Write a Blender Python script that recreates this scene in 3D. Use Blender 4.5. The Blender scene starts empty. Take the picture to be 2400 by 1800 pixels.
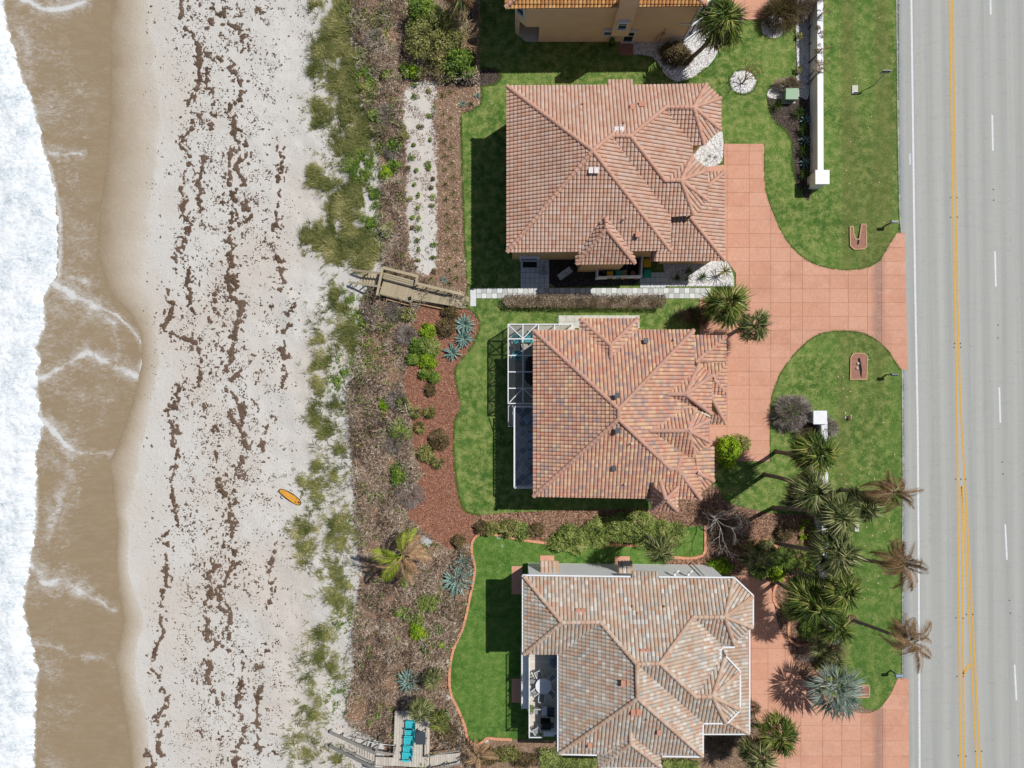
import bpy, math, random
import numpy as np
from mathutils import Vector, Matrix

# ------------------------------------------------------------------ camera, sky, sun, exposure
SC = bpy.context.scene
H, S = 66.0, 24.0                      # drone height in metres, photograph pixels per metre on the ground
cam_d = bpy.data.cameras.new('camera'); cam = bpy.data.objects.new('camera', cam_d)
SC.collection.objects.link(cam); SC.camera = cam
cam.location = (0, 0, H); cam.rotation_euler = (0, 0, 0)
cam_d.sensor_fit = 'HORIZONTAL'; cam_d.angle = 2 * math.atan(50.0 / H)
cam_d.clip_start = 0.5; cam_d.clip_end = 3000
SUN = Vector((3.45, 2.3, 6.4)).normalized()
w = bpy.data.worlds.new('World'); SC.world = w; w.use_nodes = True
wn = w.node_tree.nodes; bg = wn['Background']; bg.inputs[1].default_value = 0.062
sky = wn.new('ShaderNodeTexSky'); sky.sky_type = 'NISHITA'; sky.sun_disc = False
sky.sun_elevation = math.asin(SUN.z); sky.sun_rotation = math.atan2(SUN.x, SUN.y)
w.node_tree.links.new(sky.outputs[0], bg.inputs[0])
sd = bpy.data.lights.new('sun', 'SUN'); sd.energy = 4.3; sd.angle = math.radians(0.53); sd.color = (1, .968, .92)
so = bpy.data.objects.new('sun', sd); SC.collection.objects.link(so)
so.rotation_euler = SUN.to_track_quat('Z', 'Y').to_euler(); so.location = (30, 20, 60)
SC.view_settings.view_transform = 'Standard'; SC.view_settings.look = 'None'
SC.view_settings.exposure = 0.0; SC.view_settings.gamma = 1; SC.view_settings.use_curve_mapping = False
try:
    SC.cycles.max_bounces = 5; SC.cycles.transparent_max_bounces = 12
except Exception: pass

R = random.Random(11); NR = np.random.default_rng(5)
COL = SC.collection
PI = math.pi

# ------------------------------------------------------------------ helpers: noise, terrain, pixel -> place
def _h(ix, iy, seed):
    v = np.sin(ix * 127.1 + iy * 311.7 + seed * 74.7) * 43758.5453
    return v - np.floor(v)
def vn(x, y, s=1.0, seed=0):
    x = np.asarray(x, float) / s; y = np.asarray(y, float) / s
    ix = np.floor(x); iy = np.floor(y); fx = x - ix; fy = y - iy
    fx = fx * fx * (3 - 2 * fx); fy = fy * fy * (3 - 2 * fy)
    a = _h(ix, iy, seed); b = _h(ix + 1, iy, seed); c = _h(ix, iy + 1, seed); d = _h(ix + 1, iy + 1, seed)
    return (a * (1 - fx) + b * fx) * (1 - fy) + (c * (1 - fx) + d * fx) * fy
def fbm(x, y, s=1.0, seed=0, o=3):
    r = 0; a = .5; t = 0
    for i in range(o):
        r = r + a * vn(x, y, s / 2 ** i, seed + i * 13); t += a; a *= .5
    return r / t
TX = np.array([-900, -60, -52, -37, -31, -21, -17, -12.5, -9.2, 900.])
TZ = np.array([-9., -3.6, -3.1, -2.5, -2.1, -1.5, -1.0, -.28, -.035, -.035])
def gz(x, y):
    z = np.interp(x, TX, TZ)
    k = np.clip((np.asarray(x) + 30) / 8, 0, 1) * np.clip((-8.5 - np.asarray(x)) / 2, 0, 1)
    return z + k * (fbm(x, y, 3.0, 4) - .5) * .5
def P(px, py, z=None):
    if z is None:
        z = 0.0
        for _ in range(4):
            X = (px - 1200) / S * (H - z) / H; Y = (900 - py) / S * (H - z) / H
            z = float(gz(X, Y))
        z = max(z, -.035) if X > -9.2 else z
        return Vector((X, Y, z))
    return Vector(((px - 1200) / S * (H - z) / H, (900 - py) / S * (H - z) / H, z))
def G(px, py):                        # terrain point as tuple
    v = P(px, py); return (v.x, v.y, v.z)
def to_px(X, Y, Z):
    return 1200 + S * X * H / (H - Z), 900 - S * Y * H / (H - Z)
def inpoly(x, y, poly):
    x = np.asarray(x, float); y = np.asarray(y, float); r = np.zeros(x.shape, bool); n = len(poly)
    for i in range(n):
        x1, y1 = poly[i][0], poly[i][1]; x2, y2 = poly[(i + 1) % n][0], poly[(i + 1) % n][1]
        if y1 == y2: continue
        c = ((y1 > y) != (y2 > y)) & (x < (x2 - x1) * (y - y1) / (y2 - y1) + x1); r ^= c
    return r
def cr(pts, n=5, closed=False):       # Catmull-Rom through 2-D/3-D points
    out = []; m = len(pts)
    for i in range(m if closed else m - 1):
        g = (lambda k: pts[k % m]) if closed else (lambda k: pts[min(max(k, 0), m - 1)])
        p0, p1, p2, p3 = g(i - 1), g(i), g(i + 1), g(i + 2)
        for j in range(n):
            t = j / n
            out.append(tuple(.5 * ((2 * b) + (-a + c) * t + (2 * a - 5 * b + 4 * c - d) * t * t + (-a + 3 * b - 3 * c + d) * t ** 3)
                             for a, b, c, d in zip(p0, p1, p2, p3)))
    if not closed: out.append(tuple(pts[-1]))
    return out
def clip_poly(sub, box):              # Sutherland-Hodgman, box = convex CCW polygon
    out = [tuple(p[:2]) for p in sub]
    for i in range(len(box)):
        a = box[i]; b = box[(i + 1) % len(box)]; inp = out; out = []
        if not inp: return []
        side = lambda p: (b[0] - a[0]) * (p[1] - a[1]) - (b[1] - a[1]) * (p[0] - a[0])
        for k in range(len(inp)):
            p = inp[k]; q = inp[k - 1]; sp = side(p); sq = side(q)
            if (sp >= 0) != (sq >= 0):
                t = sq / (sq - sp); out.append((q[0] + (p[0] - q[0]) * t, q[1] + (p[1] - q[1]) * t))
            if sp >= 0: out.append(p)
    r = []
    for p in out:
        if not r or (abs(p[0] - r[-1][0]) + abs(p[1] - r[-1][1])) > 1e-4: r.append(p)
    if len(r) > 1 and abs(r[0][0] - r[-1][0]) + abs(r[0][1] - r[-1][1]) < 1e-4: r.pop()
    return r if len(r) > 2 else []
def area(p):
    return .5 * sum(p[i - 1][0] * p[i][1] - p[i][0] * p[i - 1][1] for i in range(len(p)))
def inset(poly, d):                   # shrink a polygon (any orientation) by d
    if area(poly) < 0: poly = poly[::-1]
    n = len(poly); out = []
    for i in range(n):
        a, b, c = Vector(poly[i - 1][:2]), Vector(poly[i][:2]), Vector(poly[(i + 1) % n][:2])
        e1 = (b - a).normalized(); e2 = (c - b).normalized()
        n1 = Vector((-e1.y, e1.x)); n2 = Vector((-e2.y, e2.x)); m = n1 + n2
        if m.length < 1e-6: m = n1
        m = m / max(.3, m.dot(n1)); out.append((b.x + m.x * d, b.y + m.y * d))
    return out

# ------------------------------------------------------------------ helpers: objects
def link(o, parent=None):
    COL.objects.link(o)
    if parent is not None: o.parent = parent
    return o
def tag(o, label=None, cat=None, group=None, kind=None):
    if label: o['label'] = label
    if cat: o['category'] = cat
    if group: o['group'] = group
    if kind: o['kind'] = kind
    return o
def thing(name, label, cat, loc=(0, 0, 0), rz=0, group=None):
    o = bpy.data.objects.new(name, None); o.empty_display_size = .3; o.location = loc; o.rotation_euler = (0, 0, rz)
    link(o); return tag(o, label, cat, group)
def copy_tree(o, parent=None):
    c = o.copy(); COL.objects.link(c); c.parent = parent
    if parent is not None: c.matrix_parent_inverse = o.matrix_parent_inverse
    for ch in list(o.children): copy_tree(ch, c)
    return c
def mesh_np(name, v, f, m, tone=None, parent=None, smooth=False, kind=None, data_only=False):
    v = np.asarray(v, np.float32); f = np.asarray(f, np.int32); k = f.shape[1]
    me = bpy.data.meshes.new(name); me.vertices.add(len(v)); me.vertices.foreach_set('co', v.ravel())
    me.loops.add(f.size); me.loops.foreach_set('vertex_index', f.ravel())
    me.polygons.add(len(f)); me.polygons.foreach_set('loop_start', np.arange(0, f.size, k, dtype=np.int32))
    if tone is not None:
        me.attributes.new('tone', 'FLOAT', 'FACE').data.foreach_set('value', np.asarray(tone, np.float32))
    me.polygons.foreach_set('use_smooth', np.full(len(f), bool(smooth)))
    me.update(calc_edges=True); me.validate(); me.materials.append(m)
    if data_only: return me
    o = link(bpy.data.objects.new(name, me), parent)
    if kind: o['kind'] = kind
    return o
class MB:
    def __init__(s): s.v = []; s.f = []; s.t = []; s.tone = 0.5; s.sm = []
    def face(s, idx, sm=False): s.f.append(idx); s.t.append(s.tone); s.sm.append(sm)
    def poly(s, pts):
        n = len(s.v); s.v += [tuple(p) for p in pts]; s.face(list(range(n, n + len(pts))))
    def box(s, c, d, rz=0, M=None):
        n = len(s.v); cz, sz = math.cos(rz), math.sin(rz)
        for k in range(8):
            x = (k & 1 and 1 or -1) * d[0] / 2; y = (k & 2 and 1 or -1) * d[1] / 2; z = (k & 4 and 1 or -1) * d[2] / 2
            p = Vector((c[0] + x * cz - y * sz, c[1] + x * sz + y * cz, c[2] + z))
            if M: p = M @ p
            s.v.append(tuple(p))
        for q in ((0, 2, 3, 1), (4, 5, 7, 6), (0, 1, 5, 4), (2, 6, 7, 3), (0, 4, 6, 2), (1, 3, 7, 5)): s.face([n + i for i in q])
        return s
    def prism(s, poly, z0, z1, bottom=False):
        if area(poly) < 0: poly = poly[::-1]
        n = len(s.v); k = len(poly)
        a0 = z0 if hasattr(z0, '__len__') else [z0] * k; a1 = z1 if hasattr(z1, '__len__') else [z1] * k
        s.v += [(p[0], p[1], a0[i]) for i, p in enumerate(poly)] + [(p[0], p[1], a1[i]) for i, p in enumerate(poly)]
        s.face(list(range(n + k, n + 2 * k)))
        if bottom: s.face(list(range(n + k - 1, n - 1, -1)))
        for i in range(k): j = (i + 1) % k; s.face([n + i, n + j, n + k + j, n + k + i])
        return s
    def bar(s, a, b, w, h=None, up=(0, 0, 1)):      # rectangular bar from a to b
        a = Vector(a); b = Vector(b); h = h or w; d = (b - a)
        if d.length < 1e-6: return s
        d.normalize(); u = Vector(up)
        if abs(d.dot(u)) > .98: u = Vector((1, 0, 0))
        x = d.cross(u).normalized(); y = x.cross(d)
        n = len(s.v)
        for p in (a, b):
            for i, j in ((-1, -1), (1, -1), (1, 1), (-1, 1)): s.v.append(tuple(p + x * i * w / 2 + y * j * h / 2))
        for q in ((3, 2, 1, 0), (4, 5, 6, 7), (0, 1, 5, 4), (1, 2, 6, 5), (2, 3, 7, 6), (3, 0, 4, 7)): s.face([n + i for i in q])
        return s
    def tube(s, pts, r, k=6, cap=True):
        pts = [Vector(p) for p in pts]; m = len(pts); rr = r if hasattr(r, '__len__') else [r] * m; n = len(s.v)
        for i in range(m):
            d = (pts[min(i + 1, m - 1)] - pts[max(i - 1, 0)]); d = d.normalized() if d.length > 1e-9 else Vector((0, 0, 1))
            u = Vector((0, 0, 1)) if abs(d.z) < .9 else Vector((1, 0, 0)); x = d.cross(u).normalized(); y = x.cross(d)
            for j in range(k):
                a = 2 * PI * j / k; s.v.append(tuple(pts[i] + x * math.cos(a) * rr[i] + y * math.sin(a) * rr[i]))
        for i in range(m - 1):
            for j in range(k):
                q = (j + 1) % k; s.face([n + i * k + j, n + i * k + q, n + (i + 1) * k + q, n + (i + 1) * k + j], True)
        if cap: s.face([n + (m - 1) * k + j for j in range(k)]); s.face([n + j for j in range(k - 1, -1, -1)])
        return s
    def lathe(s, c, prof, k=12):                     # prof: (r, z) from bottom to top
        n = len(s.v); m = len(prof)
        for r, z in prof:
            for j in range(k): a = 2 * PI * j / k; s.v.append((c[0] + math.cos(a) * r, c[1] + math.sin(a) * r, c[2] + z))
        for i in range(m - 1):
            for j in range(k): q = (j + 1) % k; s.face([n + i * k + j, n + i * k + q, n + (i + 1) * k + q, n + (i + 1) * k + j])
        s.face([n + (m - 1) * k + j for j in range(k)]); s.face([n + j for j in range(k - 1, -1, -1)])
        return s
    def mesh(s, name, m, off=None):
        me = bpy.data.meshes.new(name)
        v = s.v if off is None else [(p[0] - off[0], p[1] - off[1], p[2] - off[2]) for p in s.v]
        me.from_pydata(v, [], s.f); me.attributes.new('tone', 'FLOAT', 'FACE').data.foreach_set('value', s.t)
        me.polygons.foreach_set('use_smooth', s.sm); me.materials.append(m); me.update(); return me
    def build(s, name, m, parent=None, world=False, label=None, kind=None):
        off = parent.location if (world and parent is not None) else None
        o = link(bpy.data.objects.new(name, s.mesh(name, m, off)), parent)
        if label: o['label'] = label
        if kind: o['kind'] = kind
        return o

# ------------------------------------------------------------------ materials
def lin(c): return tuple((v / 255 / 12.92 if v / 255 <= .04045 else ((v / 255 + .055) / 1.055) ** 2.4) for v in c)
KA = .82                               # photo value of a sunlit level surface -> base colour
def A(*c, k=None):
    k = KA if k is None else k
    return tuple(v * k for v in lin(c)) + (1,)
class NT:
    def __init__(s, name):
        s.m = bpy.data.materials.new(name); s.m.use_nodes = True; s.t = s.m.node_tree; s.b = s.t.nodes['Principled BSDF']
    def n(s, ty, **kw):
        x = s.t.nodes.new(ty)
        for k, v in kw.items(): setattr(x, k, v)
        return x
    def l(s, a, b): s.t.links.new(a, b)
    def pos(s):
        if not hasattr(s, '_p'): s._p = s.n('ShaderNodeNewGeometry').outputs['Position']
        return s._p
    def scaled(s, sx, sy, sz=1):
        m = s.n('ShaderNodeMapping'); s.l(s.pos(), m.inputs[0]); m.inputs['Scale'].default_value = (sx, sy, sz); return m.outputs[0]
    def noise(s, scale, detail=3, rough=.55, vec=None, dist=0):
        x = s.n('ShaderNodeTexNoise'); x.inputs['Scale'].default_value = scale; x.inputs['Detail'].default_value = detail
        x.inputs['Roughness'].default_value = rough; x.inputs['Distortion'].default_value = dist
        s.l(vec if vec is not None else s.pos(), x.inputs['Vector']); return x.outputs['Fac']
    def vor(s, scale, vec=None, feat='F1'):
        x = s.n('ShaderNodeTexVoronoi', feature=feat); x.inputs['Scale'].default_value = scale
        s.l(vec if vec is not None else s.pos(), x.inputs['Vector']); return x
    def attr(s, name): return s.n('ShaderNodeAttribute', attribute_name=name).outputs['Fac']
    def ramp(s, fac, stops, interp='LINEAR'):
        x = s.n('ShaderNodeValToRGB'); e = x.color_ramp.elements; x.color_ramp.interpolation = interp
        while len(e) < len(stops): e.new(.5)
        for i, (p, c) in enumerate(stops):
            e[i].position = p; e[i].color = c if hasattr(c, '__len__') else (c, c, c, 1)
        s.l(fac, x.inputs[0]); return x.outputs[0]
    def mix(s, fac, a, b, mode='MIX'):
        x = s.n('ShaderNodeMix', data_type='RGBA', blend_type=mode)
        for k, v in ((0, fac), (6, a), (7, b)):
            if hasattr(v, 'is_linked') or isinstance(v, bpy.types.NodeSocket): s.l(v, x.inputs[k])
            else: x.inputs[k].default_value = v if k == 0 or hasattr(v, '__len__') else (v, v, v, 1)
        return x.outputs[2]
    def math(s, op, a, b=0, clamp=False):
        x = s.n('ShaderNodeMath', operation=op); x.use_clamp = clamp
        for k, v in ((0, a), (1, b)):
            if isinstance(v, bpy.types.NodeSocket): s.l(v, x.inputs[k])
            else: x.inputs[k].default_value = v
        return x.outputs[0]
    def bump(s, h, st=.3, d=.05):
        x = s.n('ShaderNodeBump'); x.inputs['Strength'].default_value = st; x.inputs['Distance'].default_value = d
        s.l(h, x.inputs['Height']); s.l(x.outputs[0], s.b.inputs['Normal'])
    def done(s, col, rough=.85, spec=.25):
        if isinstance(col, bpy.types.NodeSocket): s.l(col, s.b.inputs['Base Color'])
        else: s.b.inputs['Base Color'].default_value = col
        s.b.inputs['Roughness'].default_value = rough; s.b.inputs['Specular IOR Level'].default_value = spec; return s.m
def mat(name, cols, var=.25, scale=3, rough=.8, spec=.25, bump=0, bscale=25, stretch=None):
    """base colour (or list of tones chosen by the piece's 'tone') with weathering noise"""
    t = NT(name); cols = cols if isinstance(cols, list) else [cols]
    c = cols[0] if len(cols) == 1 else t.ramp(t.attr('tone'), [(i / (len(cols) - 1), k) for i, k in enumerate(cols)])
    v = t.scaled(*stretch) if stretch else None
    nz = t.ramp(t.noise(scale, 4, .6, v), [(.25, 1 - var), (.75, 1 + var * .4)])
    c = t.mix(1.0, c, nz, 'MULTIPLY')
    if bump: t.bump(t.noise(bscale, 3, .6, v), bump, .03)
    return t.done(c, rough, spec)
def leafmat(name, cols, rough=.55, spec=.3, trans=.25):
    t = NT(name); c = t.ramp(t.attr('tone'), [(i / (len(cols) - 1), k) for i, k in enumerate(cols)])
    t.done(c, rough, spec)
    tr = t.n('ShaderNodeBsdfTranslucent'); t.l(c, tr.inputs[0]); mx = t.n('ShaderNodeMixShader'); mx.inputs[0].default_value = trans
    t.l(t.b.outputs[0], mx.inputs[1]); t.l(tr.outputs[0], mx.inputs[2]); t.l(mx.outputs[0], t.t.nodes['Material Output'].inputs[0])
    return t.m

M = {}
# plain surfaces
M['white'] = mat('white_paint', A(238, 240, 243), .08, 2, .5)
M['white_wall'] = mat('white_stucco', A(252, 253, 255), .06, 1.2, .8, bump=.1, bscale=30)
M['peach'] = mat('peach_stucco', A(255, 218, 184), .1, 1.0, .9, bump=.15, bscale=30)
M['tan_wall'] = mat('tan_stucco', A(214, 178, 132), .1, 1.0, .9, bump=.15, bscale=30)
M['cream_wall'] = mat('cream_stucco', A(230, 220, 200), .1, 1.0, .9)
M['glass'] = mat('dark_glass', (.015, .02, .03, 1), .1, 1, .08, .6)
M['black'] = mat('black_rubber', (.012, .012, .013, 1), .2, 8, .6)
M['grey_metal'] = mat('grey_metal', A(150, 155, 160), .15, 6, .4, .5)
M['dark_metal'] = mat('dark_metal', A(70, 76, 84), .2, 6, .45, .5)
M['bluegrey'] = mat('blue_grey_cushion', A(150, 168, 190), .12, 4, .8)
M['grey_fabric'] = mat('grey_fabric', A(150, 150, 150), .12, 8, .9)
M['turq'] = mat('turquoise_plastic', A(60, 200, 210), .12, 5, .45, .4)
M['yellow'] = mat('yellow_plastic', A(236, 186, 20), .1, 4, .45, .4)
M['greenbin'] = mat('green_plastic', A(0, 160, 125), .1, 4, .45, .4)
M['cardboard'] = mat('cardboard', A(205, 165, 120), .15, 6, .9)
M['transformer'] = mat('green_enamel', A(130, 168, 130), .1, 3, .5, .4)
M['concrete'] = mat('pale_concrete', A(214, 212, 200), .2, 2, .9, bump=.1)
M['paver'] = mat('checker_paver', [A(188, 190, 188), A(232, 234, 230)], .12, 3, .9, bump=.1)
M['paver_grey'] = mat('grey_paver', [A(205, 210, 214), A(226, 228, 228)], .12, 3, .9, bump=.1)
M['slate'] = mat('grey_slate_tile', [A(130, 138, 150), A(190, 190, 192), A(160, 162, 170)], .25, 2, .7)
M['deck_w'] = mat('beige_deck', [A(214, 206, 192), A(226, 219, 206)], .1, 4, .8)
M['wood_tan'] = mat('tan_weathered_wood', [A(172, 158, 132), A(192, 178, 150), A(182, 166, 138)], .18, 3, .85, bump=.2, stretch=(1, 6, 1))
M['wood_grey'] = mat('grey_weathered_wood', [A(196, 186, 174), A(214, 205, 192), A(205, 196, 184)], .18, 3, .85, bump=.2)
M['wood_dark'] = mat('grey_rail_wood', [A(140, 138, 132), A(160, 156, 148)], .2, 3, .85, bump=.2)
M['brick_edge'] = mat('red_concrete_edging', A(228, 164, 130), .2, 3, .9, bump=.2)
M['slab_pink'] = mat('salmon_pad', A(218, 164, 138), .2, 2, .9)
M['culvert'] = mat('brown_concrete', A(168, 122, 104), .25, 3, .9, bump=.2)
M['culvert_rim'] = mat('tan_concrete_rim', A(206, 170, 134), .2, 4, .9)
M['hole_shade'] = mat('dark_hole', (.006, .007, .01, 1), .1, 4, .8)  # near-black colour stands in for the shade inside the drain slots
M['surf_o'] = mat('orange_board', A(232, 164, 56), .2, 1.2, .4, .4)
M['trunk'] = mat('palm_trunk', [A(128, 112, 98), A(160, 148, 134)], .35, 5, .95, bump=.5, bscale=14)
M['trunk_cut'] = mat('dead_skirt', A(120, 96, 74), .3, 6, .95)
M['stem'] = mat('shrub_stem', A(120, 98, 78), .3, 6, .95)
M['bare'] = mat('bare_grey_branch', [A(176, 168, 158), A(206, 200, 192)], .2, 6, .9)
M['bare_tan'] = mat('bare_tan_branch', [A(176, 140, 96), A(208, 180, 140)], .2, 6, .9)
M['gutter'] = mat('white_gutter', A(240, 242, 245), .05, 2, .4)
M['rock'] = mat('pale_rock', A(214, 208, 196), .25, 6, .9, bump=.4)
M['pool'] = mat('pool_water', (.01, .014, .02, 1), .1, 1, .05, .5)
M['soffit'] = mat('cream_soffit', A(190, 160, 130), .1, 2, .9)
# roof tile palettes
M['tile_pink'] = mat('terracotta_tile', [A(208, 172, 150), A(214, 180, 162), A(210, 162, 136), A(210, 186, 172), A(208, 170, 146), A(202, 156, 134)], .18, .5, .8)
M['tile_red'] = mat('blended_terracotta_tile', [A(190, 152, 140), A(216, 170, 142), A(206, 144, 122), A(224, 192, 154), A(172, 150, 148), A(210, 162, 138), A(220, 182, 150), A(204, 150, 130)], .14, .5, .8)
M['tile_grey'] = mat('blended_grey_tile', [A(200, 193, 182), A(190, 166, 146), A(206, 172, 148), A(217, 213, 203), A(174, 169, 163), A(206, 188, 168), A(194, 178, 162), A(198, 156, 130)], .16, .5, .8)
M['tile_ochre'] = mat('ochre_tile', [A(206, 150, 92), A(226, 178, 118), A(190, 128, 74), A(214, 160, 100)], .15, 1.6, .8)
M['cap_pink'] = mat('terracotta_ridge', [A(204, 156, 134), A(212, 168, 146)], .15, 2, .8)
M['cap_red'] = mat('blended_ridge', [A(198, 150, 130), A(208, 162, 140), A(190, 152, 140)], .15, 2, .8)
M['cap_grey'] = mat('grey_ridge', [A(206, 180, 158), A(196, 158, 134), A(212, 196, 180)], .15, 2, .8)
M['vent_red'] = mat('terracotta_vent', A(206, 148, 122), .15, 4, .8)
M['vent_pale'] = mat('pale_vent_tile', A(236, 226, 222), .08, 4, .7)
# foliage
M['palm'] = leafmat('palm_leaf', [A(28, 46, 16), A(64, 90, 30), A(108, 130, 46), A(158, 170, 76), A(214, 206, 132)])
M['palm_olive'] = leafmat('olive_palm_leaf', [A(34, 46, 24), A(70, 88, 44), A(112, 126, 66), A(160, 166, 100), A(212, 204, 154)])
M['palm_dead'] = leafmat('brown_palm_leaf', [A(70, 54, 40), A(118, 92, 64), A(150, 116, 78), A(188, 152, 108), A(150, 140, 118)])
M['palm_gold'] = leafmat('yellow_green_frond', [A(66, 92, 20), A(114, 138, 34), A(160, 172, 54), A(204, 200, 92)])
M['palm_tan'] = leafmat('tan_frond', [A(140, 104, 72), A(184, 144, 104), A(212, 180, 140), A(174, 138, 110)])
M['silver'] = leafmat('silver_fan_leaf', [A(86, 106, 92), A(124, 144, 130), A(156, 174, 162), A(190, 202, 190)])
M['agave'] = leafmat('blue_agave_leaf', [A(86, 120, 112), A(116, 150, 142), A(150, 182, 172), A(186, 200, 160)], trans=.05)
M['sago'] = leafmat('dark_cycad_leaf', [A(32, 56, 20), A(64, 92, 34), A(100, 130, 52), A(150, 170, 80)])
M['green'] = leafmat('green_leaf', [A(40, 64, 20), A(88, 122, 40), A(134, 164, 62), A(186, 204, 96)])
M['lime'] = leafmat('lime_leaf', [A(60, 90, 10), A(120, 160, 20), A(166, 200, 36), A(206, 216, 70)])
M['hedge'] = leafmat('hedge_leaf', [A(62, 84, 34), A(128, 150, 70), A(172, 188, 100), A(214, 218, 142)])
M['olive'] = leafmat('olive_leaf', [A(70, 72, 36), A(126, 130, 68), A(172, 174, 98), A(204, 198, 130)])
M['brownleaf'] = leafmat('brown_leaf', [A(70, 56, 44), A(116, 98, 78), A(154, 134, 112), A(190, 172, 150)], trans=.1)
M['darkbrown'] = leafmat('dark_brown_leaf', [A(56, 46, 32), A(90, 76, 50), A(124, 108, 66), A(150, 128, 96)], trans=.1)
M['greybrush'] = leafmat('grey_brush', [A(84, 76, 72), A(130, 120, 114), A(160, 150, 142), A(200, 190, 182)], trans=.05)
M['twig'] = leafmat('dead_twig', [A(48, 38, 34), A(112, 94, 80), A(160, 136, 108), A(170, 156, 146), A(228, 212, 188)], trans=.03)
M['litter'] = leafmat('leaf_litter', [A(92, 70, 60), A(150, 118, 98), A(190, 152, 124), A(226, 200, 176)], trans=.05)
M['mulchchip'] = leafmat('red_mulch_chip', [A(84, 54, 44), A(146, 96, 76), A(180, 124, 98), A(214, 170, 142)], trans=0.0)
M['oats'] = leafmat('dune_grass_blade', [A(72, 86, 38), A(116, 124, 62), A(160, 158, 92), A(216, 206, 150)], trans=.2)
M['dunegreen'] = leafmat('dune_green_blade', [A(60, 86, 26), A(98, 134, 44), A(136, 166, 66), A(176, 190, 96)])
M['weed'] = mat('dried_seaweed', [A(82, 64, 50), A(104, 84, 68), A(126, 106, 90), A(100, 88, 80)], .25, 6, .95, bump=.3)
# ------------------------------------------------------------------ ground materials
def ground_mat():
    t = NT('sand_and_soil')
    n1 = t.noise(.35, 5, .6); n2 = t.noise(2.2, 4, .65); n3 = t.noise(14, 3, .7)
    dry = t.mix(n1, A(212, 208, 202), A(231, 228, 222))
    dry = t.mix(t.ramp(t.noise(.12, 3), [(.4, 0), (.62, 1)]), dry, A(217, 209, 199))
    foot = t.ramp(t.vor(2.6).outputs[0], [(.05, .72), (.3, 1)])
    dry = t.mix(t.ramp(t.noise(.5, 2), [(.45, 0), (.6, .8)]), dry, t.mix(1.0, dry, foot, 'MULTIPLY'))
    q = t.math('ADD', t.attr('shore'), t.math('MULTIPLY', t.math('SUBTRACT', n1, .5), .5))
    damp = t.ramp(q, [(0.0, A(160, 142, 116)), (.25, A(180, 164, 142)), (.6, A(200, 187, 169)), (.95, A(214, 206, 194)), (1.0, A(220, 214, 206))])
    col = t.mix(t.ramp(q, [(.9, 0), (1.0, 1)]), damp, dry)
    # a dusting of plant bits over the dune
    a = t.math('ADD', t.attr('litter'), t.math('MULTIPLY', t.math('SUBTRACT', n2, .5), 1.3))
    lit = t.mix(t.ramp(n3, [(.36, 0), (.64, 1)]), A(78, 60, 50), A(200, 170, 142)); lit = t.mix(t.ramp(n2, [(.38, 0), (.66, .7)]), lit, A(128, 104, 86))
    col = t.mix(t.ramp(a, [(.4, 0), (.58, 1)]), col, lit)
    b = t.math('ADD', t.attr('mulch'), t.math('MULTIPLY', t.math('SUBTRACT', n2, .5), .5))
    mul = t.mix(t.ramp(n3, [(.35, 0), (.65, 1)]), A(92, 64, 54), A(190, 138, 112))
    col = t.mix(t.ramp(b, [(.4, 0), (.6, 1)]), col, mul)
    h = t.mix(.5, n3, n2); t.bump(h, .75, .2)
    t.done(col, .92, .15); return t.m
M['ground'] = ground_mat()
def lawn_mat(name, a, b, c, stripes=0.0):
    t = NT(name); n1 = t.noise(.22, 4, .6); n2 = t.noise(1.3, 5, .7); n3 = t.noise(9, 4, .75, t.scaled(1, .7)); n4 = t.noise(30, 2, .7)
    col = t.mix(t.ramp(n1, [(.4, 0), (.62, 1)]), a, b)
    col = t.mix(t.ramp(t.math('ADD', t.math('MULTIPLY', n2, .75), t.math('MULTIPLY', n3, .25)), [(.44, 0), (.6, .8)]), col, c)
    if stripes:
        sep = t.n('ShaderNodeSeparateXYZ'); t.l(t.pos(), sep.inputs[0]); on = t.ramp(t.math('MULTIPLY', t.math('SUBTRACT', sep.outputs[0], 28.0), .2), [(.3, 0), (.9, 1)])
        v = t.noise(1.0, 2, .5, t.scaled(.6, .02)); col = t.mix(t.math('MULTIPLY', on, t.ramp(v, [(.4, stripes), (.56, 0)])), col, A(104, 108, 60)); col = t.mix(t.math('MULTIPLY', on, t.ramp(v, [(.5, 0), (.66, .5)])), col, A(84, 116, 50))
    v = t.ramp(t.math('ADD', t.math('MULTIPLY', n3, .55), t.math('MULTIPLY', n4, .45)), [(.32, .55), (.5, 1.0), (.68, 1.4)])
    col = t.mix(1.0, col, v, 'MULTIPLY')
    t.bump(t.mix(.5, n3, n4), .8, .06); t.done(col, .9, .12); return t.m
M['lawn'] = lawn_mat('lawn_grass', A(70, 104, 42), A(98, 128, 58), A(152, 160, 94), .55)
M['lawn_rich'] = lawn_mat('lush_lawn_grass', A(68, 108, 42), A(88, 124, 52), A(122, 146, 74))
M['verge'] = M['lawn']
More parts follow.
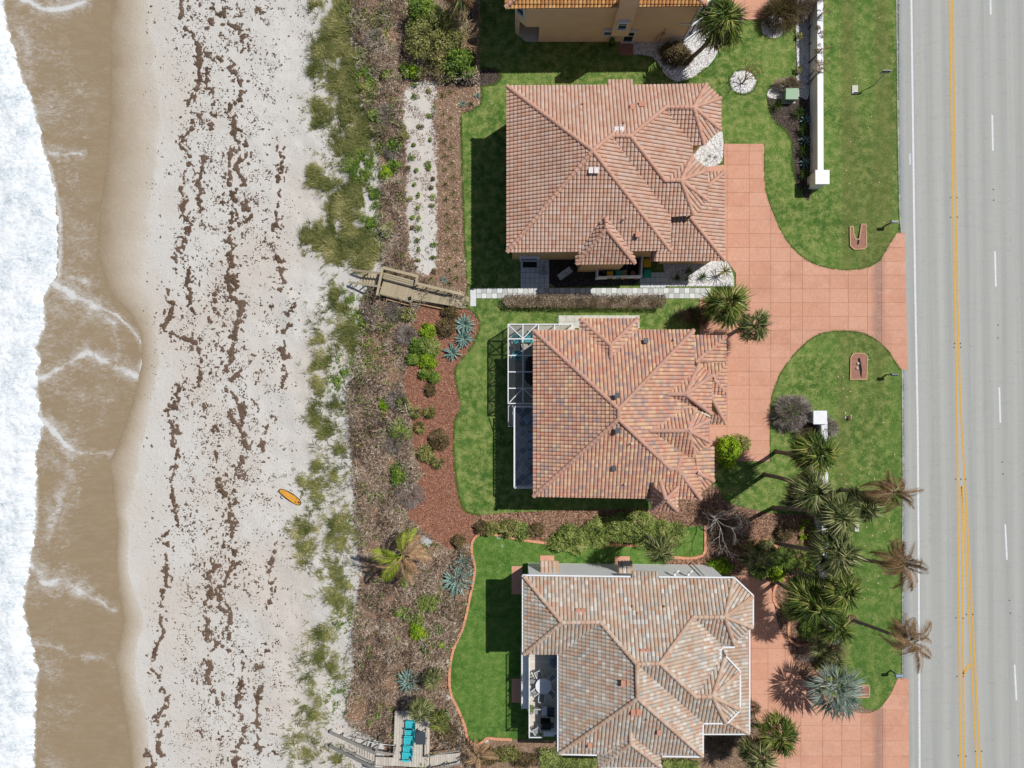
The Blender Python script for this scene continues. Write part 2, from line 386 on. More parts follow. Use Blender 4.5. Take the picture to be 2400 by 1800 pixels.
def road_mat():
    t = NT('worn_asphalt'); sep = t.n('ShaderNodeSeparateXYZ'); t.l(t.pos(), sep.inputs[0])
    x = t.math('ADD', sep.outputs[0], t.math('MULTIPLY', sep.outputs[1], .012))
    band = t.math('SINE', t.math('MULTIPLY', t.math('SUBTRACT', x, 38.0), 3.55)); band = t.math('ADD', t.math('MULTIPLY', band, .42), .5)
    cmb = t.n('ShaderNodeCombineXYZ'); t.l(x, cmb.inputs[0]); t.l(t.math('MULTIPLY', sep.outputs[1], .015), cmb.inputs[1])
    st = t.noise(2.2, 4, .6, cmb.outputs[0])
    f = t.math('ADD', t.math('MULTIPLY', band, .3), t.math('MULTIPLY', st, .7))
    col = t.ramp(f, [(.2, A(160, 162, 158)), (.5, A(175, 176, 171)), (.8, A(185, 185, 179))])
    edge = t.math('ADD', x, t.math('MULTIPLY', t.noise(.5, 3), .5))
    col = t.mix(t.ramp(t.math('MULTIPLY', t.math('SUBTRACT', edge, 37.0), .4), [(.55, 1), (.8, 0)]), col, A(150, 155, 158))
    col = t.mix(1.0, col, t.ramp(t.noise(16, 4, .85), [(.3, .86), (.7, 1.1)]), 'MULTIPLY'); col = t.mix(t.ramp(t.noise(1.0, 5, .7, t.scaled(1.2, .12)), [(.6, 0), (.8, .35)]), col, A(146, 150, 150)); wv = t.noise(.5, 4, .7, t.scaled(.2, 1.0)); col = t.mix(t.ramp(t.math('ABSOLUTE', t.math('SUBTRACT', wv, .5)), [(0, .35), (.004, 0)]), col, A(118, 122, 122))
    t.bump(t.noise(60, 2), .15, .01); t.done(col, .8, .25); return t.m
M['road'] = road_mat()
def drive_mat():
    t = NT('salmon_concrete'); n1 = t.noise(.5, 4, .6); n2 = t.noise(5, 4, .7)
    col = t.mix(n1, A(206, 150, 123), A(217, 164, 138)); col = t.mix(t.ramp(t.attr('tone'), [(0, 0), (1, .6)]), col, A(222, 172, 148))
    brush = t.noise(3.0, 3, .6, t.scaled(6, .5)); brush2 = t.noise(3.0, 3, .6, t.scaled(.5, 6))
    col = t.mix(1.0, col, t.ramp(brush, [(.35, .93), (.65, 1.05)]), 'MULTIPLY'); col = t.mix(1.0, col, t.ramp(brush2, [(.35, .95), (.65, 1.04)]), 'MULTIPLY')
    col = t.mix(1.0, col, t.ramp(n2, [(.3, .92), (.7, 1.05)]), 'MULTIPLY')
    sep = t.n('ShaderNodeSeparateXYZ'); t.l(t.pos(), sep.inputs[0])
    g = t.math('ABSOLUTE', t.math('SUBTRACT', t.math('ADD', sep.outputs[0], t.math('MULTIPLY', n1, .6)), 36.05))
    ty = t.math('MULTIPLY', t.ramp(g, [(.15, 1), (.85, 0)]), t.ramp(n2, [(.35, .4), (.6, .85)]))
    col = t.mix(ty, col, A(150, 124, 112))
    sc = t.ramp(t.noise(.8, 5, .75, t.scaled(.7, 2)), [(.56, 0), (.74, .5)]); col = t.mix(t.ramp(t.noise(.35, 4, .7), [(.5, 0), (.72, .4)]), col, A(176, 124, 102)); col = t.mix(sc, col, A(228, 190, 168))
    t.bump(n2, .1, .01); t.done(col, .85, .2); return t.m
M['drive'] = drive_mat()
M['drive_joint'] = mat('driveway_joint', A(172, 122, 98), .2, 4, .95)
def gravel_mat(name, c0, c1, c2, sc=9):
    t = NT(name); v = t.vor(sc); v2 = t.noise(1.2, 4, .6)
    col = t.ramp(t.mix(1, v.outputs['Color'], (1, 1, 1, 1), 'MULTIPLY'), [(.15, c0), (.5, c1), (.85, c2)])
    col = t.mix(t.ramp(v2, [(.55, 0), (.75, .5)]), col, c0)
    t.bump(v.outputs[0], .9, .06); t.done(col, .9, .2); return t.m
M['gravel'] = gravel_mat('white_gravel', A(170, 166, 162), A(222, 220, 218), A(244, 243, 242))
M['darkmulch'] = gravel_mat('dark_mulch', A(54, 46, 42), A(78, 68, 62), A(110, 98, 90), 12)
M['brownmulch'] = gravel_mat('brown_mulch', A(86, 62, 50), A(140, 106, 86), A(190, 150, 124), 8)
M['soilblack'] = gravel_mat('black_mulch', A(44, 40, 38), A(58, 52, 50), A(90, 84, 82), 12)
def sea_mat():
    t = NT('sandy_water'); n1 = t.noise(.3, 4, .6); st = t.noise(1.2, 5, .65, t.scaled(.45, 1.4), .8); n3 = t.noise(7, 3, .7)
    col = t.mix(n1, A(150, 132, 106), A(162, 142, 114)); col = t.mix(t.ramp(st, [(.46, 0), (.72, .5)]), col, A(172, 158, 136))
    far = t.attr('far'); col = t.mix(far, col, A(110, 130, 132))
    f = t.attr('foam'); streak = t.noise(2.0, 6, .72, t.scaled(.8, 1.4), 1.2)
    g = t.math('ADD', f, t.math('MULTIPLY', t.math('SUBTRACT', streak, .56), 1.9))
    fm = t.math('MULTIPLY', t.ramp(g, [(.0, 0), (.35, .3), (.85, .92)]), t.ramp(f, [(.02, 0), (.12, 1)]))
    col = t.mix(fm, col, A(222, 223, 222)); t.bump(t.mix(.6, st, n3), .12, .05)
    t.done(col, .35, .3); return t.m
M['sea'] = sea_mat()
def foam_mat():
    t = NT('surf_foam'); n1 = t.noise(2.2, 7, .76, t.scaled(1, 1.35), 1.2); n2 = t.noise(.5, 3); v = t.vor(2.2, t.scaled(1, 1.1))
    f = t.math('ADD', t.math('MULTIPLY', n1, .7), t.math('MULTIPLY', n2, .3))
    col = t.ramp(f, [(.34, A(168, 184, 194)), (.42, A(206, 216, 222)), (.5, A(234, 239, 242)), (.6, A(252, 253, 254))])
    col = t.mix(t.ramp(v.outputs[0], [(.1, .18), (.5, 0)]), col, A(200, 216, 230))
    t.bump(n1, .16, .1); t.done(col, .85, .2); return t.m
M['foam'] = foam_mat()
def line_mat(name, c): return mat(name, c, .18, 5, .75)
M['line_w'] = line_mat('white_road_paint', A(226, 230, 230)); M['line_y'] = line_mat('yellow_road_paint', A(222, 172, 66))
M['line_wf'] = line_mat('pale_road_paint', A(206, 211, 212))
M['stud'] = mat('road_stud', A(80, 86, 92), .1, 5, .5); M['kerb'] = mat('verge_edge', A(190, 188, 178), .25, 3, .9)
M['haired'] = M['trunk']

# ------------------------------------------------------------------ beach and ground (one terrain, two pieces)
SWASH = [(-60, 262), (0, 262), (250, 258), (400, 250), (464, 238), (600, 226), (690, 262), (740, 308), (780, 330), (853, 333), (940, 312), (1047, 276), (1081, 257), (1150, 264), (1233, 276), (1300, 272), (1380, 276), (1453, 290), (1500, 282), (1543, 268), (1600, 278), (1652, 290), (1750, 304), (1860, 310)]
DAMP = [(-60, 350), (0, 352), (200, 370), (300, 378), (430, 372), (520, 350), (660, 340), (740, 365), (850, 378), (960, 350), (1100, 330), (1200, 300), (1320, 296), (1453, 340), (1560, 315), (1700, 350), (1860, 356)]
FOAM = [(-60, 0), (13, 4), (97, 21), (181, 50), (253, 80), (337, 97), (409, 122), (506, 141), (591, 141), (650, 138), (668, 118), (700, 101), (760, 105), (815, 82), (836, 91), (916, 84), (1001, 99), (1064, 80), (1170, 84), (1230, 84), (1280, 74), (1319, 67), (1431, 51), (1500, 69), (1572, 85), (1652, 78), (1800, 76), (1860, 78)]
def along(tab, y): return np.interp(y, [a for a, _ in tab], [b for _, b in tab])
SCRUB = [(815, -700), (822, -60), (826, 60), (840, 160), (856, 260), (880, 330), (892, 420), (885, 500), (890, 560), (900, 640), (845, 700), (842, 800), (832, 870), (815, 920), (818, 1000), (828, 1100), (832, 1180), (835, 1250), (850, 1340), (838, 1400), (828, 1480), (832, 1560), (806, 1680), (835, 1712), (905, 1735), (900, 1860), (860, 2600), (5000, 2600), (5000, -700)]
SANDSTRIP = [(950, 200), (975, 190), (1030, 190), (1018, 250), (1020, 320), (1024, 420), (1022, 530), (1024, 632), (990, 655), (960, 600), (955, 520), (950, 440), (952, 360), (944, 260)]
MULCH_UP = [(1022, 196), (1130, 200), (1128, 245), (1081, 266), (1085, 420), (1092, 640), (1096, 690), (985, 650), (1022, 636), (1022, 400)]
MULCH_RED = [(985, 712), (1090, 716), (1130, 758), (1112, 812), (1080, 852), (1069, 880), (1082, 950), (1066, 990), (1068, 1098), (1080, 1168), (1096, 1200), (1130, 1206), (1120, 1262), (1060, 1290), (1010, 1258), (955, 1210), (962, 1160), (990, 1110), (968, 1040), (965, 960), (945, 900), (958, 850), (1010, 820), (968, 760)]
def blur(a, k=3, n=2):
    for _ in range(n):
        for ax in (0, 1):
            a = sum(np.roll(a, s, ax) for s in range(-k, k + 1)) / (2 * k + 1)
    return a
def terrain():
    xs = np.concatenate([[-900, -400, -150, -80], np.arange(-60, 0, .25), np.arange(0, 56.1, 1.0), [80, 150, 400, 900]])
    ys = np.concatenate([[-900, -300, -120, -70], np.arange(-43, 43.01, .25), [70, 120, 300, 900]])
    X, Y = np.meshgrid(xs, ys); Z = gz(X, Y)
    Z = Z + np.clip((X + 34) / 6, 0, 1) * np.clip((-9 - X) / 2, 0, 1) * (fbm(X, Y, .9, 9) - .5) * .10
    px, py = to_px(X, Y, Z)
    sw = along(SWASH, py); da = along(DAMP, py); shore = np.clip((px - sw) / np.maximum(da - sw, 30), -.2, 1.3)
    lit = blur(inpoly(px, py, SCRUB).astype(float)); sand = blur(inpoly(px, py, SANDSTRIP).astype(float), 2)
    lit = lit * (1 - sand); mul = blur((inpoly(px, py, MULCH_RED) * 1.0).astype(float), 2)
    dusting = np.clip((px - 745) / 60, 0, 1) * .28; lit = np.maximum(lit, dusting)
    path = np.exp(-((py - 640) / 22.0) ** 2) * (px < 860); lit *= (1 - path)
    far = (px < 1150) * 1.0
    ci = int(np.argmin(np.abs(xs + 19.0)))
    for name, a, b in (('beach', 0, ci + 1), ('ground', ci, len(xs))):
        sub = [q[:, a:b] for q in (X, Y, Z, shore, lit, mul)]; h, wd = sub[0].shape
        v = np.stack([q.ravel() for q in sub[:3]], 1); i = np.arange(h * wd).reshape(h, wd)
        f = np.stack([i[:-1, :-1], i[:-1, 1:], i[1:, 1:], i[1:, :-1]], -1).reshape(-1, 4)
        o = mesh_np(name, v, f, M['ground'], smooth=True, kind='structure')
        for n, q in zip(('shore', 'litter', 'mulch'), sub[3:]):
            o.data.attributes.new(n, 'FLOAT', 'POINT').data.foreach_set('value', q.ravel().astype(np.float32))
terrain()

FOAMLINES = [([(128, 662), (165, 688), (200, 710), (235, 727)], 9, 1.0), ([(235, 727), (270, 741), (300, 760), (325, 790), (334, 825), (328, 875)], 3, .85), ([(245, 735), (268, 765), (276, 800), (272, 845)], 6, .55),
             ([(88, 886), (130, 870), (165, 850), (200, 832), (240, 842), (270, 862), (325, 880)], 9, .8), ([(95, 980), (120, 1010), (150, 1040), (172, 1052)], 9, 1.0), ([(172, 1052), (200, 1059), (262, 1061)], 4, .6),
             ([(170, 1062), (163, 1105), (148, 1150), (132, 1190), (108, 1262)], 13, .5), ([(72, 1322), (90, 1345), (112, 1366), (150, 1360), (185, 1380)], 9, .95), ([(185, 1380), (230, 1410), (268, 1428)], 3.5, .6),
             ([(75, 1500), (120, 1516), (170, 1535), (250, 1548)], 5, .45), ([(55, 3), (95, 19), (140, 22), (195, 3)], 7, .95), ([(115, 356), (150, 362), (192, 360)], 7, .8), ([(48, 50), (60, 110), (66, 180)], 14, .45),
             ([(140, 640), (165, 650), (205, 660)], 10, .5), ([(100, 700), (150, 735), (240, 745)], 16, .3), ([(110, 880), (200, 930), (250, 930)], 30, .22), ([(100, 120), (180, 200), (170, 300)], 40, .16)]
def shore_water():
    ny, nx = 900, 90; pys = np.linspace(-420, 2220, ny); T = np.linspace(0, 1, nx)
    x0 = along(FOAM, pys) * 0 - 80; x1 = along(SWASH, pys) + 4 * (fbm(pys, pys * 0, 30, 3) - .5)
    px = x0[:, None] + (x1 - x0)[:, None] * T[None]; py = np.repeat(pys[:, None], nx, 1)
    Z = np.full(px.shape, -2.6)
    for _ in range(4):
        X = (px - 1200) / S * (H - Z) / H; Y = (900 - py) / S * (H - Z) / H; Z = gz(X, Y) + .025
    fo = np.zeros(px.shape)
    qx = px + 16 * (fbm(px, py, 34, 71, 3) - .5); qy = py + 22 * (fbm(px, py, 34, 72, 3) - .5); brk = np.clip(.25 + 1.5 * fbm(px, py, 26, 73, 2), .3, 1.25)
    for pts, wd, st in FOAMLINES:
        c = cr(pts, 8)
        for i in range(len(c) - 1):
            a = np.array(c[i]); b = np.array(c[i + 1]); d = b - a; L = max(d.dot(d), 1e-6)
            t = np.clip(((qx - a[0]) * d[0] + (qy - a[1]) * d[1]) / L, 0, 1)
            dist = np.hypot(qx - a[0] - d[0] * t, qy - a[1] - d[1] * t); wob = 1 + .9 * (fbm(px, py, 14, 19, 2) - .5); fo = np.maximum(fo, brk * st * np.exp(-(dist / (wd * 1.1 * wob)) ** 2)); fo = np.maximum(fo, .5 * brk * st * np.exp(-(dist / (wd * 3.4 * wob)) ** 2))
    fo = np.maximum(fo, .75 * np.exp(-((px - along(FOAM, py)) / 7) ** 2)); fo = np.maximum(fo, .4 * np.clip(fbm(px, py, 60, 44, 2) * 1.6 - .45, 0, 1) * np.clip(1.2 - (px - along(FOAM, py)) / 130, 0, 1))
    i = np.arange(ny * nx).reshape(ny, nx); f = np.stack([i[:-1, :-1], i[1:, :-1], i[1:, 1:], i[:-1, 1:]], -1).reshape(-1, 4)
    v = np.stack([X.ravel(), Y.ravel(), Z.ravel()], 1); fv = fo.ravel(); n0 = len(v)
    far = np.array([[-900, -900, -3.3], [-54, -900, -3.3], [-54, 900, -3.3], [-900, 900, -3.3]])
    v = np.vstack([v, far]); f = np.vstack([f, [[n0, n0 + 1, n0 + 2, n0 + 3]]])
    o = mesh_np('sea', v, f, M['sea'], smooth=True, kind='structure')
    o.data.attributes.new('foam', 'FLOAT', 'POINT').data.foreach_set('value', np.append(fv, [0, 0, 0, 0]).astype(np.float32))
    o.data.attributes.new('far', 'FLOAT', 'POINT').data.foreach_set('value', np.append(fv * 0, [1, 1, 1, 1]).astype(np.float32))
    # breaking wave: a heap of foam with a ragged front
    ny, nx = 1300, 170; pys = np.linspace(-420, 2220, ny); T = np.linspace(0, 1, nx) ** .6
    rag = (fbm(pys, pys * 0, 16, 8, 4) - .5) * 16 + (vn(pys, pys * 0, 4, 5) - .5) * 6
    x1 = along(FOAM, pys) + rag; x0 = np.full(ny, -420.0)
    px = x0[:, None] + (x1 - x0)[:, None] * T[None]; py = np.repeat(pys[:, None], nx, 1)
    z0 = -2.8; X = (px - 1200) / S * (H - z0) / H; Y = (900 - py) / S * (H - z0) / H
    prof = np.sqrt(np.clip((1 - T) * 14, 0, 1))[None]
    Z = -3.0 + prof * (.2 + .25 * fbm(X, Y, 1.3, 21, 4) + .07 * fbm(X, Y, .35, 2, 2)) + np.clip((x1[:, None] - px) / 400, 0, 1) * .3
    Z[:, -1] = gz(X[:, -1], Y[:, -1]) + .01
    i = np.arange(ny * nx).reshape(ny, nx); f = np.stack([i[:-1, :-1], i[1:, :-1], i[1:, 1:], i[:-1, 1:]], -1).reshape(-1, 4)
    o = mesh_np('surf_foam', np.stack([X.ravel(), Y.ravel(), Z.ravel()], 1), f, M['foam'], smooth=True, kind='stuff')
    tag(o, 'white foaming breaker washing onto the wet sand', 'surf')
shore_water()

# ------------------------------------------------------------------ flat sheets: lawns, beds, road
def sheet(name, pts, z, m, kind='structure', label=None, cat=None):
    b = MB(); p = [tuple(P(x, y, z)) for x, y in pts]
    if area(p) < 0: p = p[::-1]
    b.poly(p); o = b.build(name, m); tag(o, label, cat, None, kind); return o
LAWN_A = [(1125, -60), (1125, 158), (1165, 162), (1177, 179), (1161, 198), (1129, 203), (1131, 222), (1127, 245), (1102, 261), (1081, 265), (1084, 420), (1090, 580), (1096, 688), (1100, 722)]
sheet('lawn', LAWN_A + [(1600, 760), (1730, 700), (1912, 640), (1912, -60), (1912, -600), (1125, -600)], .0, M['lawn'])
LAWN_B = cr([(1085, 716), (1100, 724), (1117, 739), (1125, 760), (1110, 807), (1077, 849), (1067, 878), (1079, 950), (1066, 988), (1064, 1043), (1067, 1098), (1077, 1165), (1094, 1199), (1127, 1206)], 4)
sheet('lawn', LAWN_B + [(1300, 1196), (1420, 1193), (1526, 1193), (1560, 1180), (1640, 1180), (1650, 980), (1650, 700), (1101, 700)], .004, M['lawn'])
EDGE_C = [(1200, 1733), (1170, 1732), (1142, 1730), (1131, 1738), (1110, 1745), (1094, 1724), (1090, 1703), (1074, 1663), (1056, 1623), (1054, 1572), (1063, 1522), (1086, 1468), (1101, 1402), (1113, 1337), (1106, 1298), (1108, 1269), (1125, 1252)]
TOP_C = [(1165, 1254), (1223, 1265), (1273, 1272), (1340, 1280), (1440, 1278), (1498, 1278), (1600, 1236), (1653, 1232), (1652, 1290), (1642, 1303), (1617, 1308), (1581, 1306), (1560, 1340)]
LC = cr(EDGE_C, 4)
sheet('lawn', LC + TOP_C + [(1560, 1500), (1300, 1735)], .008, M['lawn_rich'])
sheet('lawn', [(1912, -600), (2101, -600), (2101, 0), (2104, 295), (2110, 546), (2118, 700), (2116, 866), (2116, 1148), (2115, 1272), (2115, 1600), (2060, 1670), (1860, 1600), (1945, 1480), (1935, 1400), (1925, 1200), (1880, 1206), (1800, 1202), (1700, 1178), (1670, 1140), (1700, 1040), (1800, 960), (1912, 640)], .012, M['verge'])
sheet('mulch_bed', cr([(1527, 1196), (1600, 1150), (1680, 1140), (1700, 1175), (1800, 1203), (1880, 1207), (1926, 1192), (1940, 1300), (1950, 1420), (1958, 1500), (1935, 1600), (1870, 1592), (1826, 1470), (1806, 1370), (1770, 1352), (1700, 1345), (1560, 1340), (1581, 1306), (1640, 1306), (1653, 1290), (1653, 1232), (1600, 1236), (1498, 1278)], 3, True), .016, M['brownmulch'])
sheet('mulch_bed', cr([(1127, 1207), (1300, 1197), (1420, 1194), (1530, 1194), (1610, 1236), (1498, 1277), (1340, 1279), (1273, 1271), (1165, 1253), (1125, 1251), (1112, 1230)], 3, True), .014, M['brownmulch'])
sheet('mulch_bed', cr([(1060, 150), (1123, 158), (1165, 162), (1177, 179), (1161, 198), (1128, 201), (1070, 200)], 4, True), .012, M['darkmulch'])
sheet('gravel_bed', cr([(1484, 99), (1590, 97), (1625, 85), (1660, 60), (1684, 110), (1666, 148), (1640, 170), (1610, 187), (1585, 192), (1562, 180), (1550, 160), (1535, 140), (1515, 132), (1486, 128)], 3, True), .016, M['gravel'])
def ring(px, py, rx, ry, n=22): return [(px + math.cos(i * 2 * PI / n) * rx * (1 + .04 * math.sin(i * 2.3)), py + math.sin(i * 2 * PI / n) * ry) for i in range(n)]
sheet('gravel_bed', ring(1741, 192, 32, 29), .017, M['gravel'])
sheet('gravel_bed', ring(1812, 62, 28, 27), .017, M['gravel'])
sheet('mulch_bed', cr([(1862, -60), (1863, 60), (1864, 188), (1830, 196), (1805, 206), (1797, 232), (1810, 276), (1839, 304), (1856, 333), (1857, 380), (1864, 424), (1879, 450), (1900, 452), (1900, 200), (1899, -60)], 4, True), .016, M['darkmulch'])
sheet('gravel_bed', cr([(1864, -60), (1865, 60), (1866, 186), (1832, 197), (1807, 206), (1799, 226), (1830, 232), (1870, 226), (1896, 222), (1896, 80), (1896, -60)], 4, True), .020, M['gravel'])
sheet('gravel_bed', cr([(1640, 345), (1686, 308), (1695, 326), (1694, 368), (1682, 386), (1653, 390), (1620, 372)], 4, True), .060, M['gravel'])
sheet('gravel_bed', [(1552, 600), (1699, 606), (1712, 625), (1719, 648), (1721, 671), (1560, 671)], .064, M['gravel'])
sheet('mulch_bed', [(1286, 604), (1500, 604), (1500, 655), (1488, 668), (1302, 674), (1286, 662)], .020, M['soilblack'])
sheet('lawn', [(1170, 1850), (2108, 1850), (2108, 2400), (1170, 2400)], .003, M['lawn_rich'])
road = sheet('road', [(2101, -900), (2101, 0), (2104, 295), (2111, 546), (2118, 700), (2116, 866), (2116, 1148), (2115.5, 1272), (2115.5, 1590), (2117, 2700), (2560, 2700), (2560, -900)], .03, M['road'])
sheet('lawn', [(2565, -900), (2565, 2700), (4600, 2700), (4600, -900)], .0, M['verge'])
def strip(b, pts, wd, z):             # painted stripe along pixel points, width in pixels
    p = [P(x, y, z) for x, y in pts]
    for i in range(len(p) - 1):
        d = (p[i + 1] - p[i]).normalized(); n = Vector((-d.y, d.x, 0)) * wd / S / 2
        b.poly([p[i] + n, p[i] - n, p[i + 1] - n, p[i + 1] + n])
def lerp_tab(tab, ys): return [(float(np.interp(y, [a for a, _ in tab], [b for _, b in tab])), y) for y in ys]
b = MB(); strip(b, lerp_tab([(-900, 2133), (0, 2136), (548, 2143), (600, 2143.5), (980, 2150.6), (1300, 2153.2), (1800, 2155.5), (2700, 2159)], [-900, -300, 0, 200, 400, 548, 700, 980, 1300, 1550, 1800, 2700]), 4.6, .036)
b.build('edge_line', M['line_w'], road)
b = MB(); strip(b, [(2132.5, 360), (2133, 386)], 5, .036); b.build('edge_line', M['line_wf'], road)
YL = [[(-300, 2222), (0, 2225.3), (700, 2237), (861, 2241), (980, 2243), (1200, 2244.8), (1800, 2251.2), (2100, 2254)], [(-300, 2230), (0, 2232.6), (700, 2244.3), (861, 2248.6), (980, 2252.7), (1070, 2258), (1140, 2262.5), (1200, 2265.8), (1800, 2298.4), (2100, 2314)],
      [(1140, 2252.4), (1200, 2254.2), (1800, 2259.8), (2100, 2262)], [(1140, 2254.8), (1200, 2258.6), (1800, 2289.3), (2100, 2305)]]
for k, tab in enumerate(YL):
    b = MB(); y = max(tab[0][0], -300); y1 = tab[-1][0]
    while y < y1:
        strip(b, lerp_tab(tab, [y, y + 7.2]), 4.0 + .4 * R.random(), .036); y += 8.1
    b.build('centre_line', M['line_y'], road)
b = MB()
for k in range(5):
    t0 = k / 5; t1 = t0 + .16; strip(b, [(2258 + 15 * t0, 1580 - 24 * t0), (2258 + 15 * t1, 1580 - 24 * t1)], 8, .036)
b.build('hatch_line', M['line_y'], road)
for y0 in (-50, 270, 589, 908, 1229, 1558, 1880):
    b = MB(); ln = 83 if y0 > 0 else 84
    strip(b, lerp_tab([(-100, 2320), (270, 2325.5), (354, 2327), (589, 2332), (671, 2334), (908, 2342), (988, 2344.5), (1229, 2356), (1312, 2360), (1558, 2378), (1643, 2382.5), (1950, 2399)], [y0, y0 + ln / 2, y0 + ln]), 4.2, .036)
    b.build('lane_line', M['line_w'], road)
STUDS = [(2228, 463), (2243, 463), (2228, 509), (2244, 509), (2328, 444), (2329, 469), (2237, 805), (2251, 805), (2236, 814), (2252, 814), (2339, 762), (2339, 792), (2349, 1083), (2351, 1111), (2240, 1123), (2252, 1123), (2263, 1123), (2240.5, 1448), (2257, 1449), (2265, 1440), (2280, 1440), (2243, 1585), (2258, 1585), (2246, 1771), (2264, 1772), (2286, 1761), (2301, 1761), (2366, 1407), (2368, 1437)]
sm = MB().lathe((0, 0, 0), [(.075, 0), (.07, .015), (.04, .024)], 8).mesh('road_stud', M['stud'])
for x, y in STUDS:
    o = link(bpy.data.objects.new('road_stud', sm)); o.location = P(x, y, .03)
    tag(o, 'small dark round reflective stud on the grey road', 'road stud', 'road studs along the lane lines')
b = MB(); pe = [P(x, y, .0) for x, y in [(2101, -200), (2101, 0), (2104, 295), (2108, 500), (2112, 546)]]
for i in range(len(pe) - 1): b.bar(pe[i] + Vector((0, 0, .02)), pe[i + 1] + Vector((0, 0, .02)), .1, .07)
pe = [P(x, y, .0) for x, y in [(2114, 866), (2116, 1148), (2115, 1272), (2115, 1590)]]
for i in range(len(pe) - 1): b.bar(pe[i] + Vector((0, 0, .02)), pe[i + 1] + Vector((0, 0, .02)), .1, .07)
b.build('road_edge', M['kerb'], None, kind='structure')

# ------------------------------------------------------------------ driveways: separate concrete slabs
def driveway(poly, xs, ys, skew=0.0):
    base = sheet('driveway', poly, .024, M['drive_joint'])
    pw = [tuple(P(x, y, .05))[:2] for x, y in poly]
    if area(pw) < 0: pw = pw[::-1]
    for i in range(len(xs) - 1):
        for j in range(len(ys) - 1):
            x0, x1, y0, y1 = xs[i], xs[i + 1], ys[j], ys[j + 1]; g = .26
            bx = [tuple(P(x, y, .05))[:2] for x, y in ((x0 + g, y1 - g), (x1 - g, y1 - g), (x1 - g, y0 + g), (x0 + g, y0 + g))]
            c = clip_poly(pw, bx)
            if c and abs(area(c)) > .05:
                m = MB(); m.tone = R.random(); m.prism(c, .024, .052 + R.uniform(-.003, .003)); m.build('slab', M['drive'], base)
    return base
D1R = cr([(1791, 337), (1791.5, 422), (1799, 464), (1814, 506), (1831, 544), (1856, 580), (1881, 603), (1911, 620), (1945, 629), (1987, 633), (2021, 630), (2050, 620), (2067, 603), (2084, 574), (2102, 546)], 4)
D1B = cr([(2111, 866), (2097, 845), (2080, 819), (2054, 796), (2025, 781), (1995, 776), (1962, 775), (1932, 779), (1902, 792), (1869, 821), (1843, 853), (1822, 887), (1810, 921), (1805, 959), (1804, 1081)], 4)
DR1 = [(1697, 337)] + D1R + [(2121, 546), (2124, 700), (2128, 866)] + D1B + [(1729, 1081), (1690, 1081), (1640, 1040), (1640, 690), (1725, 690), (1725, 640), (1700, 606), (1640, 600), (1640, 392), (1697, 386)]
driveway(DR1, [1630, 1655, 1704, 1756, 1806.5, 1853, 1881, 1945, 1988, 2033, 2066, 2140], [320] + [354 + 32.3 * k for k in range(24)])
DR2 = cr([(2104, 1590), (2090, 1622), (2076, 1643), (2058, 1662), (2030, 1672), (1990, 1665), (1940, 1640), (1900, 1605), (1873, 1580), (1848, 1520), (1823, 1460), (1806, 1372), (1790, 1355)], 4) + [(1714, 1345), (1700, 1400), (1690, 1670), (1750, 1664), (1768, 1674), (1778, 1700), (1790, 1740), (1790, 2000), (2132, 2000), (2130, 1590)]
driveway(DR2, [1690, 1725, 1761, 1800, 1840, 1877, 1928, 1973, 2018, 2068, 2140], [1340 + 36 * k for k in range(20)])
DR0 = [(1714, -300), (1714, 44), (1766, 46), (1800, 40), (1812, -60), (1812, -300)]
driveway(DR0, [1700, 1745, 1792, 1840], [-310] + [-282 + 34 * k for k in range(11)])

# ------------------------------------------------------------------ checkered garden path and the pavers by the back door
def paver_path(name, cells, m, z=.0, th=.06, label=None, chk=True, base=None):
    root = bpy.data.objects.new(name, None); link(root); root['kind'] = 'structure'
    for (x0, y0, x1, y1, tn) in cells:
        g = .35; b = MB(); b.tone = tn
        b.prism([tuple(P(x, y, th))[:2] for x, y in ((x0 + g, y1 - g), (x1 - g, y1 - g), (x1 - g, y0 + g), (x0 + g, y0 + g))], z, th + R.uniform(-.006, .006))
        b.build('paver', m, root)
    return root
cells = []
for i in range(47):
    for j in range(2):
        x0 = 1104 + i * 12.2; y0 = 675 + j * 12.2
        if x0 > 1665: continue
        cells.append((x0, y0, x0 + 12.2, y0 + 12.2, R.choice([0, 1]) * .35 + .6 * ((i + j) % 2) + R.uniform(0, .05)))
paver_path('garden_path', cells, M['paver'])
cells = []
for i in range(6):
    for j in range(6):
        x0 = 1220 + i * 11.2; y0 = 602 + j * 12.2
        if x0 + 11 < 1290: cells.append((x0, y0, x0 + 11.2, y0 + 12.2, R.random()))
for i in range(5):
    for j in range(3):
        cells.append((1500 + i * 12, 638 + j * 12.2, 1512 + i * 12, 650 + j * 12.2, .5 + .5 * R.random()))
for x0, y0, x1, y1 in ((1102, 679, 1116, 698), (1102, 698, 1116, 718)): cells.append((x0, y0, x1, y1, .8))
paver_path('garden_path', cells, M['paver_grey'])
cells = [(1309 + i * 19, 739 + j * 15, 1328 + i * 19, 754 + j * 15, .3 + .4 * R.random()) for i in range(10) for j in range(2)]
root = bpy.data.objects.new('patio', None); link(root); root['kind'] = 'structure'
for c in cells:
    b = MB(); b.prism([tuple(P(x, y, .06))[:2] for x, y in ((c[0] + .2, c[3] - .2), (c[2] - .2, c[3] - .2), (c[2] - .2, c[1] + .2), (c[0] + .2, c[1] + .2))], 0, .06); b.build('paver', M['concrete'], root)
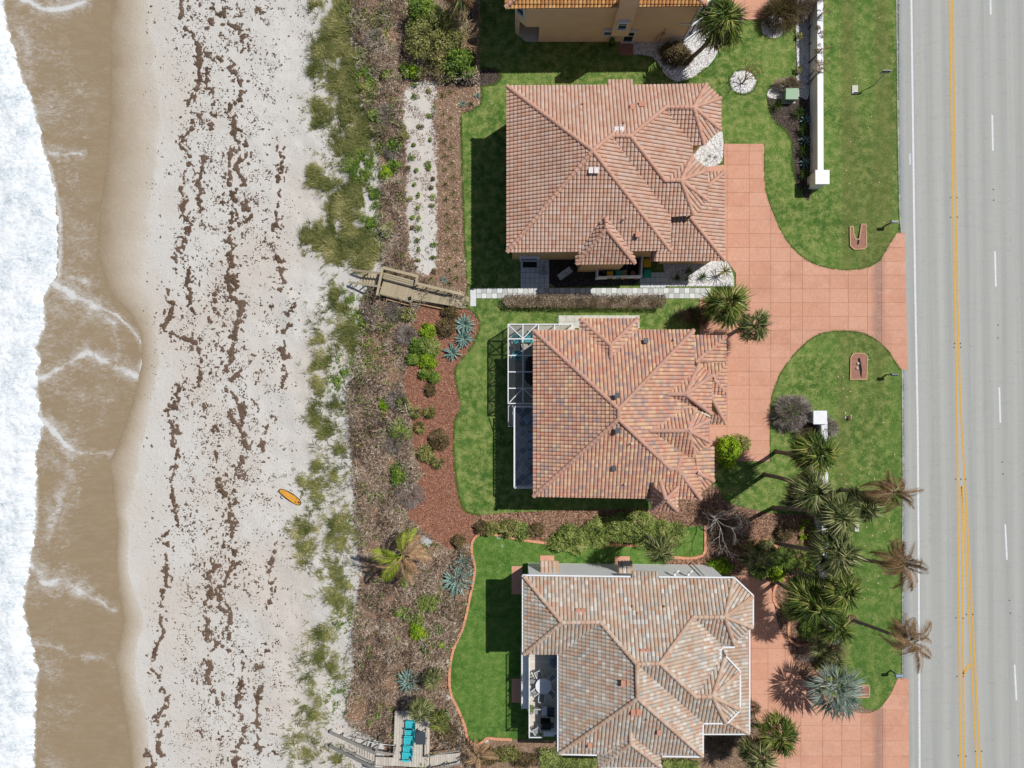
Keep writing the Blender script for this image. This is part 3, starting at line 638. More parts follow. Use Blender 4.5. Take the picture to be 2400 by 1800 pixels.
for lab, x0, y0, x1, y1 in (('salmon concrete pad under the western tiled door canopy', 1266, 1302, 1299, 1330), ('salmon concrete pad under the eastern tiled door canopy', 1441, 1304, 1476, 1332), ('long shaded pad at the north-west corner of the grey tiled house', 1199, 1327, 1224, 1393), ('purple shaded pad on the lawn below the balcony railing', 1199, 1591, 1222, 1647)):
    b = MB().prism([tuple(P(x, y, .07))[:2] for x, y in ((x0, y1), (x1, y1), (x1, y0), (x0, y0))], 0, .07); o = b.build('concrete_pad', M['slab_pink']); tag(o, lab, 'pad', None)
# red edging round the lush lawn and the tree rings
def edging(pts, label, closed=False, n=4):
    c = [P(x, y, .05) for x, y in cr(pts, n, closed)]
    if closed: c.append(c[0])
    b = MB()
    for i in range(len(c) - 1): b.bar(c[i], c[i + 1] + (c[i + 1] - c[i]).normalized() * .02, .24, .16)
    o = b.build('lawn_edging', M['brick_edge']); tag(o, label, 'edging', None)
edging(EDGE_C + TOP_C[:6], 'red concrete edging curving round the west lawn of the grey tiled house')
edging([(1653, 1232), (1653, 1280), (1650, 1296), (1640, 1304), (1617, 1308), (1581, 1306)], 'red concrete edging at the east end of the hedge lawn')
edging(ring(1792, 1288, 28, 24, 9), 'red tree ring under the fan palm by the driveway top', True, 3)
edging(ring(1838, 1394, 26, 34, 9), 'red tree ring at the foot of the widest fan palm', True, 3)
edging([(1850, 1440), (1848, 1475), (1852, 1500), (1872, 1512), (1900, 1508)], 'short hooked red edging beside the mulch south of the tree rings')
edging([(2000, 1605), (1988, 1618), (1990, 1640), (2010, 1652)], 'red edging arc under the silver fan palm')
# ------------------------------------------------------------------ houses
TW, TL = .33, .365
PROF = [(0, -.06), (.05, -.05), (.13, .05), (.36, .085), (.66, .085), (.9, .05), (1.0, -.06)]
LIP = [.085]
def prof(f): return float(np.interp(f, [a for a, _ in PROF], [b for _, b in PROF]))
def tile_arrays():
    v = []; f = []
    for y in (0, 1):
        for fx, h in PROF: v.append((fx * TW, y * TL * 1.02, h + LIP[0] * (1 - y)))
    n = len(PROF)
    for i in range(n - 1): f.append((i, i + 1, n + i + 1, n + i))
    for fx, h in PROF: v.append((fx * TW, 0, h - .02))
    for i in range(n - 1): f.append((2 * n + i, 2 * n + i + 1, i + 1, i))
    return np.array(v), np.array(f)
ASP = {'W': (-1, 0), 'E': (1, 0), 'N': (0, 1), 'S': (0, -1)}
def roof(house, verts, faces, ridges, tile, cap, thick=.16, max_single=300, lip=.085):
    LIP[0] = lip; TV, TF = tile_arrays()
    off = house.location
    V3 = {k: P(*q) - off for k, q in verts.items()}
    rf = MB(); planes = []; singles = []; jv = []; jf = []; jt = []; jn = 0; pv = []; pf = []; pt = []
    for asp, names in faces:
        pts = [V3[n] for n in names]
        if isinstance(asp, str): d = Vector(ASP[asp])
        else:
            a, b2 = V3[asp[0]], V3[asp[1]]; e = Vector((b2.x - a.x, b2.y - a.y)).normalized(); d = Vector((e.y, -e.x))
            cen = sum(((p.xy) for p in pts), Vector((0, 0))) / len(pts)
            if d.dot(a.xy - cen) < 0: d = -d
        q = np.array([[p.xy.dot(d), p.z] for p in pts]); Am = np.stack([q[:, 0], np.ones(len(q))], 1)
        sl, c0 = np.linalg.lstsq(Am, q[:, 1], rcond=None)[0]; sl = min(sl, -.05)
        c0 = float(np.mean(q[:, 1] - sl * q[:, 0]))
        zf = lambda p: sl * p.xy.dot(d) + c0
        L = math.hypot(1, sl); u = Vector((-d.y, d.x, 0)); v = Vector((-d.x / L, -d.y / L, -sl / L)); nrm = u.cross(v)
        if nrm.z < 0: u = -u; nrm = u.cross(v)
        # origin of the tile grid: lowest eave
        smin = max(p.xy.dot(d) for p in pts)
        def to_st(p): return (p.xy.dot(u.xy), (smin - p.xy.dot(d)) * L)
        O = Vector((d.x * smin, d.y * smin, sl * smin + c0))      # s = 0, t = 0
        poly2 = [to_st(p) for p in pts]
        if area(poly2) < 0: poly2 = poly2[::-1]
        top = [(p.x, p.y, zf(p)) for p in pts]
        if area(top) < 0: top = top[::-1]
        rf.prism([t[:2] for t in top], [t[2] - thick for t in top], [t[2] - .08 for t in top], True)
        s0 = math.floor(min(p[0] for p in poly2) / TW); s1 = math.ceil(max(p[0] for p in poly2) / TW); t1 = math.ceil(max(p[1] for p in poly2) / TL)
        for i in range(s0, s1):
            for j in range(0, t1):
                sx, ty = i * TW, j * TL
                cs = np.array([sx + .005, sx + TW - .005, sx + TW - .005, sx + .005, sx + TW / 2]); ct = np.array([ty + .005, ty + .005, ty + TL - .005, ty + TL - .005, ty + TL / 2])
                ins = inpoly(cs, ct, poly2); tn = R.random()
                if ins.all(): singles.append((u, v, nrm, O, sx, ty, tn)); continue
                for k in range(len(PROF) - 1):
                    xa, xb = sx + PROF[k][0] * TW, sx + PROF[k + 1][0] * TW
                    c = clip_poly(poly2, [(xa, ty), (xb, ty), (xb, ty + TL), (xa, ty + TL)])
                    if not c or abs(area(c)) < 1e-4: continue
                    n0 = len(pv)
                    for a, b2 in c:
                        hh = float(np.interp((a - xa) / (xb - xa), [0, 1], [PROF[k][1], PROF[k + 1][1]])) + LIP[0] * (1 - (b2 - ty) / TL)
                        w_ = O + u * a + v * b2 + nrm * hh; pv.append(tuple(w_))
                    pf.append(list(range(n0, len(pv)))); pt.append(tn)
    R.shuffle(singles)
    ro = rf.build('roof', M['soffit'], house)
    var = [mesh_np('roof_tile', TV, TF, M[tile], np.full(len(TF), (k + .5) / 12), data_only=True) for k in range(12)]
    # the shuffled tiles: the first few hundred as single objects, the rest joined
    for u, v, nrm, O, sx, ty, tn in singles[:max_single]:
        o = link(bpy.data.objects.new('roof_tile', var[int(tn * 11.99)]), ro); p = O + u * sx + v * ty
        o.matrix_local = Matrix(((u.x, v.x, nrm.x, p.x), (u.y, v.y, nrm.y, p.y), (u.z, v.z, nrm.z, p.z), (0, 0, 0, 1)))
    rest = singles[max_single:]
    if rest:
        B = np.array([[list(u), list(v), list(nrm)] for u, v, nrm, O, sx, ty, tn in rest]); org = np.array([list(O + u * sx + v * ty) for u, v, nrm, O, sx, ty, tn in rest])
        vv = np.einsum('kc,ncd->nkd', TV, B) + org[:, None, :]; ff = TF[None] + (np.arange(len(rest)) * len(TV))[:, None, None]
        allv = [tuple(p) for p in vv.reshape(-1, 3)] + pv; n0 = len(vv.reshape(-1, 3))
        fl = [tuple(q) for q in ff.reshape(-1, 4)] + [tuple(i + n0 for i in q) for q in pf]
        tt = [r[6] for r in rest for _ in range(len(TF))] + pt
    else: allv, fl, tt = pv, pf, pt
    me = bpy.data.meshes.new('roof_tiles'); me.from_pydata(allv, [], fl); me.validate(); me.materials.append(M[tile])
    at = me.attributes.new('tone', 'FLOAT', 'FACE'); at.data.foreach_set('value', np.array(tt[:len(me.polygons)], np.float32))
    o = link(bpy.data.objects.new('roof_tiles', me), ro); o['kind'] = 'stuff'
    # ridge and hip caps
    capm = []
    for k in range(4):
        b = MB(); b.tone = (k + .5) / 4; n = 5
        for x, r in ((0, .2), (.46, .165)):
            for j in range(n + 1):
                a = PI * j / n; b.v.append((x, math.cos(a) * r, math.sin(a) * r * .9 + (.02 if x == 0 else 0)))
        for j in range(n): b.face([j, j + 1, n + 2 + j, n + 1 + j], False)
        b.face(list(range(n, -1, -1))); capm.append(b.mesh('ridge_tile', M[cap]))
    for a, b2 in ridges:
        p, q = V3[a], V3[b2]
        if p.z > q.z: p, q = q, p
        dd = q - p; ln = dd.length; n = max(1, round(ln / .42)); dd.normalize()
        y = Vector((0, 0, 1)).cross(dd).normalized(); z = dd.cross(y)
        for k in range(n):
            o = link(bpy.data.objects.new('ridge_tile', R.choice(capm)), ro); w_ = p + dd * (k * ln / n) + z * .06
            o.matrix_local = Matrix(((dd.x, y.x, z.x, w_.x), (dd.y, y.y, z.y, w_.y), (dd.z, y.z, z.z, w_.z), (0, 0, 0, 1)))
    return ro
def walls(house, foot, zt, m, ins=.45, z0=0.0, name='wall'):
    p = [tuple(P(x, y, zt) - house.location)[:2] for x, y in foot]
    b = MB(); b.prism(inset(p, ins) if ins else p, z0, zt - .2); return b.build(name, m, house)
def vent(house, px, py, z, m='vent_red', kind=0):
    b = MB(); p = P(px, py, z) - house.location
    if kind == 0:
        b.box((p.x, p.y, p.z + .1), (.3, .36, .22)); b.box((p.x, p.y + .05, p.z + .24), (.4, .46, .06))
    elif kind == 1:
        b.lathe((p.x, p.y, p.z - .1), [(.07, 0), (.07, .45), (.05, .47)], 8)
    elif kind == 2:
        for i in (-1, 1): b.box((p.x + i * .23, p.y, p.z + .1), (.38, .5, .1))
    else:
        b.lathe((p.x, p.y, p.z - .1), [(.2, 0), (.2, .25), (.3, .27), (.28, .45), (.1, .5)], 10)
    b.build('vent', M[m], house)
def gutters(house, runs, m='gutter', dz=-.12):
    b = MB()
    for pts in runs:
        p = [P(x, y, z) - house.location + Vector((0, 0, dz)) for x, y, z in pts]; p = [q + Vector((math.copysign(.11, q.x), math.copysign(.11, q.y), .07)) for q in p]
        for i in range(len(p) - 1): b.bar(p[i], p[i + 1], .13, .13)
    b.build('gutter', M[m], house)
def window(house, c, wd, ht, face=(0, -1), sill=True, door=False, name=None):
    """framed opening on a wall; c = centre on the wall face, face = outward direction"""
    f = Vector((face[0], face[1], 0)).normalized(); s = Vector((-f.y, f.x, 0)); c = Vector(c); b = MB()
    for i in (-1, 1): b.bar(c + s * i * wd / 2 - Vector((0, 0, ht / 2)) + f * .04, c + s * i * wd / 2 + Vector((0, 0, ht / 2)) + f * .04, .12, .16, f)
    b.bar(c - s * (wd / 2 + .12) + Vector((0, 0, ht / 2 + .08)) + f * .1, c + s * (wd / 2 + .12) + Vector((0, 0, ht / 2 + .08)) + f * .1, .3, .16)
    b.bar(c - s * (wd / 2 + .1) - Vector((0, 0, ht / 2 + .05)) + f * .07, c + s * (wd / 2 + .1) - Vector((0, 0, ht / 2 + .05)) + f * .07, .2, .1)
    b.bar(c - s * wd / 2 + f * .03, c + s * wd / 2 + f * .03, .06, .06)
    o = b.build(name or ('door' if door else 'window'), M['white'], house)
    g = MB(); g.bar(c - s * (wd / 2 - .05) + f * .012, c + s * (wd / 2 - .05) + f * .012, .02, ht - .05); g.build('pane', M['glass'], o)

# ---- pink tiled house (second from the top of the photograph)
h1 = thing('house', 'two-storey house with plain pink terracotta roof beside the checkered garden path', 'house', tuple(P(1410, 420, 0)), 0, 'tile roofed beach houses')
E = 6.4
V1 = dict(A=(1188.6, 202.5, E), N1=(1424, 201, E), N2=(1482, 201, E), B1=(1424, 188.6, E - .12), B2=(1482, 188.6, E - .12), T1=(1655, 198.3, E), T2=(1688, 231, E), T3=(1688, 304.6, E), T4=(1650, 340, E), T5=(1621, 341, E), T6=(1622, 367, E),
          Pk=(1389, 353.6, 9.6), R1=(1431, 319, 8.75), R2=(1477.6, 319.4, 8.75), Q1=(1560, 252, 7.5), Q2=(1625.3, 252.3, 7.5), BL=(1188.6, 590.7, E), BR=(1570.5, 587, E), VE=(1570, 508, E), S1=(1558.6, 424, 7.5), S2=(1595.8, 423, 7.5),
          U1=(1657, 399, E), U2=(1657, 470, E), U3=(1625, 504, E), U0=(1621.5, 367, E), D1=(1351, 618, E - .55), D2=(1487, 617, E - .55), DA=(1420.7, 536, 8.0), DR=(1420, 508, 8.05), DL1=(1345, 590.7, E), DL2=(1487, 590.7, E), DW=(1351, 600, E - .1), DE=(1487, 600, E - .1),
          g1=(1571, 505, 5.55), g2=(1616, 508, 5.6), g3=(1698, 611, 4.3), g4=(1524, 612, 4.3), g5=(1571, 560, 4.9), g6=(1657, 468, 4.9), g7=(1658, 437, 4.85), g8=(1697, 403, 4.3), g9=(1657, 403, 4.3), g10=(1527, 590, 4.55))
F1 = [('W', 'A Pk BL'), ('N', 'A N1 N2 T1 Q2 Q1 R2 R1 Pk'), ('N', 'N1 B1 B2 N2'), (('T1', 'T2'), 'Q2 T1 T2'), (('T2', 'T3'), 'Q2 T2 T3'), (('T3', 'T4'), 'Q2 T3 T4'), ('S', 'Q1 Q2 T4 T5'), ('E', 'R2 Q1 T5 T6 S1'),
      ('N', 'S1 S2 U0'), ('S', 'R1 R2 S1 S2 U3 VE'), ('E', 'Pk R1 VE BR'), ('S', 'Pk BL BR'), (('U0', 'U1'), 'S2 U0 U1'), (('U1', 'U2'), 'S2 U1 U2'), (('U2', 'U3'), 'S2 U2 U3'),
      ('W', 'DR DA D1 DW'), ('E', 'DR DA D2 DE'), ('S', 'DA D1 D2'), ('S', 'g1 g2 g3 g4 g10'), ('E', 'g2 g6 g7 g8 g3'), ('N', 'g9 g8 g7')]
roof(h1, V1, [(a, s.split()) for a, s in F1], [('A', 'Pk'), ('BL', 'Pk'), ('Pk', 'R1'), ('R1', 'R2'), ('R2', 'Q1'), ('Q1', 'Q2'), ('Q2', 'T1'), ('Q2', 'T2'), ('Q2', 'T3'), ('Q2', 'T4'), ('R2', 'S1'), ('S1', 'S2'), ('S2', 'U0'), ('S2', 'U1'), ('S2', 'U2'), ('S2', 'U3'),
      ('Pk', 'BR'), ('DR', 'DA'), ('DA', 'D1'), ('DA', 'D2'), ('g2', 'g3'), ('g7', 'g8')], 'tile_pink', 'cap_pink')
walls(h1, [(1188.6, 202.5), (1655, 200), (1688, 231), (1688, 305), (1650, 340), (1622, 342), (1622, 367), (1657, 399), (1657, 470), (1625, 504), (1570, 508), (1570.5, 588), (1188.6, 590)], E, M['tan_wall'])
walls(h1, [(1400, 580), (1470, 580), (1470, 612), (1368, 612), (1368, 580)], E - .6, M['tan_wall'], .0, name='wall')
walls(h1, [(1560, 560), (1560, 604), (1690, 604), (1690, 410), (1640, 410)], 4.2, M['tan_wall'], .15, name='wall')
for a in ((1318, 222, 6.9), (1365, 243, 7.2)): pass
for x, y, z, m, k in ((1365, 244, 7.4, 'vent_red', 1), (1481, 254, 7.5, 'vent_red', 0), (1502, 247, 7.4, 'vent_red', 0), (1461, 290, 8.2, 'vent_red', 1), (1451, 305, 8.6, 'vent_pale', 2), (1391, 400, 9.15, 'vent_pale', 2), (1494, 552, 7.15, 'vent_red', 0), (1466, 511, 7.9, 'vent_red', 1)):
    vent(h1, x, y, z, m, k)
yw = (900 - 590.7) / S * (H - E) / H + .45
wy = P(1200, 590.7, E).y + .45 - h1.location.y
# sliding door under the south-west corner
window(h1, (P(1241, 600, 1).x - h1.location.x, wy, 1.15), 1.7, 2.0, (0, -1), door=True)

# ---- blended red house (third)
h2 = thing('house', 'house with mottled red and brown clay roof beside the screened pool cage', 'house', tuple(P(1450, 970, 0)), 0, 'tile roofed beach houses')
V2 = dict(A=(1250.6, 775, E), TR=(1625.3, 773.8, E), U=(1449.4, 958.6, 9.4), L=(1449.4, 981.9, 9.4), BL=(1250.6, 1163.3, E), BR=(1642, 1169.6, E), D1=(1359.5, 747.7, E - .35), D2=(1493.7, 747.7, E - .35), DA=(1431.2, 809.7, 7.45), DR=(1431.2, 838, 7.55), D3=(1358, 778, E), D4=(1494.5, 776, E),
          K=(1572, 1100, 7.35), K2=(1586, 1098, 7.25), TRe=(1626, 905, E), Ke=(1642, 1060, E - .05), Lx=(1638, 1000, E),
          a0=(1562, 924, 7.6), a1=(1606.3, 924, 7.55), a2=(1638, 853, E - .35), a3=(1667, 880.6, E - .35), a4=(1665, 969, E - .35), a5=(1617, 952, E - .35), aw=(1572, 912, 7.35), ax=(1580, 950, 7.25),
          b0=(1522, 1010, 8.25), b1=(1612.6, 1009.3, 8.1), b2=(1626, 957, E), b3=(1661, 984, E), b4=(1661, 1034.6, E), b5=(1627.5, 1067, E), bw=(1573, 955, 7.3), bx=(1575, 1068, 7.25),
          p1=(1618, 785, 5.0), p2=(1700, 788, 4.1), p3=(1630, 849, 5.3), p4=(1701, 850, 4.1), p5=(1671, 887, 5.0), p6=(1701, 923, 4.1), p7=(1663, 925, 5.0), p8=(1700, 993, 4.1), p9=(1668, 960, 5.0), p10=(1665, 994, 4.1), p11=(1630, 852, 5.3), p12=(1668, 880, 5.0), p0=(1668, 813, 4.6),
          x1=(1596, 1071, 7.0), x2=(1672, 1045, 5.9), x3=(1672, 1127, 5.9), x4=(1642, 1153, 5.9), x5=(1634, 1108, 6.52), x6=(1626, 1062, 6.6),
          s1=(1529.5, 1144.5, E + .55), s2=(1586, 1144.5, E + .55), s3=(1586, 1196, E + .55), s4=(1529.5, 1195, E + .55), sA=(1560, 1170.5, 8.3), sR=(1546.5, 1126, 7.9))
F2 = [('W', 'A U L BL'), ('N', 'A TR U'), ('W', 'DR DA D1 D3'), ('E', 'DR DA D2 D4'), ('N', 'DA D1 D2'), ('E', 'U TR TRe Lx Ke BR K2 K L'), ('S', 'L BL BR K2 K'),
      ('N', 'a0 a1 a2 aw'), (('a2', 'a3'), 'a1 a2 a3'), (('a3', 'a4'), 'a1 a3 a4'), (('a4', 'a5'), 'a1 a4 a5'), ('S', 'a0 a1 a5 ax'),
      ('N', 'b0 b1 b2 bw'), (('b2', 'b3'), 'b1 b2 b3'), (('b3', 'b4'), 'b1 b3 b4'), (('b4', 'b5'), 'b1 b4 b5'), ('S', 'b0 b1 b5 bx'),
      ('N', 'p1 p2 p3'), ('E', 'p3 p2 p4'), ('N', 'p11 p4 p5'), ('E', 'p5 p4 p6'), ('S', 'p5 p6 p7'), ('E', 'p7 p6 p8'), ('S', 'p9 p8 p10'), ('E', 'x6 x2 x3 x5'), (('x3', 'x4'), 'x5 x3 x4'),
      ('N', 'sA s1 s2'), ('E', 'sA s2 s3'), ('S', 'sA s3 s4'), ('W', 'sA s4 s1')]
roof(h2, V2, [(a, s.split()) for a, s in F2], [('A', 'U'), ('U', 'L'), ('BL', 'L'), ('U', 'TR'), ('L', 'K'), ('K', 'K2'), ('K2', 'BR'), ('K2', 'x1'), ('DR', 'DA'), ('DA', 'D1'), ('DA', 'D2'), ('a0', 'a1'), ('a1', 'a2'), ('a1', 'a3'), ('a1', 'a4'), ('a1', 'a5'),
      ('b0', 'b1'), ('b1', 'b2'), ('b1', 'b3'), ('b1', 'b4'), ('b1', 'b5'), ('p3', 'p2'), ('p5', 'p4'), ('p5', 'p6'), ('p7', 'p8'), ('x5', 'x3'), ('sA', 's1'), ('sA', 's2'), ('sA', 's3'), ('sA', 's4'), ('sR', 'sA')], 'tile_red', 'cap_red')
walls(h2, [(1251, 775), (1625, 774), (1628, 957), (1636, 1060), (1642, 1169), (1251, 1163)], E - .1, M['cream_wall'], .55)
walls(h2, [(1600, 855), (1636, 858), (1662, 882), (1660, 960), (1617, 945), (1600, 945)], E - .65, M['cream_wall'], .45)
walls(h2, [(1600, 962), (1622, 962), (1655, 986), (1655, 1033), (1625, 1062), (1600, 1062)], E - .3, M['cream_wall'], .5)
walls(h2, [(1372, 760), (1482, 760), (1482, 790), (1372, 790)], E - .4, M['cream_wall'], 0)
walls(h2, [(1533, 1148), (1582, 1148), (1582, 1192), (1533, 1192)], E + .5, M['cream_wall'], .1)
walls(h2, [(1600, 790), (1690, 795), (1690, 985), (1600, 985)], 4.0, M['cream_wall'], .2)
walls(h2, [(1600, 1050), (1664, 1050), (1664, 1120), (1640, 1146), (1600, 1146)], 5.7, M['cream_wall'], .1)
for x, y, z, k in ((1513, 800, 7.1, 3), (1446, 928, 9.5, 3), (1447, 1010, 9.3, 3), (1438, 1098, 7.5, 3)): vent(h2, x, y, z, 'dark_metal', 0)
for x, y, z in ((1579, 796, 7.0), (1479, 1039, 8.6), (1464, 1134, 7.0)): vent(h2, x, y, z, 'white', 1)

# ---- grey blended house (bottom)
h3 = thing('house', 'house with pale grey and peach tile roof and white gutters above the terrace', 'house', tuple(P(1480, 1580, 0)), 0, 'tile roofed beach houses')
V3_ = dict(A=(1229, 1351.8, E), N1=(1481.4, 1355, E), N2=(1541, 1355.5, E), B1=(1481.4, 1339, E - .15), B2=(1541, 1340, E - .15), T1=(1718, 1357, E), T2=(1761.6, 1398.8, E), T3=(1761.6, 1469.3, E), T4=(1720, 1509, E),
           a=(1317, 1458.5, 8.1), b=(1406.6, 1457.4, 8.1), BL=(1229, 1531.9, E), V0=(1311, 1531.9, E), W0=(1312, 1764, E), c=(1492, 1556, 9.7), d=(1546.5, 1554, 9.7), e=(1494, 1635.6, 9.7), f=(1624, 1445.8, 7.9), g=(1698, 1445.8, 7.9),
           SE=(1644, 1769, E), h=(1629.6, 1632, 7.8), i=(1669.4, 1632, 7.8), v1=(1689, 1509, E), v2=(1691, 1541, E), O1=(1698, 1541.6, E), O2=(1731, 1576, E), O3=(1731, 1661, E), O4=(1700, 1691.7, E), vs=(1644, 1691.7, E),
           D1=(1403, 1796.5, E - .6), D2=(1548, 1796.5, E - .6), DA=(1477.8, 1742, 7.5), DR=(1477.8, 1711, 7.6), D3=(1402, 1772, E - .1), D4=(1548, 1774, E - .1),
           q1=(1722, 1513, 5.35), q2=(1751, 1481, 4.9), q3=(1753, 1717, 4.9), q4=(1702, 1540, 5.55), q5=(1735, 1578, 5.3), q6=(1735, 1660, 5.3), q7=(1704, 1690, 5.55), q8=(1645, 1717, 4.9), q9=(1645, 1690, 5.5), q10=(1693, 1520, 5.55))
F3 = [('W', 'A a BL'), ('N', 'A N1 N2 T1 g f d c b a'), ('N', 'N1 B1 B2 N2'), ('S', 'BL a b V0'), ('W', 'b c e W0 V0'), ('S', 'e SE W0'), ('E', 'c vs SE e'), ('S', 'c d h i O4 vs'), ('E', 'd f v1 v2 h'), ('S', 'f g T4 v1'), ('N', 'h i O1 v2'),
      (('T1', 'T2'), 'g T1 T2'), (('T2', 'T3'), 'g T2 T3'), (('T3', 'T4'), 'g T3 T4'), (('O1', 'O2'), 'i O1 O2'), (('O2', 'O3'), 'i O2 O3'), (('O3', 'O4'), 'i O3 O4'), ('W', 'DR DA D1 D3'), ('E', 'DR DA D2 D4'), ('S', 'DA D1 D2'),
      ('E', 'q10 q2 q3 q7 q6 q5 q4'), ('S', 'q9 q7 q3 q8')]
roof(h3, V3_, [(x, s.split()) for x, s in F3], [('A', 'a'), ('a', 'b'), ('BL', 'a'), ('b', 'c'), ('c', 'd'), ('c', 'e'), ('e', 'W0'), ('e', 'SE'), ('d', 'f'), ('f', 'g'), ('g', 'T1'), ('g', 'T2'), ('g', 'T3'), ('g', 'T4'), ('d', 'h'), ('h', 'i'), ('i', 'O1'), ('i', 'O2'), ('i', 'O3'), ('i', 'O4'), ('DR', 'DA'), ('DA', 'D1'), ('DA', 'D2'), ('q7', 'q3'), ('q10', 'q2')], 'tile_grey', 'cap_grey', lip=.05)
walls(h3, [(1229, 1352), (1718, 1357), (1761, 1399), (1761, 1469), (1720, 1509), (1698, 1541), (1731, 1576), (1731, 1661), (1700, 1692), (1644, 1692), (1644, 1769), (1312, 1764), (1311, 1532), (1229, 1532)], E, M['white_wall'])
walls(h3, [(1415, 1760), (1536, 1760), (1536, 1790), (1415, 1790)], E - .6, M['white_wall'], 0)
walls(h3, [(1640, 1505), (1742, 1490), (1742, 1708), (1650, 1708)], 4.85, M['white_wall'], .1)
gutters(h3, [[(1228, 1351, E), (1481, 1354.5, E)], [(1541, 1355, E), (1718, 1356.5, E), (1762.5, 1398.5, E), (1762.5, 1470, E), (1721, 1510, E)], [(1228, 1351, E), (1228, 1533, E), (1310.5, 1533, E), (1310.5, 1765, E), (1402, 1767, E)], [(1402, 1797.5, E - .6), (1549, 1797.5, E - .6)], [(1549, 1770, E), (1645, 1771, E), (1645, 1693, E), (1701, 1693, E), (1732, 1662, E), (1732, 1576, E), (1699, 1541, E)], [(1754, 1480, 4.9), (1754, 1718, 4.9), (1645, 1718, 4.9)]])
b = MB(); p = P(1693, 1525, E) - h3.location
b.box((p.x - .3, p.y - .4, p.z - .1), (.35, 1.2, .5)); b.box((p.x + .5, p.y + .35, p.z - .1), (1.1, .15, .5)); b.build('parapet', M['white'], h3)
for x, y, z, k in ((1361, 1432, 7.7, 2), (1512, 1527, 9.2, 2), (1490, 1668, 9.1, 2), (1544, 1715, 7.9, 0), (1382, 1745, 7.0, 0), (1482, 1419, 7.5, 1), (1556, 1419, 7.5, 1), (1493, 1435, 7.7, 1), (1467, 1600, 9.3, 2), (1515, 1685, 8.6, 1), (1587, 1461, 8.0, 1)): vent(h3, x, y, z, 'vent_red', k)
# door canopies and fittings on the sunlit north wall
nw = (P(1200, 1354, E).y - .45) - h3.location.y
for xa, xb in ((1266, 1310), (1449, 1483)):
    x0 = P(xa, 1330, 3.2).x - h3.location.x; x1 = P(xb, 1330, 3.2).x - h3.location.x
    b = MB(); b.v = []; b.prism([(x0, nw - .05), (x1, nw - .05), (x1, nw + 1.0), (x0, nw + 1.0)], [3.25, 3.25, 2.75, 2.75], [3.4, 3.4, 2.9, 2.9], True)
    cn = b.build('canopy', M['soffit'], h3); n = int((x1 - x0) / .36)
    for i in range(n):
        for j in range(2):
            t = MB(); t.tone = R.random(); y0 = nw + 1.05 - j * .55
            for k in range(6): t.poly([(x0 + i * .36 + PROF[k][0] * .36, y0, 2.93 + j * .26 + PROF[k][1]), (x0 + i * .36 + PROF[k + 1][0] * .36, y0, 2.93 + j * .26 + PROF[k + 1][1]), (x0 + i * .36 + PROF[k + 1][0] * .36, y0 - .55, 3.15 + j * .26 + PROF[k + 1][1]), (x0 + i * .36 + PROF[k][0] * .36, y0 - .55, 3.15 + j * .26 + PROF[k][1])])
            t.build('roof_tile', M['tile_grey'], cn)
b = MB()
for x in (1580, 1612):
    q = P(x, 1340, 4).x - h3.location.x; b.box((q, nw + .12, 4.2), (.18, .24, .22)); b.tube([(q, nw + .2, 4.2), (q + .35, nw + .5, 4.35)], .1, 6)
q = P(1522, 1345, 5).x - h3.location.x; b.box((q, nw + .1, 4.6), (.2, .2, .3)); b.build('wall_lamp', M['white'], h3)
b = MB(); q = P(1652, 1340, 5).x - h3.location.x; b.tube([(q - .6, nw + .08, 6.0), (q + .1, nw + .08, 5.6), (q + .1, nw + .08, .1)], .06, 6); b.build('downpipe', M['white'], h3)

def wall_windows(house, foot, zt, ins, sides, levels):
    p = inset([tuple(P(x, y, zt) - house.location)[:2] for x, y in foot], ins)
    for i in range(len(p)):
        a = Vector(p[i]); b2 = Vector(p[(i + 1) % len(p)]); d = b2 - a; ln = d.length
        if ln < 3: continue
        d.normalize(); f = (d.y, -d.x)
        sd = 'W' if f[0] < -.9 else 'S' if f[1] < -.9 else 'E' if f[0] > .9 else 'N'
        if sd not in sides: continue
        for k in range(int(ln / 3.4)):
            q = a + d * (ln * (k + .5) / int(ln / 3.4))
            for z in levels: window(house, (q.x + f[0] * .01, q.y + f[1] * .01, z), 1.2, 1.3, f)
wall_windows(h1, [(1188.6, 202.5), (1655, 200), (1688, 231), (1688, 305), (1650, 340), (1622, 342), (1622, 367), (1657, 399), (1657, 470), (1625, 504), (1570, 508), (1570.5, 588), (1188.6, 590)], E, .45, 'W', (1.6, 4.5))
wall_windows(h2, [(1251, 775), (1625, 774), (1628, 957), (1636, 1060), (1642, 1169), (1251, 1163)], E - .1, .55, 'WS', (1.6, 4.4))
wall_windows(h3, [(1229, 1352), (1718, 1357), (1761, 1399), (1761, 1469), (1720, 1509), (1698, 1541), (1731, 1576), (1731, 1661), (1700, 1692), (1644, 1692), (1644, 1769), (1312, 1764), (1311, 1532), (1229, 1532)], E, .45, 'WS', (1.6, 4.5))
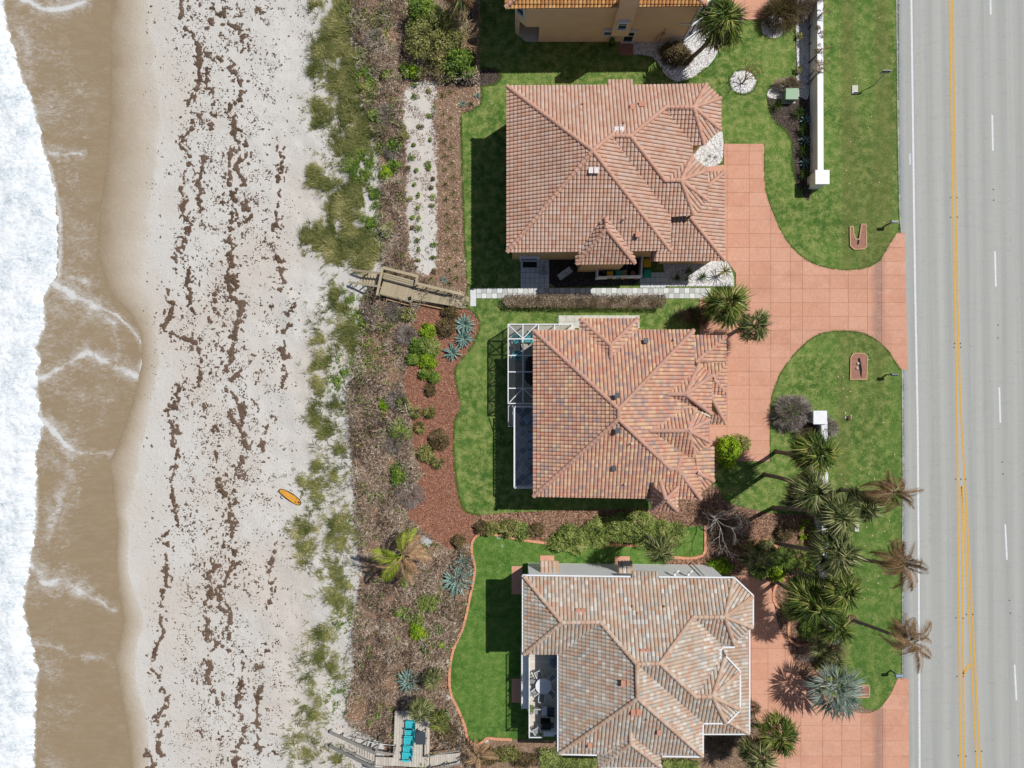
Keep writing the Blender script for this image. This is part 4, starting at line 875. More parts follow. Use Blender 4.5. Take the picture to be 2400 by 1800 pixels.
# ---- peach house cut by the top edge
h0 = thing('house', 'peach stucco house with ochre tiles and white trimmed windows at the top edge', 'house', tuple(P(1410, 0, 0)), 0, 'tile roofed beach houses')
E0 = 6.9
V0_ = dict(A=(1185, 18.5, E0), B=(1655, 14, E0), C=(1655, -330, E0), D=(1185, -330, E0), r1=(1350, -140, 9.8), r2=(1500, -140, 9.8), c1=(1388, 14, E0))
roof(h0, V0_, [('S', 'A B r2 r1'.split()), ('W', 'A r1 D'.split()), ('E', 'B r2 C'.split()), ('N', 'D C r2 r1'.split())], [('A', 'r1'), ('B', 'r2'), ('r1', 'r2'), ('D', 'r1'), ('C', 'r2')], 'tile_ochre', 'cap_pink')
gx = lambda x, y=99, z=0: P(x, y, z).x - h0.location.x
gy = lambda y: P(1200, y, 0).y - h0.location.y
yw = gy(98)
foot = [(gx(1207), gy(-200)), (gx(1207), gy(77)), (gx(1232), yw), (gx(1596), yw), (gx(1640), gy(64)), (gx(1640), gy(-200))]
# the corner porch is an open recess: upper storey on a pier, lower storey set back
foot_low = [(gx(1207), gy(-200)), (gx(1207), gy(60)), (gx(1218), gy(60)), (gx(1218), gy(48)), (gx(1262), gy(48)), (gx(1262), yw), (gx(1596), yw), (gx(1640), gy(64)), (gx(1640), gy(-200))]
b = MB(); b.prism(foot_low, 0, 2.75); b.prism(foot, 2.75, E0 - .2, True)
b.prism([(gx(1207), gy(62)), (gx(1207), gy(77)), (gx(1217), gy(86)), (gx(1217), gy(62))], 0, 2.74); wl = b.build('wall', M['peach'], h0)
b = MB(); b.prism([(gx(1208), gy(76)), (gx(1232), yw + .02), (gx(1262), yw + .02), (gx(1262), gy(49)), (gx(1208), gy(49))], 0, .08); b.build('porch_floor', M['concrete'], h0)
# chimney-like bay over the door
x0, x1 = gx(1424), gx(1463)
b = MB(); b.prism([(x0, yw - .02), (x1, yw - .02), (x1, yw - .62), (x0, yw - .62)], 2.3, 9.6, True); b.build('bay', M['peach'], h0)
window(h0, ((x0 + x1) / 2 - .05, yw - .63, 4.3), .85, 1.2); window(h0, (gx(1420), yw, 1.9), .95, .9)
window(h0, (gx(1469), yw, 1.15), 1.0, 2.1, door=True)
window(h0, (gx(1219.5), (gy(77) + yw) / 2, 5.0), .9, 1.4, (-.66, -.75))
b = MB()
for z in (3.3, .9): b.box((gx(1588), yw - .03, z), (1.2, .06, .14))
b.build('trim_band', M['white'], h0)
b = MB(); d = Vector((gx(1640) - gx(1596), gy(64) - yw, 0)); o_ = Vector((gx(1596), yw, 0)); nn = Vector((d.y, -d.x, 0)).normalized()
for z in (.35, 3.2, 6.2): b.bar(o_ + nn * .12 + Vector((0, 0, z)), o_ + d + nn * .12 + Vector((0, 0, z)), .35, .35)
for t in (.08, .5, .92): b.bar(o_ + d * t + nn * .1 + Vector((0, 0, .3)), o_ + d * t + nn * .1 + Vector((0, 0, 6.2)), .2, .2)
b.build('bay_trim', M['white'], h0)
b = MB()
for t in (.29, .71):
    for z in (1.8, 4.7): b.bar(o_ + d * (t - .17) + nn * .03 + Vector((0, 0, z)), o_ + d * (t + .17) + nn * .03 + Vector((0, 0, z)), .04, 2.2)
b.build('bay_window', M['glass'], h0)
b = MB(); px_ = gx(1543); b.tube([(px_, yw - .06, .1), (px_ + .05, yw - .06, 1.5), (px_ + .15, yw - .06, 2.6)], .03, 5); b.tube([(px_ - .35, yw - .06, .3), (px_ - .3, yw - .06, 1.4), (px_ + .03, yw - .06, 1.5)], .03, 5); b.box((px_ + .08, yw - .1, 1.7), (.3, .2, .35)); b.build('pipework', M['soffit'], h0)
b = MB(); b.prism([(gx(1450), yw - .02), (gx(1484), yw - .02), (gx(1484), yw - 1.3), (gx(1450), yw - 1.3)], 0, .06)
o = b.build('door_step', M['culvert'], h0)
# plant in a dark pot by the door
pt_ = thing('planter', 'dark round planter against the peach wall beside the small window', 'planter', tuple(P(1432, 97, 0) + Vector((0, -.35, 0))))
MB().lathe((0, 0, 0), [(.18, 0), (.3, .5), (.27, .52)], 10).build('pot', M['black'], pt_); MB().lathe((0, 0, .5), [(.2, 0), (.3, .2), (.22, .5), (.05, .7)], 8).build('topiary', M['sago'], pt_)
# ------------------------------------------------------------------ planting: leaf and blade builders
def dirs(n, tilt0, tilt1, az=None):
    a = NR.uniform(0, 2 * PI, n) if az is None else az; t = NR.uniform(tilt0, tilt1, n)
    return np.stack([np.cos(a) * np.cos(t), np.sin(a) * np.cos(t), np.sin(t)], 1)
def blades(pos, d, ln, wd, droop=.3):
    """two-joint tapering blades: arrays -> verts, quads(2 per blade)"""
    n = len(pos); ln = np.broadcast_to(ln, n)[:, None]; wd = np.broadcast_to(wd, n)[:, None]
    s = np.cross(d, NR.normal(0, .25, (n, 3)) + [0, 0, 1]); s /= np.linalg.norm(s, axis=1, keepdims=True) + 1e-9
    m = pos + d * ln * .55; tip = pos + d * ln - np.array([0, 0, 1]) * ln * droop
    v = np.stack([pos - s * wd * .35, pos + s * wd * .35, m + s * wd * .5, m - s * wd * .5, tip + s * wd * .06, tip - s * wd * .06], 1).reshape(-1, 3)
    i = np.arange(n)[:, None] * 6
    f = np.concatenate([i + [0, 1, 2, 3], i + [3, 2, 4, 5]], 1).reshape(-1, 4)
    return v, f
def leaves(pos, ln, wd, flat=.5):
    """single folded leaf quads at random attitudes"""
    n = len(pos); d = dirs(n, -.5, .9); u = np.cross(d, NR.normal(0, flat, (n, 3)) + [0, 0, 1]); u /= np.linalg.norm(u, axis=1, keepdims=True) + 1e-9
    ln = np.broadcast_to(ln, n)[:, None]; wd = np.broadcast_to(wd, n)[:, None]
    v = np.stack([pos - d * ln * .5, pos + u * wd * .5, pos + d * ln * .5, pos - u * wd * .5], 1).reshape(-1, 3)
    return v, (np.arange(n)[:, None] * 4 + [0, 1, 2, 3])
def crown_pts(n, r, hgt, lump=.35, seed=0):
    """points near the surface of an uneven dome of radii r = (rx, ry), height hgt"""
    a = NR.uniform(0, 2 * PI, n); c = NR.uniform(0, 1, n) ** .75; el = np.arcsin(np.clip(c, 0, 1)); q = NR.uniform(.55, 1.0, n) ** .6
    k = 1 + lump * (fbm(np.cos(a) * 2 + 9, np.sin(a) * 2 + el * 2, .8, seed, 2) - .5) * 2
    return np.stack([np.cos(a) * np.cos(el) * r[0] * q * k, np.sin(a) * np.cos(el) * r[1] * q * k, np.sin(el) * hgt * q * k + .05], 1)
def tone_for(p, lump=.7, seed=1):
    return np.clip(.5 + lump * (fbm(p[:, 0], p[:, 1], .5, seed, 2) - .5) + NR.normal(0, .2, len(p)), 0, 1)
def shrub(px, py, r, hgt, m, label, n=None, leaf=.16, name='shrub', cat='shrub', group=None, stems='stem', z=None, narrow=.45):
    base = P(px, py) if z is None else P(px, py, z); r = r if hasattr(r, '__len__') else (r, r)
    t = thing(name, label, cat, tuple(base), 0, group); n = n or int(520 * r[0] * r[1] + 140)
    sd = R.randint(0, 999); p = crown_pts(n, r, hgt, .4, sd); v, f = leaves(p, NR.uniform(.7, 1.3, n) * leaf, NR.uniform(.7, 1.3, n) * leaf * narrow)
    mesh_np('foliage', v, f, M[m], tone_for(p, .8, sd), t)
    b = MB()
    for k in range(5):
        a = R.uniform(0, 6.3); b.tube([(0, 0, -.05), (math.cos(a) * r[0] * .3, math.sin(a) * r[1] * .3, hgt * .4), (math.cos(a) * r[0] * .6, math.sin(a) * r[1] * .6, hgt * .75)], [.05, .035, .02], 4)
    b.build('stem', M[stems], t); return t
def twigbush(px, py, r, hgt, m, label, n=900, ln=.5, name='bare_shrub', cat='shrub', group=None, wd=.02, z=None):
    base = P(px, py) if z is None else P(px, py, z); r = r if hasattr(r, '__len__') else (r, r)
    t = thing(name, label, cat, tuple(base), 0, group); sd = R.randint(0, 999); p = crown_pts(n, (r[0] * .8, r[1] * .8), hgt * .8, .3, sd)
    o = p / (np.linalg.norm(p, axis=1, keepdims=True) + 1e-6); d = o + NR.normal(0, .45, p.shape); d /= np.linalg.norm(d, axis=1, keepdims=True)
    v, f = blades(p, d, NR.uniform(.5, 1.2, n) * ln, wd, .05); mesh_np('twigs', v, f, M[m], np.repeat(tone_for(p, .8, sd), 2), t)
    b = MB()
    for k in range(9):
        a = R.uniform(0, 6.3); q = R.uniform(.5, 1); b.tube([(0, 0, -.05), (math.cos(a) * r[0] * .4 * q, math.sin(a) * r[1] * .4 * q, hgt * .5), (math.cos(a) * r[0] * .85 * q, math.sin(a) * r[1] * .85 * q, hgt * .85)], [.06, .04, .02], 4)
    b.build('stem', M['stem'], t); return t
def branching(b, p, d, ln, r, depth, spread=.6, up=.1, k=4):
    q = p + d * ln; mid = p + d * ln * .5 + Vector((R.uniform(-1, 1), R.uniform(-1, 1), R.uniform(-1, 1))) * ln * .06
    b.tone = R.random(); b.tube([p, mid, q], [r, r * .85, r * .7], k, cap=depth == 0)
    if depth == 0: return
    for i in range(R.choice((2, 2, 3))):
        nd = (d + Vector((R.uniform(-1, 1), R.uniform(-1, 1), R.uniform(-.6, 1) + up)) * spread).normalized()
        branching(b, q, nd, ln * R.uniform(.62, .88), r * .66, depth - 1, spread, up, k)
# ---- fan palms: frond meshes shared by all palms of a look
def fan_mesh(m, pet=.75, rad=.88, seg=18, droop=.5, ang=1.5, tone0=.5, spread=.24, web=.9):
    v = []; f = []; t = []
    def add(vs, fs, tn):
        n = len(v); v.extend(vs); f.extend([[n + i for i in q] for q in fs]); t.extend([tn] * len(fs))
    pw = .025 if pet < 1 else .07; add([(0, -pw, 0), (0, pw, 0), (pet, pw * .7, .05), (pet, -pw * .7, .05)], [[0, 1, 2, 3]], .75 if pet < 1 else 1.0)
    hub = np.array([pet, 0, .05])
    for i in range(seg):
        a = -ang + 2 * ang * (i + .5) / seg + R.uniform(-.09, .09); L = rad * (1 - .3 * (abs(a) / ang) ** 2) * R.uniform(.72, 1.12)
        d = np.array([math.cos(a), math.sin(a), 0]); s = np.array([-math.sin(a), math.cos(a), 0]); w = L * math.tan(ang / seg) * web
        m1 = hub + d * L * .5 + np.array([0, 0, .06 - droop * .12]); tip = hub + d * L + np.array([0, 0, -droop * R.uniform(.3, 1.6)]); tip[2] -= .1 * abs(a)
        up = np.array([0, 0, .05 * L])
        add([tuple(hub), tuple(m1 - s * w * .55), tuple(m1 + up), tuple(m1 + s * w * .55), tuple(tip)], [[0, 1, 2], [0, 2, 3], [1, 4, 2], [2, 4, 3]], min(1, max(0, tone0 + R.gauss(0, spread))))
    me = bpy.data.meshes.new('frond'); me.from_pydata([tuple(x) for x in v], [], f); me.attributes.new('tone', 'FLOAT', 'FACE').data.foreach_set('value', t); me.materials.append(M[m]); me.update(); return me
FAN = {}
for key, m, kw in (('green', 'palm', {}), ('olive', 'palm_olive', {}), ('dead', 'palm_dead', dict(droop=.6)), ('sago', 'sago', {}), ('silver', 'silver', dict(pet=1.35, rad=2.0, seg=22, droop=.35, ang=1.3, tone0=.55, spread=.26, web=1.1))):
    FAN[key] = [fan_mesh(m, **{**dict(tone0=.22 + .11 * k), **kw}) for k in range(6)]
def place(me, parent, p, az, el, sc, name='frond', roll=0):
    o = link(bpy.data.objects.new(name, me), parent)
    o.matrix_local = Matrix.Translation(p) @ Matrix.Rotation(az, 4, 'Z') @ Matrix.Rotation(-el, 4, 'Y') @ Matrix.Rotation(roll, 4, 'X') @ Matrix.Diagonal((sc, sc, sc, 1)); return o
def trunk(t, top, r0=.2, r1=.15, skirt=True):
    b = MB(); n = max(4, int(top.length / .5)); pts = []; rr = []
    bend = Vector((R.uniform(-.2, .2), R.uniform(-.2, .2), 0))
    for i in range(n + 1):
        q = i / n; pts.append(top * q + bend * math.sin(q * PI)); rr.append((r0 + (r1 - r0) * q) * (1.0 if i % 2 else 1.08) * (1.25 if i == 0 else 1))
    b.tube(pts, rr, 8); b.build('trunk', M['trunk'], t)
def fan_palm(base, top, hgt, rad, n, kind, label, dead=.15, group='fan palms of the gardens', name='fan_palm', low=False, skirt=6):
    b0 = P(*base); t = thing(name, label, 'palm tree', tuple(b0), 0, group); tp = P(top[0], top[1], hgt) - b0
    trunk(t, tp * .97, .2, .17)
    k = rad / 1.62; n = int(n * 1.3); ga = 2.399963
    for i in range(n):
        q = (i + .5) / n; el = math.radians(82 - 128 * q ** .85) + R.uniform(-.28, .28); az = i * ga + R.uniform(-.5, .5)
        kd = kind if not (q > 1 - dead) else ('dead' if R.random() < .6 else 'olive')
        place(R.choice(FAN[kd]), t, tp + Vector((0, 0, .25 * (1 - q))), az, el, k * R.uniform(.72, 1.22), 'frond', R.uniform(-.5, .5))
    for i in range(skirt): place(R.choice(FAN['dead']), t, tp - Vector((0, 0, .3)), R.uniform(0, 6.3), math.radians(R.uniform(-75, -40)), k * R.uniform(.6, .8), 'dead_frond', R.uniform(-.6, .6))
    return t
# ---- feather palms
def feather_mesh(m, L=2.6, pairs=24, ll=.75, droop=1.0, tone0=.5, hang=.35):
    v = []; f = []; t = []
    def add(vs, fs, tn):
        n = len(v); v.extend(vs); f.extend([[n + i for i in q] for q in fs]); t.extend([tn] * len(fs))
    pt = lambda q: np.array([L * q * (1 - .12 * q), .12 * math.sin(q * 3), L * .22 * math.sin(q * 1.8) - droop * q ** 2.2])
    for i in range(8):
        a, b = pt(i / 8), pt((i + 1) / 8); w = .035 * (1 - i / 9)
        add([tuple(a + [0, w, 0]), tuple(a - [0, w, 0]), tuple(b - [0, w * .8, 0]), tuple(b + [0, w * .8, 0])], [[0, 1, 2, 3]], .85)
    for i in range(pairs):
        q = .16 + .84 * (i + .5) / pairs; p = pt(q); g = pt(min(1, q + .02)) - pt(q - .02); g /= np.linalg.norm(g)
        for s in (-1, 1):
            l = ll * math.sin(PI * (.12 + .8 * q)) * R.uniform(.8, 1.1); d = g * (.55 + .4 * q) + np.array([0, s * .85, R.uniform(-.1, .15)]); d /= np.linalg.norm(d)
            tip = p + d * l + np.array([0, 0, -hang * l * R.uniform(.6, 1.4)]); mid = p + d * l * .5 + np.array([0, 0, .02]); sd = np.cross(d, [0, 0, 1]); w = .028
            add([tuple(p), tuple(mid + sd * w), tuple(tip), tuple(mid - sd * w)], [[0, 1, 2, 3]], min(1, max(0, tone0 + R.gauss(0, .2))))
    me = bpy.data.meshes.new('frond'); me.from_pydata([tuple(x) for x in v], [], f); me.attributes.new('tone', 'FLOAT', 'FACE').data.foreach_set('value', t); me.materials.append(M[m]); me.update(); return me
FEA = {'dead': [feather_mesh('palm_dead', droop=1.2 + .25 * k, hang=.7, tone0=.25 + .13 * k, pairs=30) for k in range(4)], 'gold': [feather_mesh('palm_gold', droop=.6 + .2 * k, tone0=.35 + .12 * k, ll=.85, pairs=34) for k in range(4)],
       'tan': [feather_mesh('palm_tan', droop=.9 + .2 * k, tone0=.3 + .15 * k, ll=.7, hang=.5, pairs=30) for k in range(4)]}
# ------------------------------------------------------------------ palms
GP = 'fan palms of the gardens'
fan_palm((1618, 138), (1690, 58), 6.7, 2.3, 46, 'green', 'tall fan palm with visible trunk rising from the white gravel beside the peach house', .3)
fan_palm((1672, 735), (1700, 716), 4.6, 2.25, 44, 'green', 'largest and left one of the two fan palms leaning over the salmon driveway', .1)
fan_palm((1738, 770), (1766, 765), 4.2, 1.7, 36, 'olive', 'smaller right one of the two fan palms standing over the salmon driveway', .1)
fan_palm((1818, 1058), (1906, 1064), 7.8, 2.2, 44, 'green', 'fan palm just below the white gate pier, its trunk base near the driveway end', .15)
fan_palm((1791, 1112), (1893, 1148), 9.2, 2.0, 40, 'olive', 'fan palm with grey-green crown over the second long shadow on the lawn strip', .25)
fan_palm((1812, 1190), (1957, 1207), 10.0, 2.0, 40, 'olive', 'dark-crowned fan palm with a long trunk crossing the top of the mulch bed', .2)
fan_palm((1938, 1172), (2016, 1186), 6.2, 1.85, 36, 'olive', 'fan palm between the dark-crowned palm and the brown coconut palm by the road', .2)
fan_palm((1803, 1268), (1952, 1292), 10.2, 2.05, 42, 'olive', 'fan palm whose long trunk leans from a red tree ring to the wall', .2)
fan_palm((1848, 1334), (1972, 1376), 9.0, 1.85, 38, 'green', 'bright fan palm on the verge side of the wall, west of the middle coconut palm', .15)
fan_palm((1817, 1362), (1896, 1407), 6.8, 2.45, 50, 'green', 'widest fan palm crown of the grove, over the mulch beside the driveway curve', .12)
fan_palm((1880, 1440), (1951, 1462), 6.2, 1.8, 36, 'green', 'fan palm just south-east of the widest crown near the wall end', .15)
fan_palm((1762, 1300), (1772, 1312), 2.6, 1.6, 22, 'olive', 'low fan palm at the top corner of the driveway by the grey tiled house', .05)
fan_palm((1826, 1304), (1830, 1306), 1.6, 1.35, 18, 'sago', 'low dark green fan palm in the mulch bed under the leaning trunks', .0)
fan_palm((1862, 1294), (1866, 1296), 1.4, 1.15, 16, 'green', 'low bright fan palm in the mulch bed east of the dark one', .0)
fan_palm((1508, 1246), (1545, 1290), 7.2, 1.6, 32, 'olive', 'fan palm with greyish crown rising from the hedge by the north wall', .3)
fan_palm((1795, 1700), (1822, 1716), 4.6, 2.0, 36, 'green', 'bright fan palm at the south-east house corner, nearer the driveway', .1)
fan_palm((1750, 1745), (1772, 1768), 4.2, 1.9, 34, 'olive', 'duller fan palm at the bottom edge below the south-east house corner', .2)
fan_palm((1010, 1588), (1013, 1592), 1.6, 1.15, 20, 'olive', 'small fan palm in the scrub right of the blue agave', .05)
fan_palm((985, 1660), (988, 1664), 3.2, 1.35, 26, 'olive', 'fan palm overhanging the top of the sea-view deck', .1)
fan_palm((1026, 1684), (1032, 1688), 2.4, 1.1, 18, 'green', 'bright small fan palm on the house side of the sea-view deck', .0)
fan_palm((1062, 5), (1075, -8), 4.0, 1.7, 26, 'dead', 'brown withered palm at the top edge beside the shaded lawn', .9)
# silver fan palm
b0 = P(1925, 1602); t = thing('silver_palm', 'large silver fan palm spreading over the lower driveway', 'palm tree', tuple(b0), 0, None); tp = P(1948, 1606, 3.6) - b0
trunk(t, tp, .3, .24)
for az, el, sc in ((30, 20, .95), (4, 30, .8), (-20, 8, 1.1), (-48, 4, 1.2), (-78, 14, 1.05), (-106, 6, 1.0), (-140, 12, .85), (178, 8, .8), (140, 18, .75), (98, 12, .75), (62, 26, .7), (-34, 42, .85), (-92, 44, .75), (-160, 46, .6), (120, 48, .55), (20, 56, .6), (-60, 66, .6), (160, 74, .4), (-10, 78, .45)):
    place(R.choice(FAN['silver']), t, tp + Vector((0, 0, .25 * el / 60)), math.radians(az + R.uniform(-4, 4)), math.radians(el), sc * R.uniform(.94, 1.05), 'frond', R.uniform(-.6, .6))
for k in range(12): place(R.choice(FAN['dead']), t, tp - Vector((0, 0, .25)), k * .52 + R.uniform(-.2, .2), math.radians(R.uniform(-40, 0)), R.uniform(.7, 1.0), 'dead_frond', R.uniform(-.6, .6))
# brown coconut palms by the road and the yellowing one on the dune
def coco(base, top, hgt, sc, sets, label, group=None, els=(60, -50), basket=False):
    b0 = P(*base); t = thing('coconut_palm', label, 'palm tree', tuple(b0), 0, group); tp = P(top[0], top[1], hgt) - b0; trunk(t, tp, .19, .12)
    n = sum(k for _, k, _, _ in sets); i = 0
    for key, k, a0, a1 in sets:
        for j in range(k):
            q = R.random(); place(R.choice(FEA[key]), t, tp, a0 + (a1 - a0) * (j + .5) / k + R.uniform(-.2, .2), math.radians(els[0] + (els[1] - els[0]) * q), sc * R.uniform(.75, 1.1), 'frond', R.uniform(-.9, .9)); i += 1
    if basket: MB().lathe((0, 0, -.05), [(.5, 0), (.55, .15), (.48, .4), (.3, .35)], 12).build('root_collar', M['trunk_cut'], t)
    return t
GC = 'withered coconut palms along the road'
coco((1972, 1147), (2094, 1152), 8.3, .98, [('dead', 22, 0, 6.28)], 'northernmost of the three brown withered coconut palms beside the road', GC, (70, -70))
coco((1991, 1304), (2116, 1320), 7.8, 1.0, [('dead', 24, 0, 6.28)], 'middle one of the three brown withered coconut palms leaning over the road edge', GC, (70, -70))
coco((1994, 1452), (2128, 1503), 8.3, 1.02, [('dead', 24, 0, 6.28)], 'southernmost withered coconut palm with a brown collar at its trunk base', GC, (70, -70), True)
coco((952, 1306), (943, 1304), 4.2, 1.2, [('gold', 3, 2.4, 3.7), ('gold', 2, 1.0, 1.8), ('gold', 2, 3.9, 4.9), ('tan', 9, -1.7, 1.2), ('tan', 3, 3.7, 4.6)], 'coconut palm on the dune with yellow-green fronds to the sea and tan fronds inland', None, (45, -25))
coco((1124, 1772), (1121, 1770), 2.2, .75, [('tan', 10, 0, 6.28)], 'small withered tan palm by the south-west corner of the lush lawn', None, (60, -25))
# the row of dead stems along the white wall
for k, (x, y) in enumerate(((1893, 30), (1894, 68), (1895, 104), (1895, 146), (1897, 178), (1892, 198))):
    b0 = P(x, y); t = thing('dead_palm', ['northernmost dead brown stem plant in front of the white wall', 'second dead brown stem plant from the top edge along the white wall', 'third dead brown stem plant from the top edge along the white wall', 'dead brown stem plant midway along the gravel strip by the white wall', 'dead brown plant with yellow crown against the white wall', 'dead brown stem plant beside the green utility box and white wall'][k], 'dead plant', tuple(b0), 0, 'dead plants along the white wall')
    hh = R.uniform(1.8, 2.6); trunk(t, Vector((.25, .2, hh)), .08, .06)
    for j in range(5): place(R.choice(FEA['dead']), t, Vector((.25, .2, hh)), R.uniform(0, 6.3), math.radians(R.uniform(-50, 40)), .34, 'frond', R.uniform(-1, 1))

# ------------------------------------------------------------------ agaves and small rosettes
def agave_mesh(m, L=1.0, w=.13, tone0=.5):
    v = []; f = []; t = []
    for q, ww, z in ((0, .5, 0), (.45, 1.0, .1), (.8, .62, .06), (1, .05, -.06)):
        v += [(L * q, -w * ww / 2, L * z + .03 * ww), (L * q, 0, L * z - .02 * ww), (L * q, w * ww / 2, L * z + .03 * ww)]
    for i in range(3):
        a = i * 3; f += [(a, a + 3, a + 4, a + 1), (a + 1, a + 4, a + 5, a + 2)]; t += [tone0 + R.uniform(-.15, .15), tone0 + R.uniform(-.3, .05)]
    me = bpy.data.meshes.new('leaf'); me.from_pydata(v, [], f); me.attributes.new('tone', 'FLOAT', 'FACE').data.foreach_set('value', np.clip(t, 0, 1)); me.materials.append(M[m]); me.update(); return me
AG = {k: [agave_mesh(k, w=ww, tone0=.3 + .12 * i) for i in range(5)] for k, ww in (('agave', .17), ('sago', .08), ('olive', .1), ('palm', .09), ('lime', .22))}
def rosette(px, py, r, n, m, label, name='agave', cat='agave', group=None, el=(75, 8), hgt=0.0, z=None):
    b0 = P(px, py) if z is None else P(px, py, z); t = thing(name, label, cat, tuple(b0), 0, group)
    if hgt: MB().tube([(0, 0, -.05), (0, 0, hgt)], [.14, .1], 6).build('trunk', M['trunk'], t)
    for i in range(n):
        q = (i + .5) / n; place(AG[m][R.randrange(5)], t, Vector((0, 0, hgt + .05)), i * 2.399963 + R.uniform(-.2, .2), math.radians(el[0] + (el[1] - el[0]) * q ** .8), r * (.7 + .35 * q) * R.uniform(.88, 1.1), 'leaf')
    return t
GA = 'blue agaves of the dune gardens'
rosette(1090, 760, 1.15, 40, 'agave', 'northern blue agave of the three by the boardwalk end', group=GA)
rosette(1088, 793, 1.15, 38, 'agave', 'middle blue agave of the three by the curved lawn edge', group=GA)
rosette(1061, 826, 1.05, 32, 'agave', 'southern blue agave of the three, its leaves over red mulch', group=GA)
rosette(1085, 1316, 1.1, 34, 'agave', 'upper agave of the pair against the red lawn edging', group=GA)
rosette(1073, 1358, 1.75, 52, 'agave', 'largest agave, lower one of the pair against the red lawn edging', group=GA)
rosette(962, 1592, 1.45, 44, 'agave', 'solitary blue agave in brown scrub above the sea-view deck', group=GA)
for x, y, r, lab in ((1585, 652, .62, 'dark spiky cycad at the left of the white gravel strip by the driveway'), (1612, 637, .6, 'dark spiky cycad in the shade of the eave on the white gravel strip'), (1646, 649, .62, 'dark spiky cycad in the middle of the white gravel strip')):
    rosette(x, y, r, 34, 'sago', lab, 'cycad', 'cycad', 'cycads on the white gravel strip', (60, -5), .3, .066)
rosette(1691, 640, .95, 20, 'olive', 'grey-green little palm at the driveway corner of the white gravel', 'young_palm', 'palm', None, (60, 0), .9, .066)
coco_t = rosette(1608, 655, .7, 12, 'olive', 'pale withered young plant between the cycads', 'young_palm', 'palm', None, (60, 0), .5, .066)
for x, y, r, lab in ((1818, 252, .75, 'cycad at the top of the dark bed, nearest the green utility box'), (1866, 268, .8, 'bright cycad below the utility box and close to the white wall'), (1878, 309, .8, 'cycad in the dark bed between two grey agaves'), (1880, 357, .78, 'cycad in the middle of the dark bed along the white wall'), (1880, 411, .78, 'cycad near the white gate pier at the bottom of the dark bed'), (1887, 441, .5, 'smallest cycad beside the white gate pier')):
    rosette(x, y, r, 38, 'sago', lab, 'cycad', 'cycad', 'cycads in the dark bed by the white wall', (60, -5), .35)
for x, y, lab in ((1886, 283, 'upper thin grey agave against the white wall'), (1885, 332, 'middle thin grey agave against the white wall'), (1884, 383, 'lower thin grey agave against the white wall')):
    rosette(x, y, .75, 18, 'agave', lab, 'agave', 'agave', 'grey agaves in the dark bed')
for x, y, r, m, lab in ((1085, 244, .42, 'agave', 'pale rosette on brown mulch by the rounded bed end'), (1104, 246, .5, 'sago', 'dark cycad on brown mulch by the rounded bed end'), (1119, 224, .4, 'agave', 'small pale rosette at the lawn corner near the dark mulch nose')):
    rosette(x, y, r, 22, m, lab, 'rosette', 'succulent')
for x, y in ((1663, 366), (1654, 376), (1677, 368)): rosette(x, y, .3, 12, 'palm', 'tiny green tuft on the white gravel patch by the house corner', 'tuft', 'small plant', 'tufts on the white gravel patch', z=.062)
for i, (x, y) in enumerate(((1037, 225), (1056, 218), (1040, 266), (1056, 278), (1040, 298), (1042, 332), (1057, 346), (1043, 366), (1060, 383), (1044, 398), (1062, 416), (1045, 432), (1063, 452), (1046, 467), (1065, 487), (1048, 502), (1066, 521), (1050, 536), (1067, 551), (1051, 569), (1070, 586), (1052, 605), (1069, 622), (1053, 635), (1071, 652), (1054, 665), (1011, 654), (1100, 668))):
    rosette(x, y, R.uniform(.4, .55), 14, R.choice(['olive', 'olive', 'palm']), 'small spiky tuft planted in the brown mulch strip', 'tuft', 'small plant', 'tufts planted in the mulch strip', (70, 10))
for x, y, r, m, lab in ((895, 850, .3, 'lime', ''), ): pass
rosette(1041, 657, .45, 20, 'agave', 'pale green agave above the boardwalk rail', 'agave', 'agave')
for x, y, r, lab in ((945, 948, 1.0, 'palmetto cluster in red mulch below the round dead clump'), (975, 965, .85, 'palmetto with pale fan leaves right of its larger neighbour'), (1007, 965, .8, 'palmetto nearest the lawn in the red mulch'), (985, 1002, .75, 'bluish palmetto in the middle of the red mulch'), (1025, 1082, .8, 'palmetto south of the round brown shrub'), (1000, 1510, .95, 'palmetto next to the yellow bush')):
    t = thing('palmetto', lab, 'palmetto', tuple(P(x, y)), 0, 'palmettos in the dune garden')
    for i in range(11): place(R.choice(FAN['green' if R.random() < .7 else 'olive']), t, Vector((0, 0, .25)), i * 2.4, math.radians(R.uniform(5, 70)), r * .62, 'frond', R.uniform(-.4, .4))

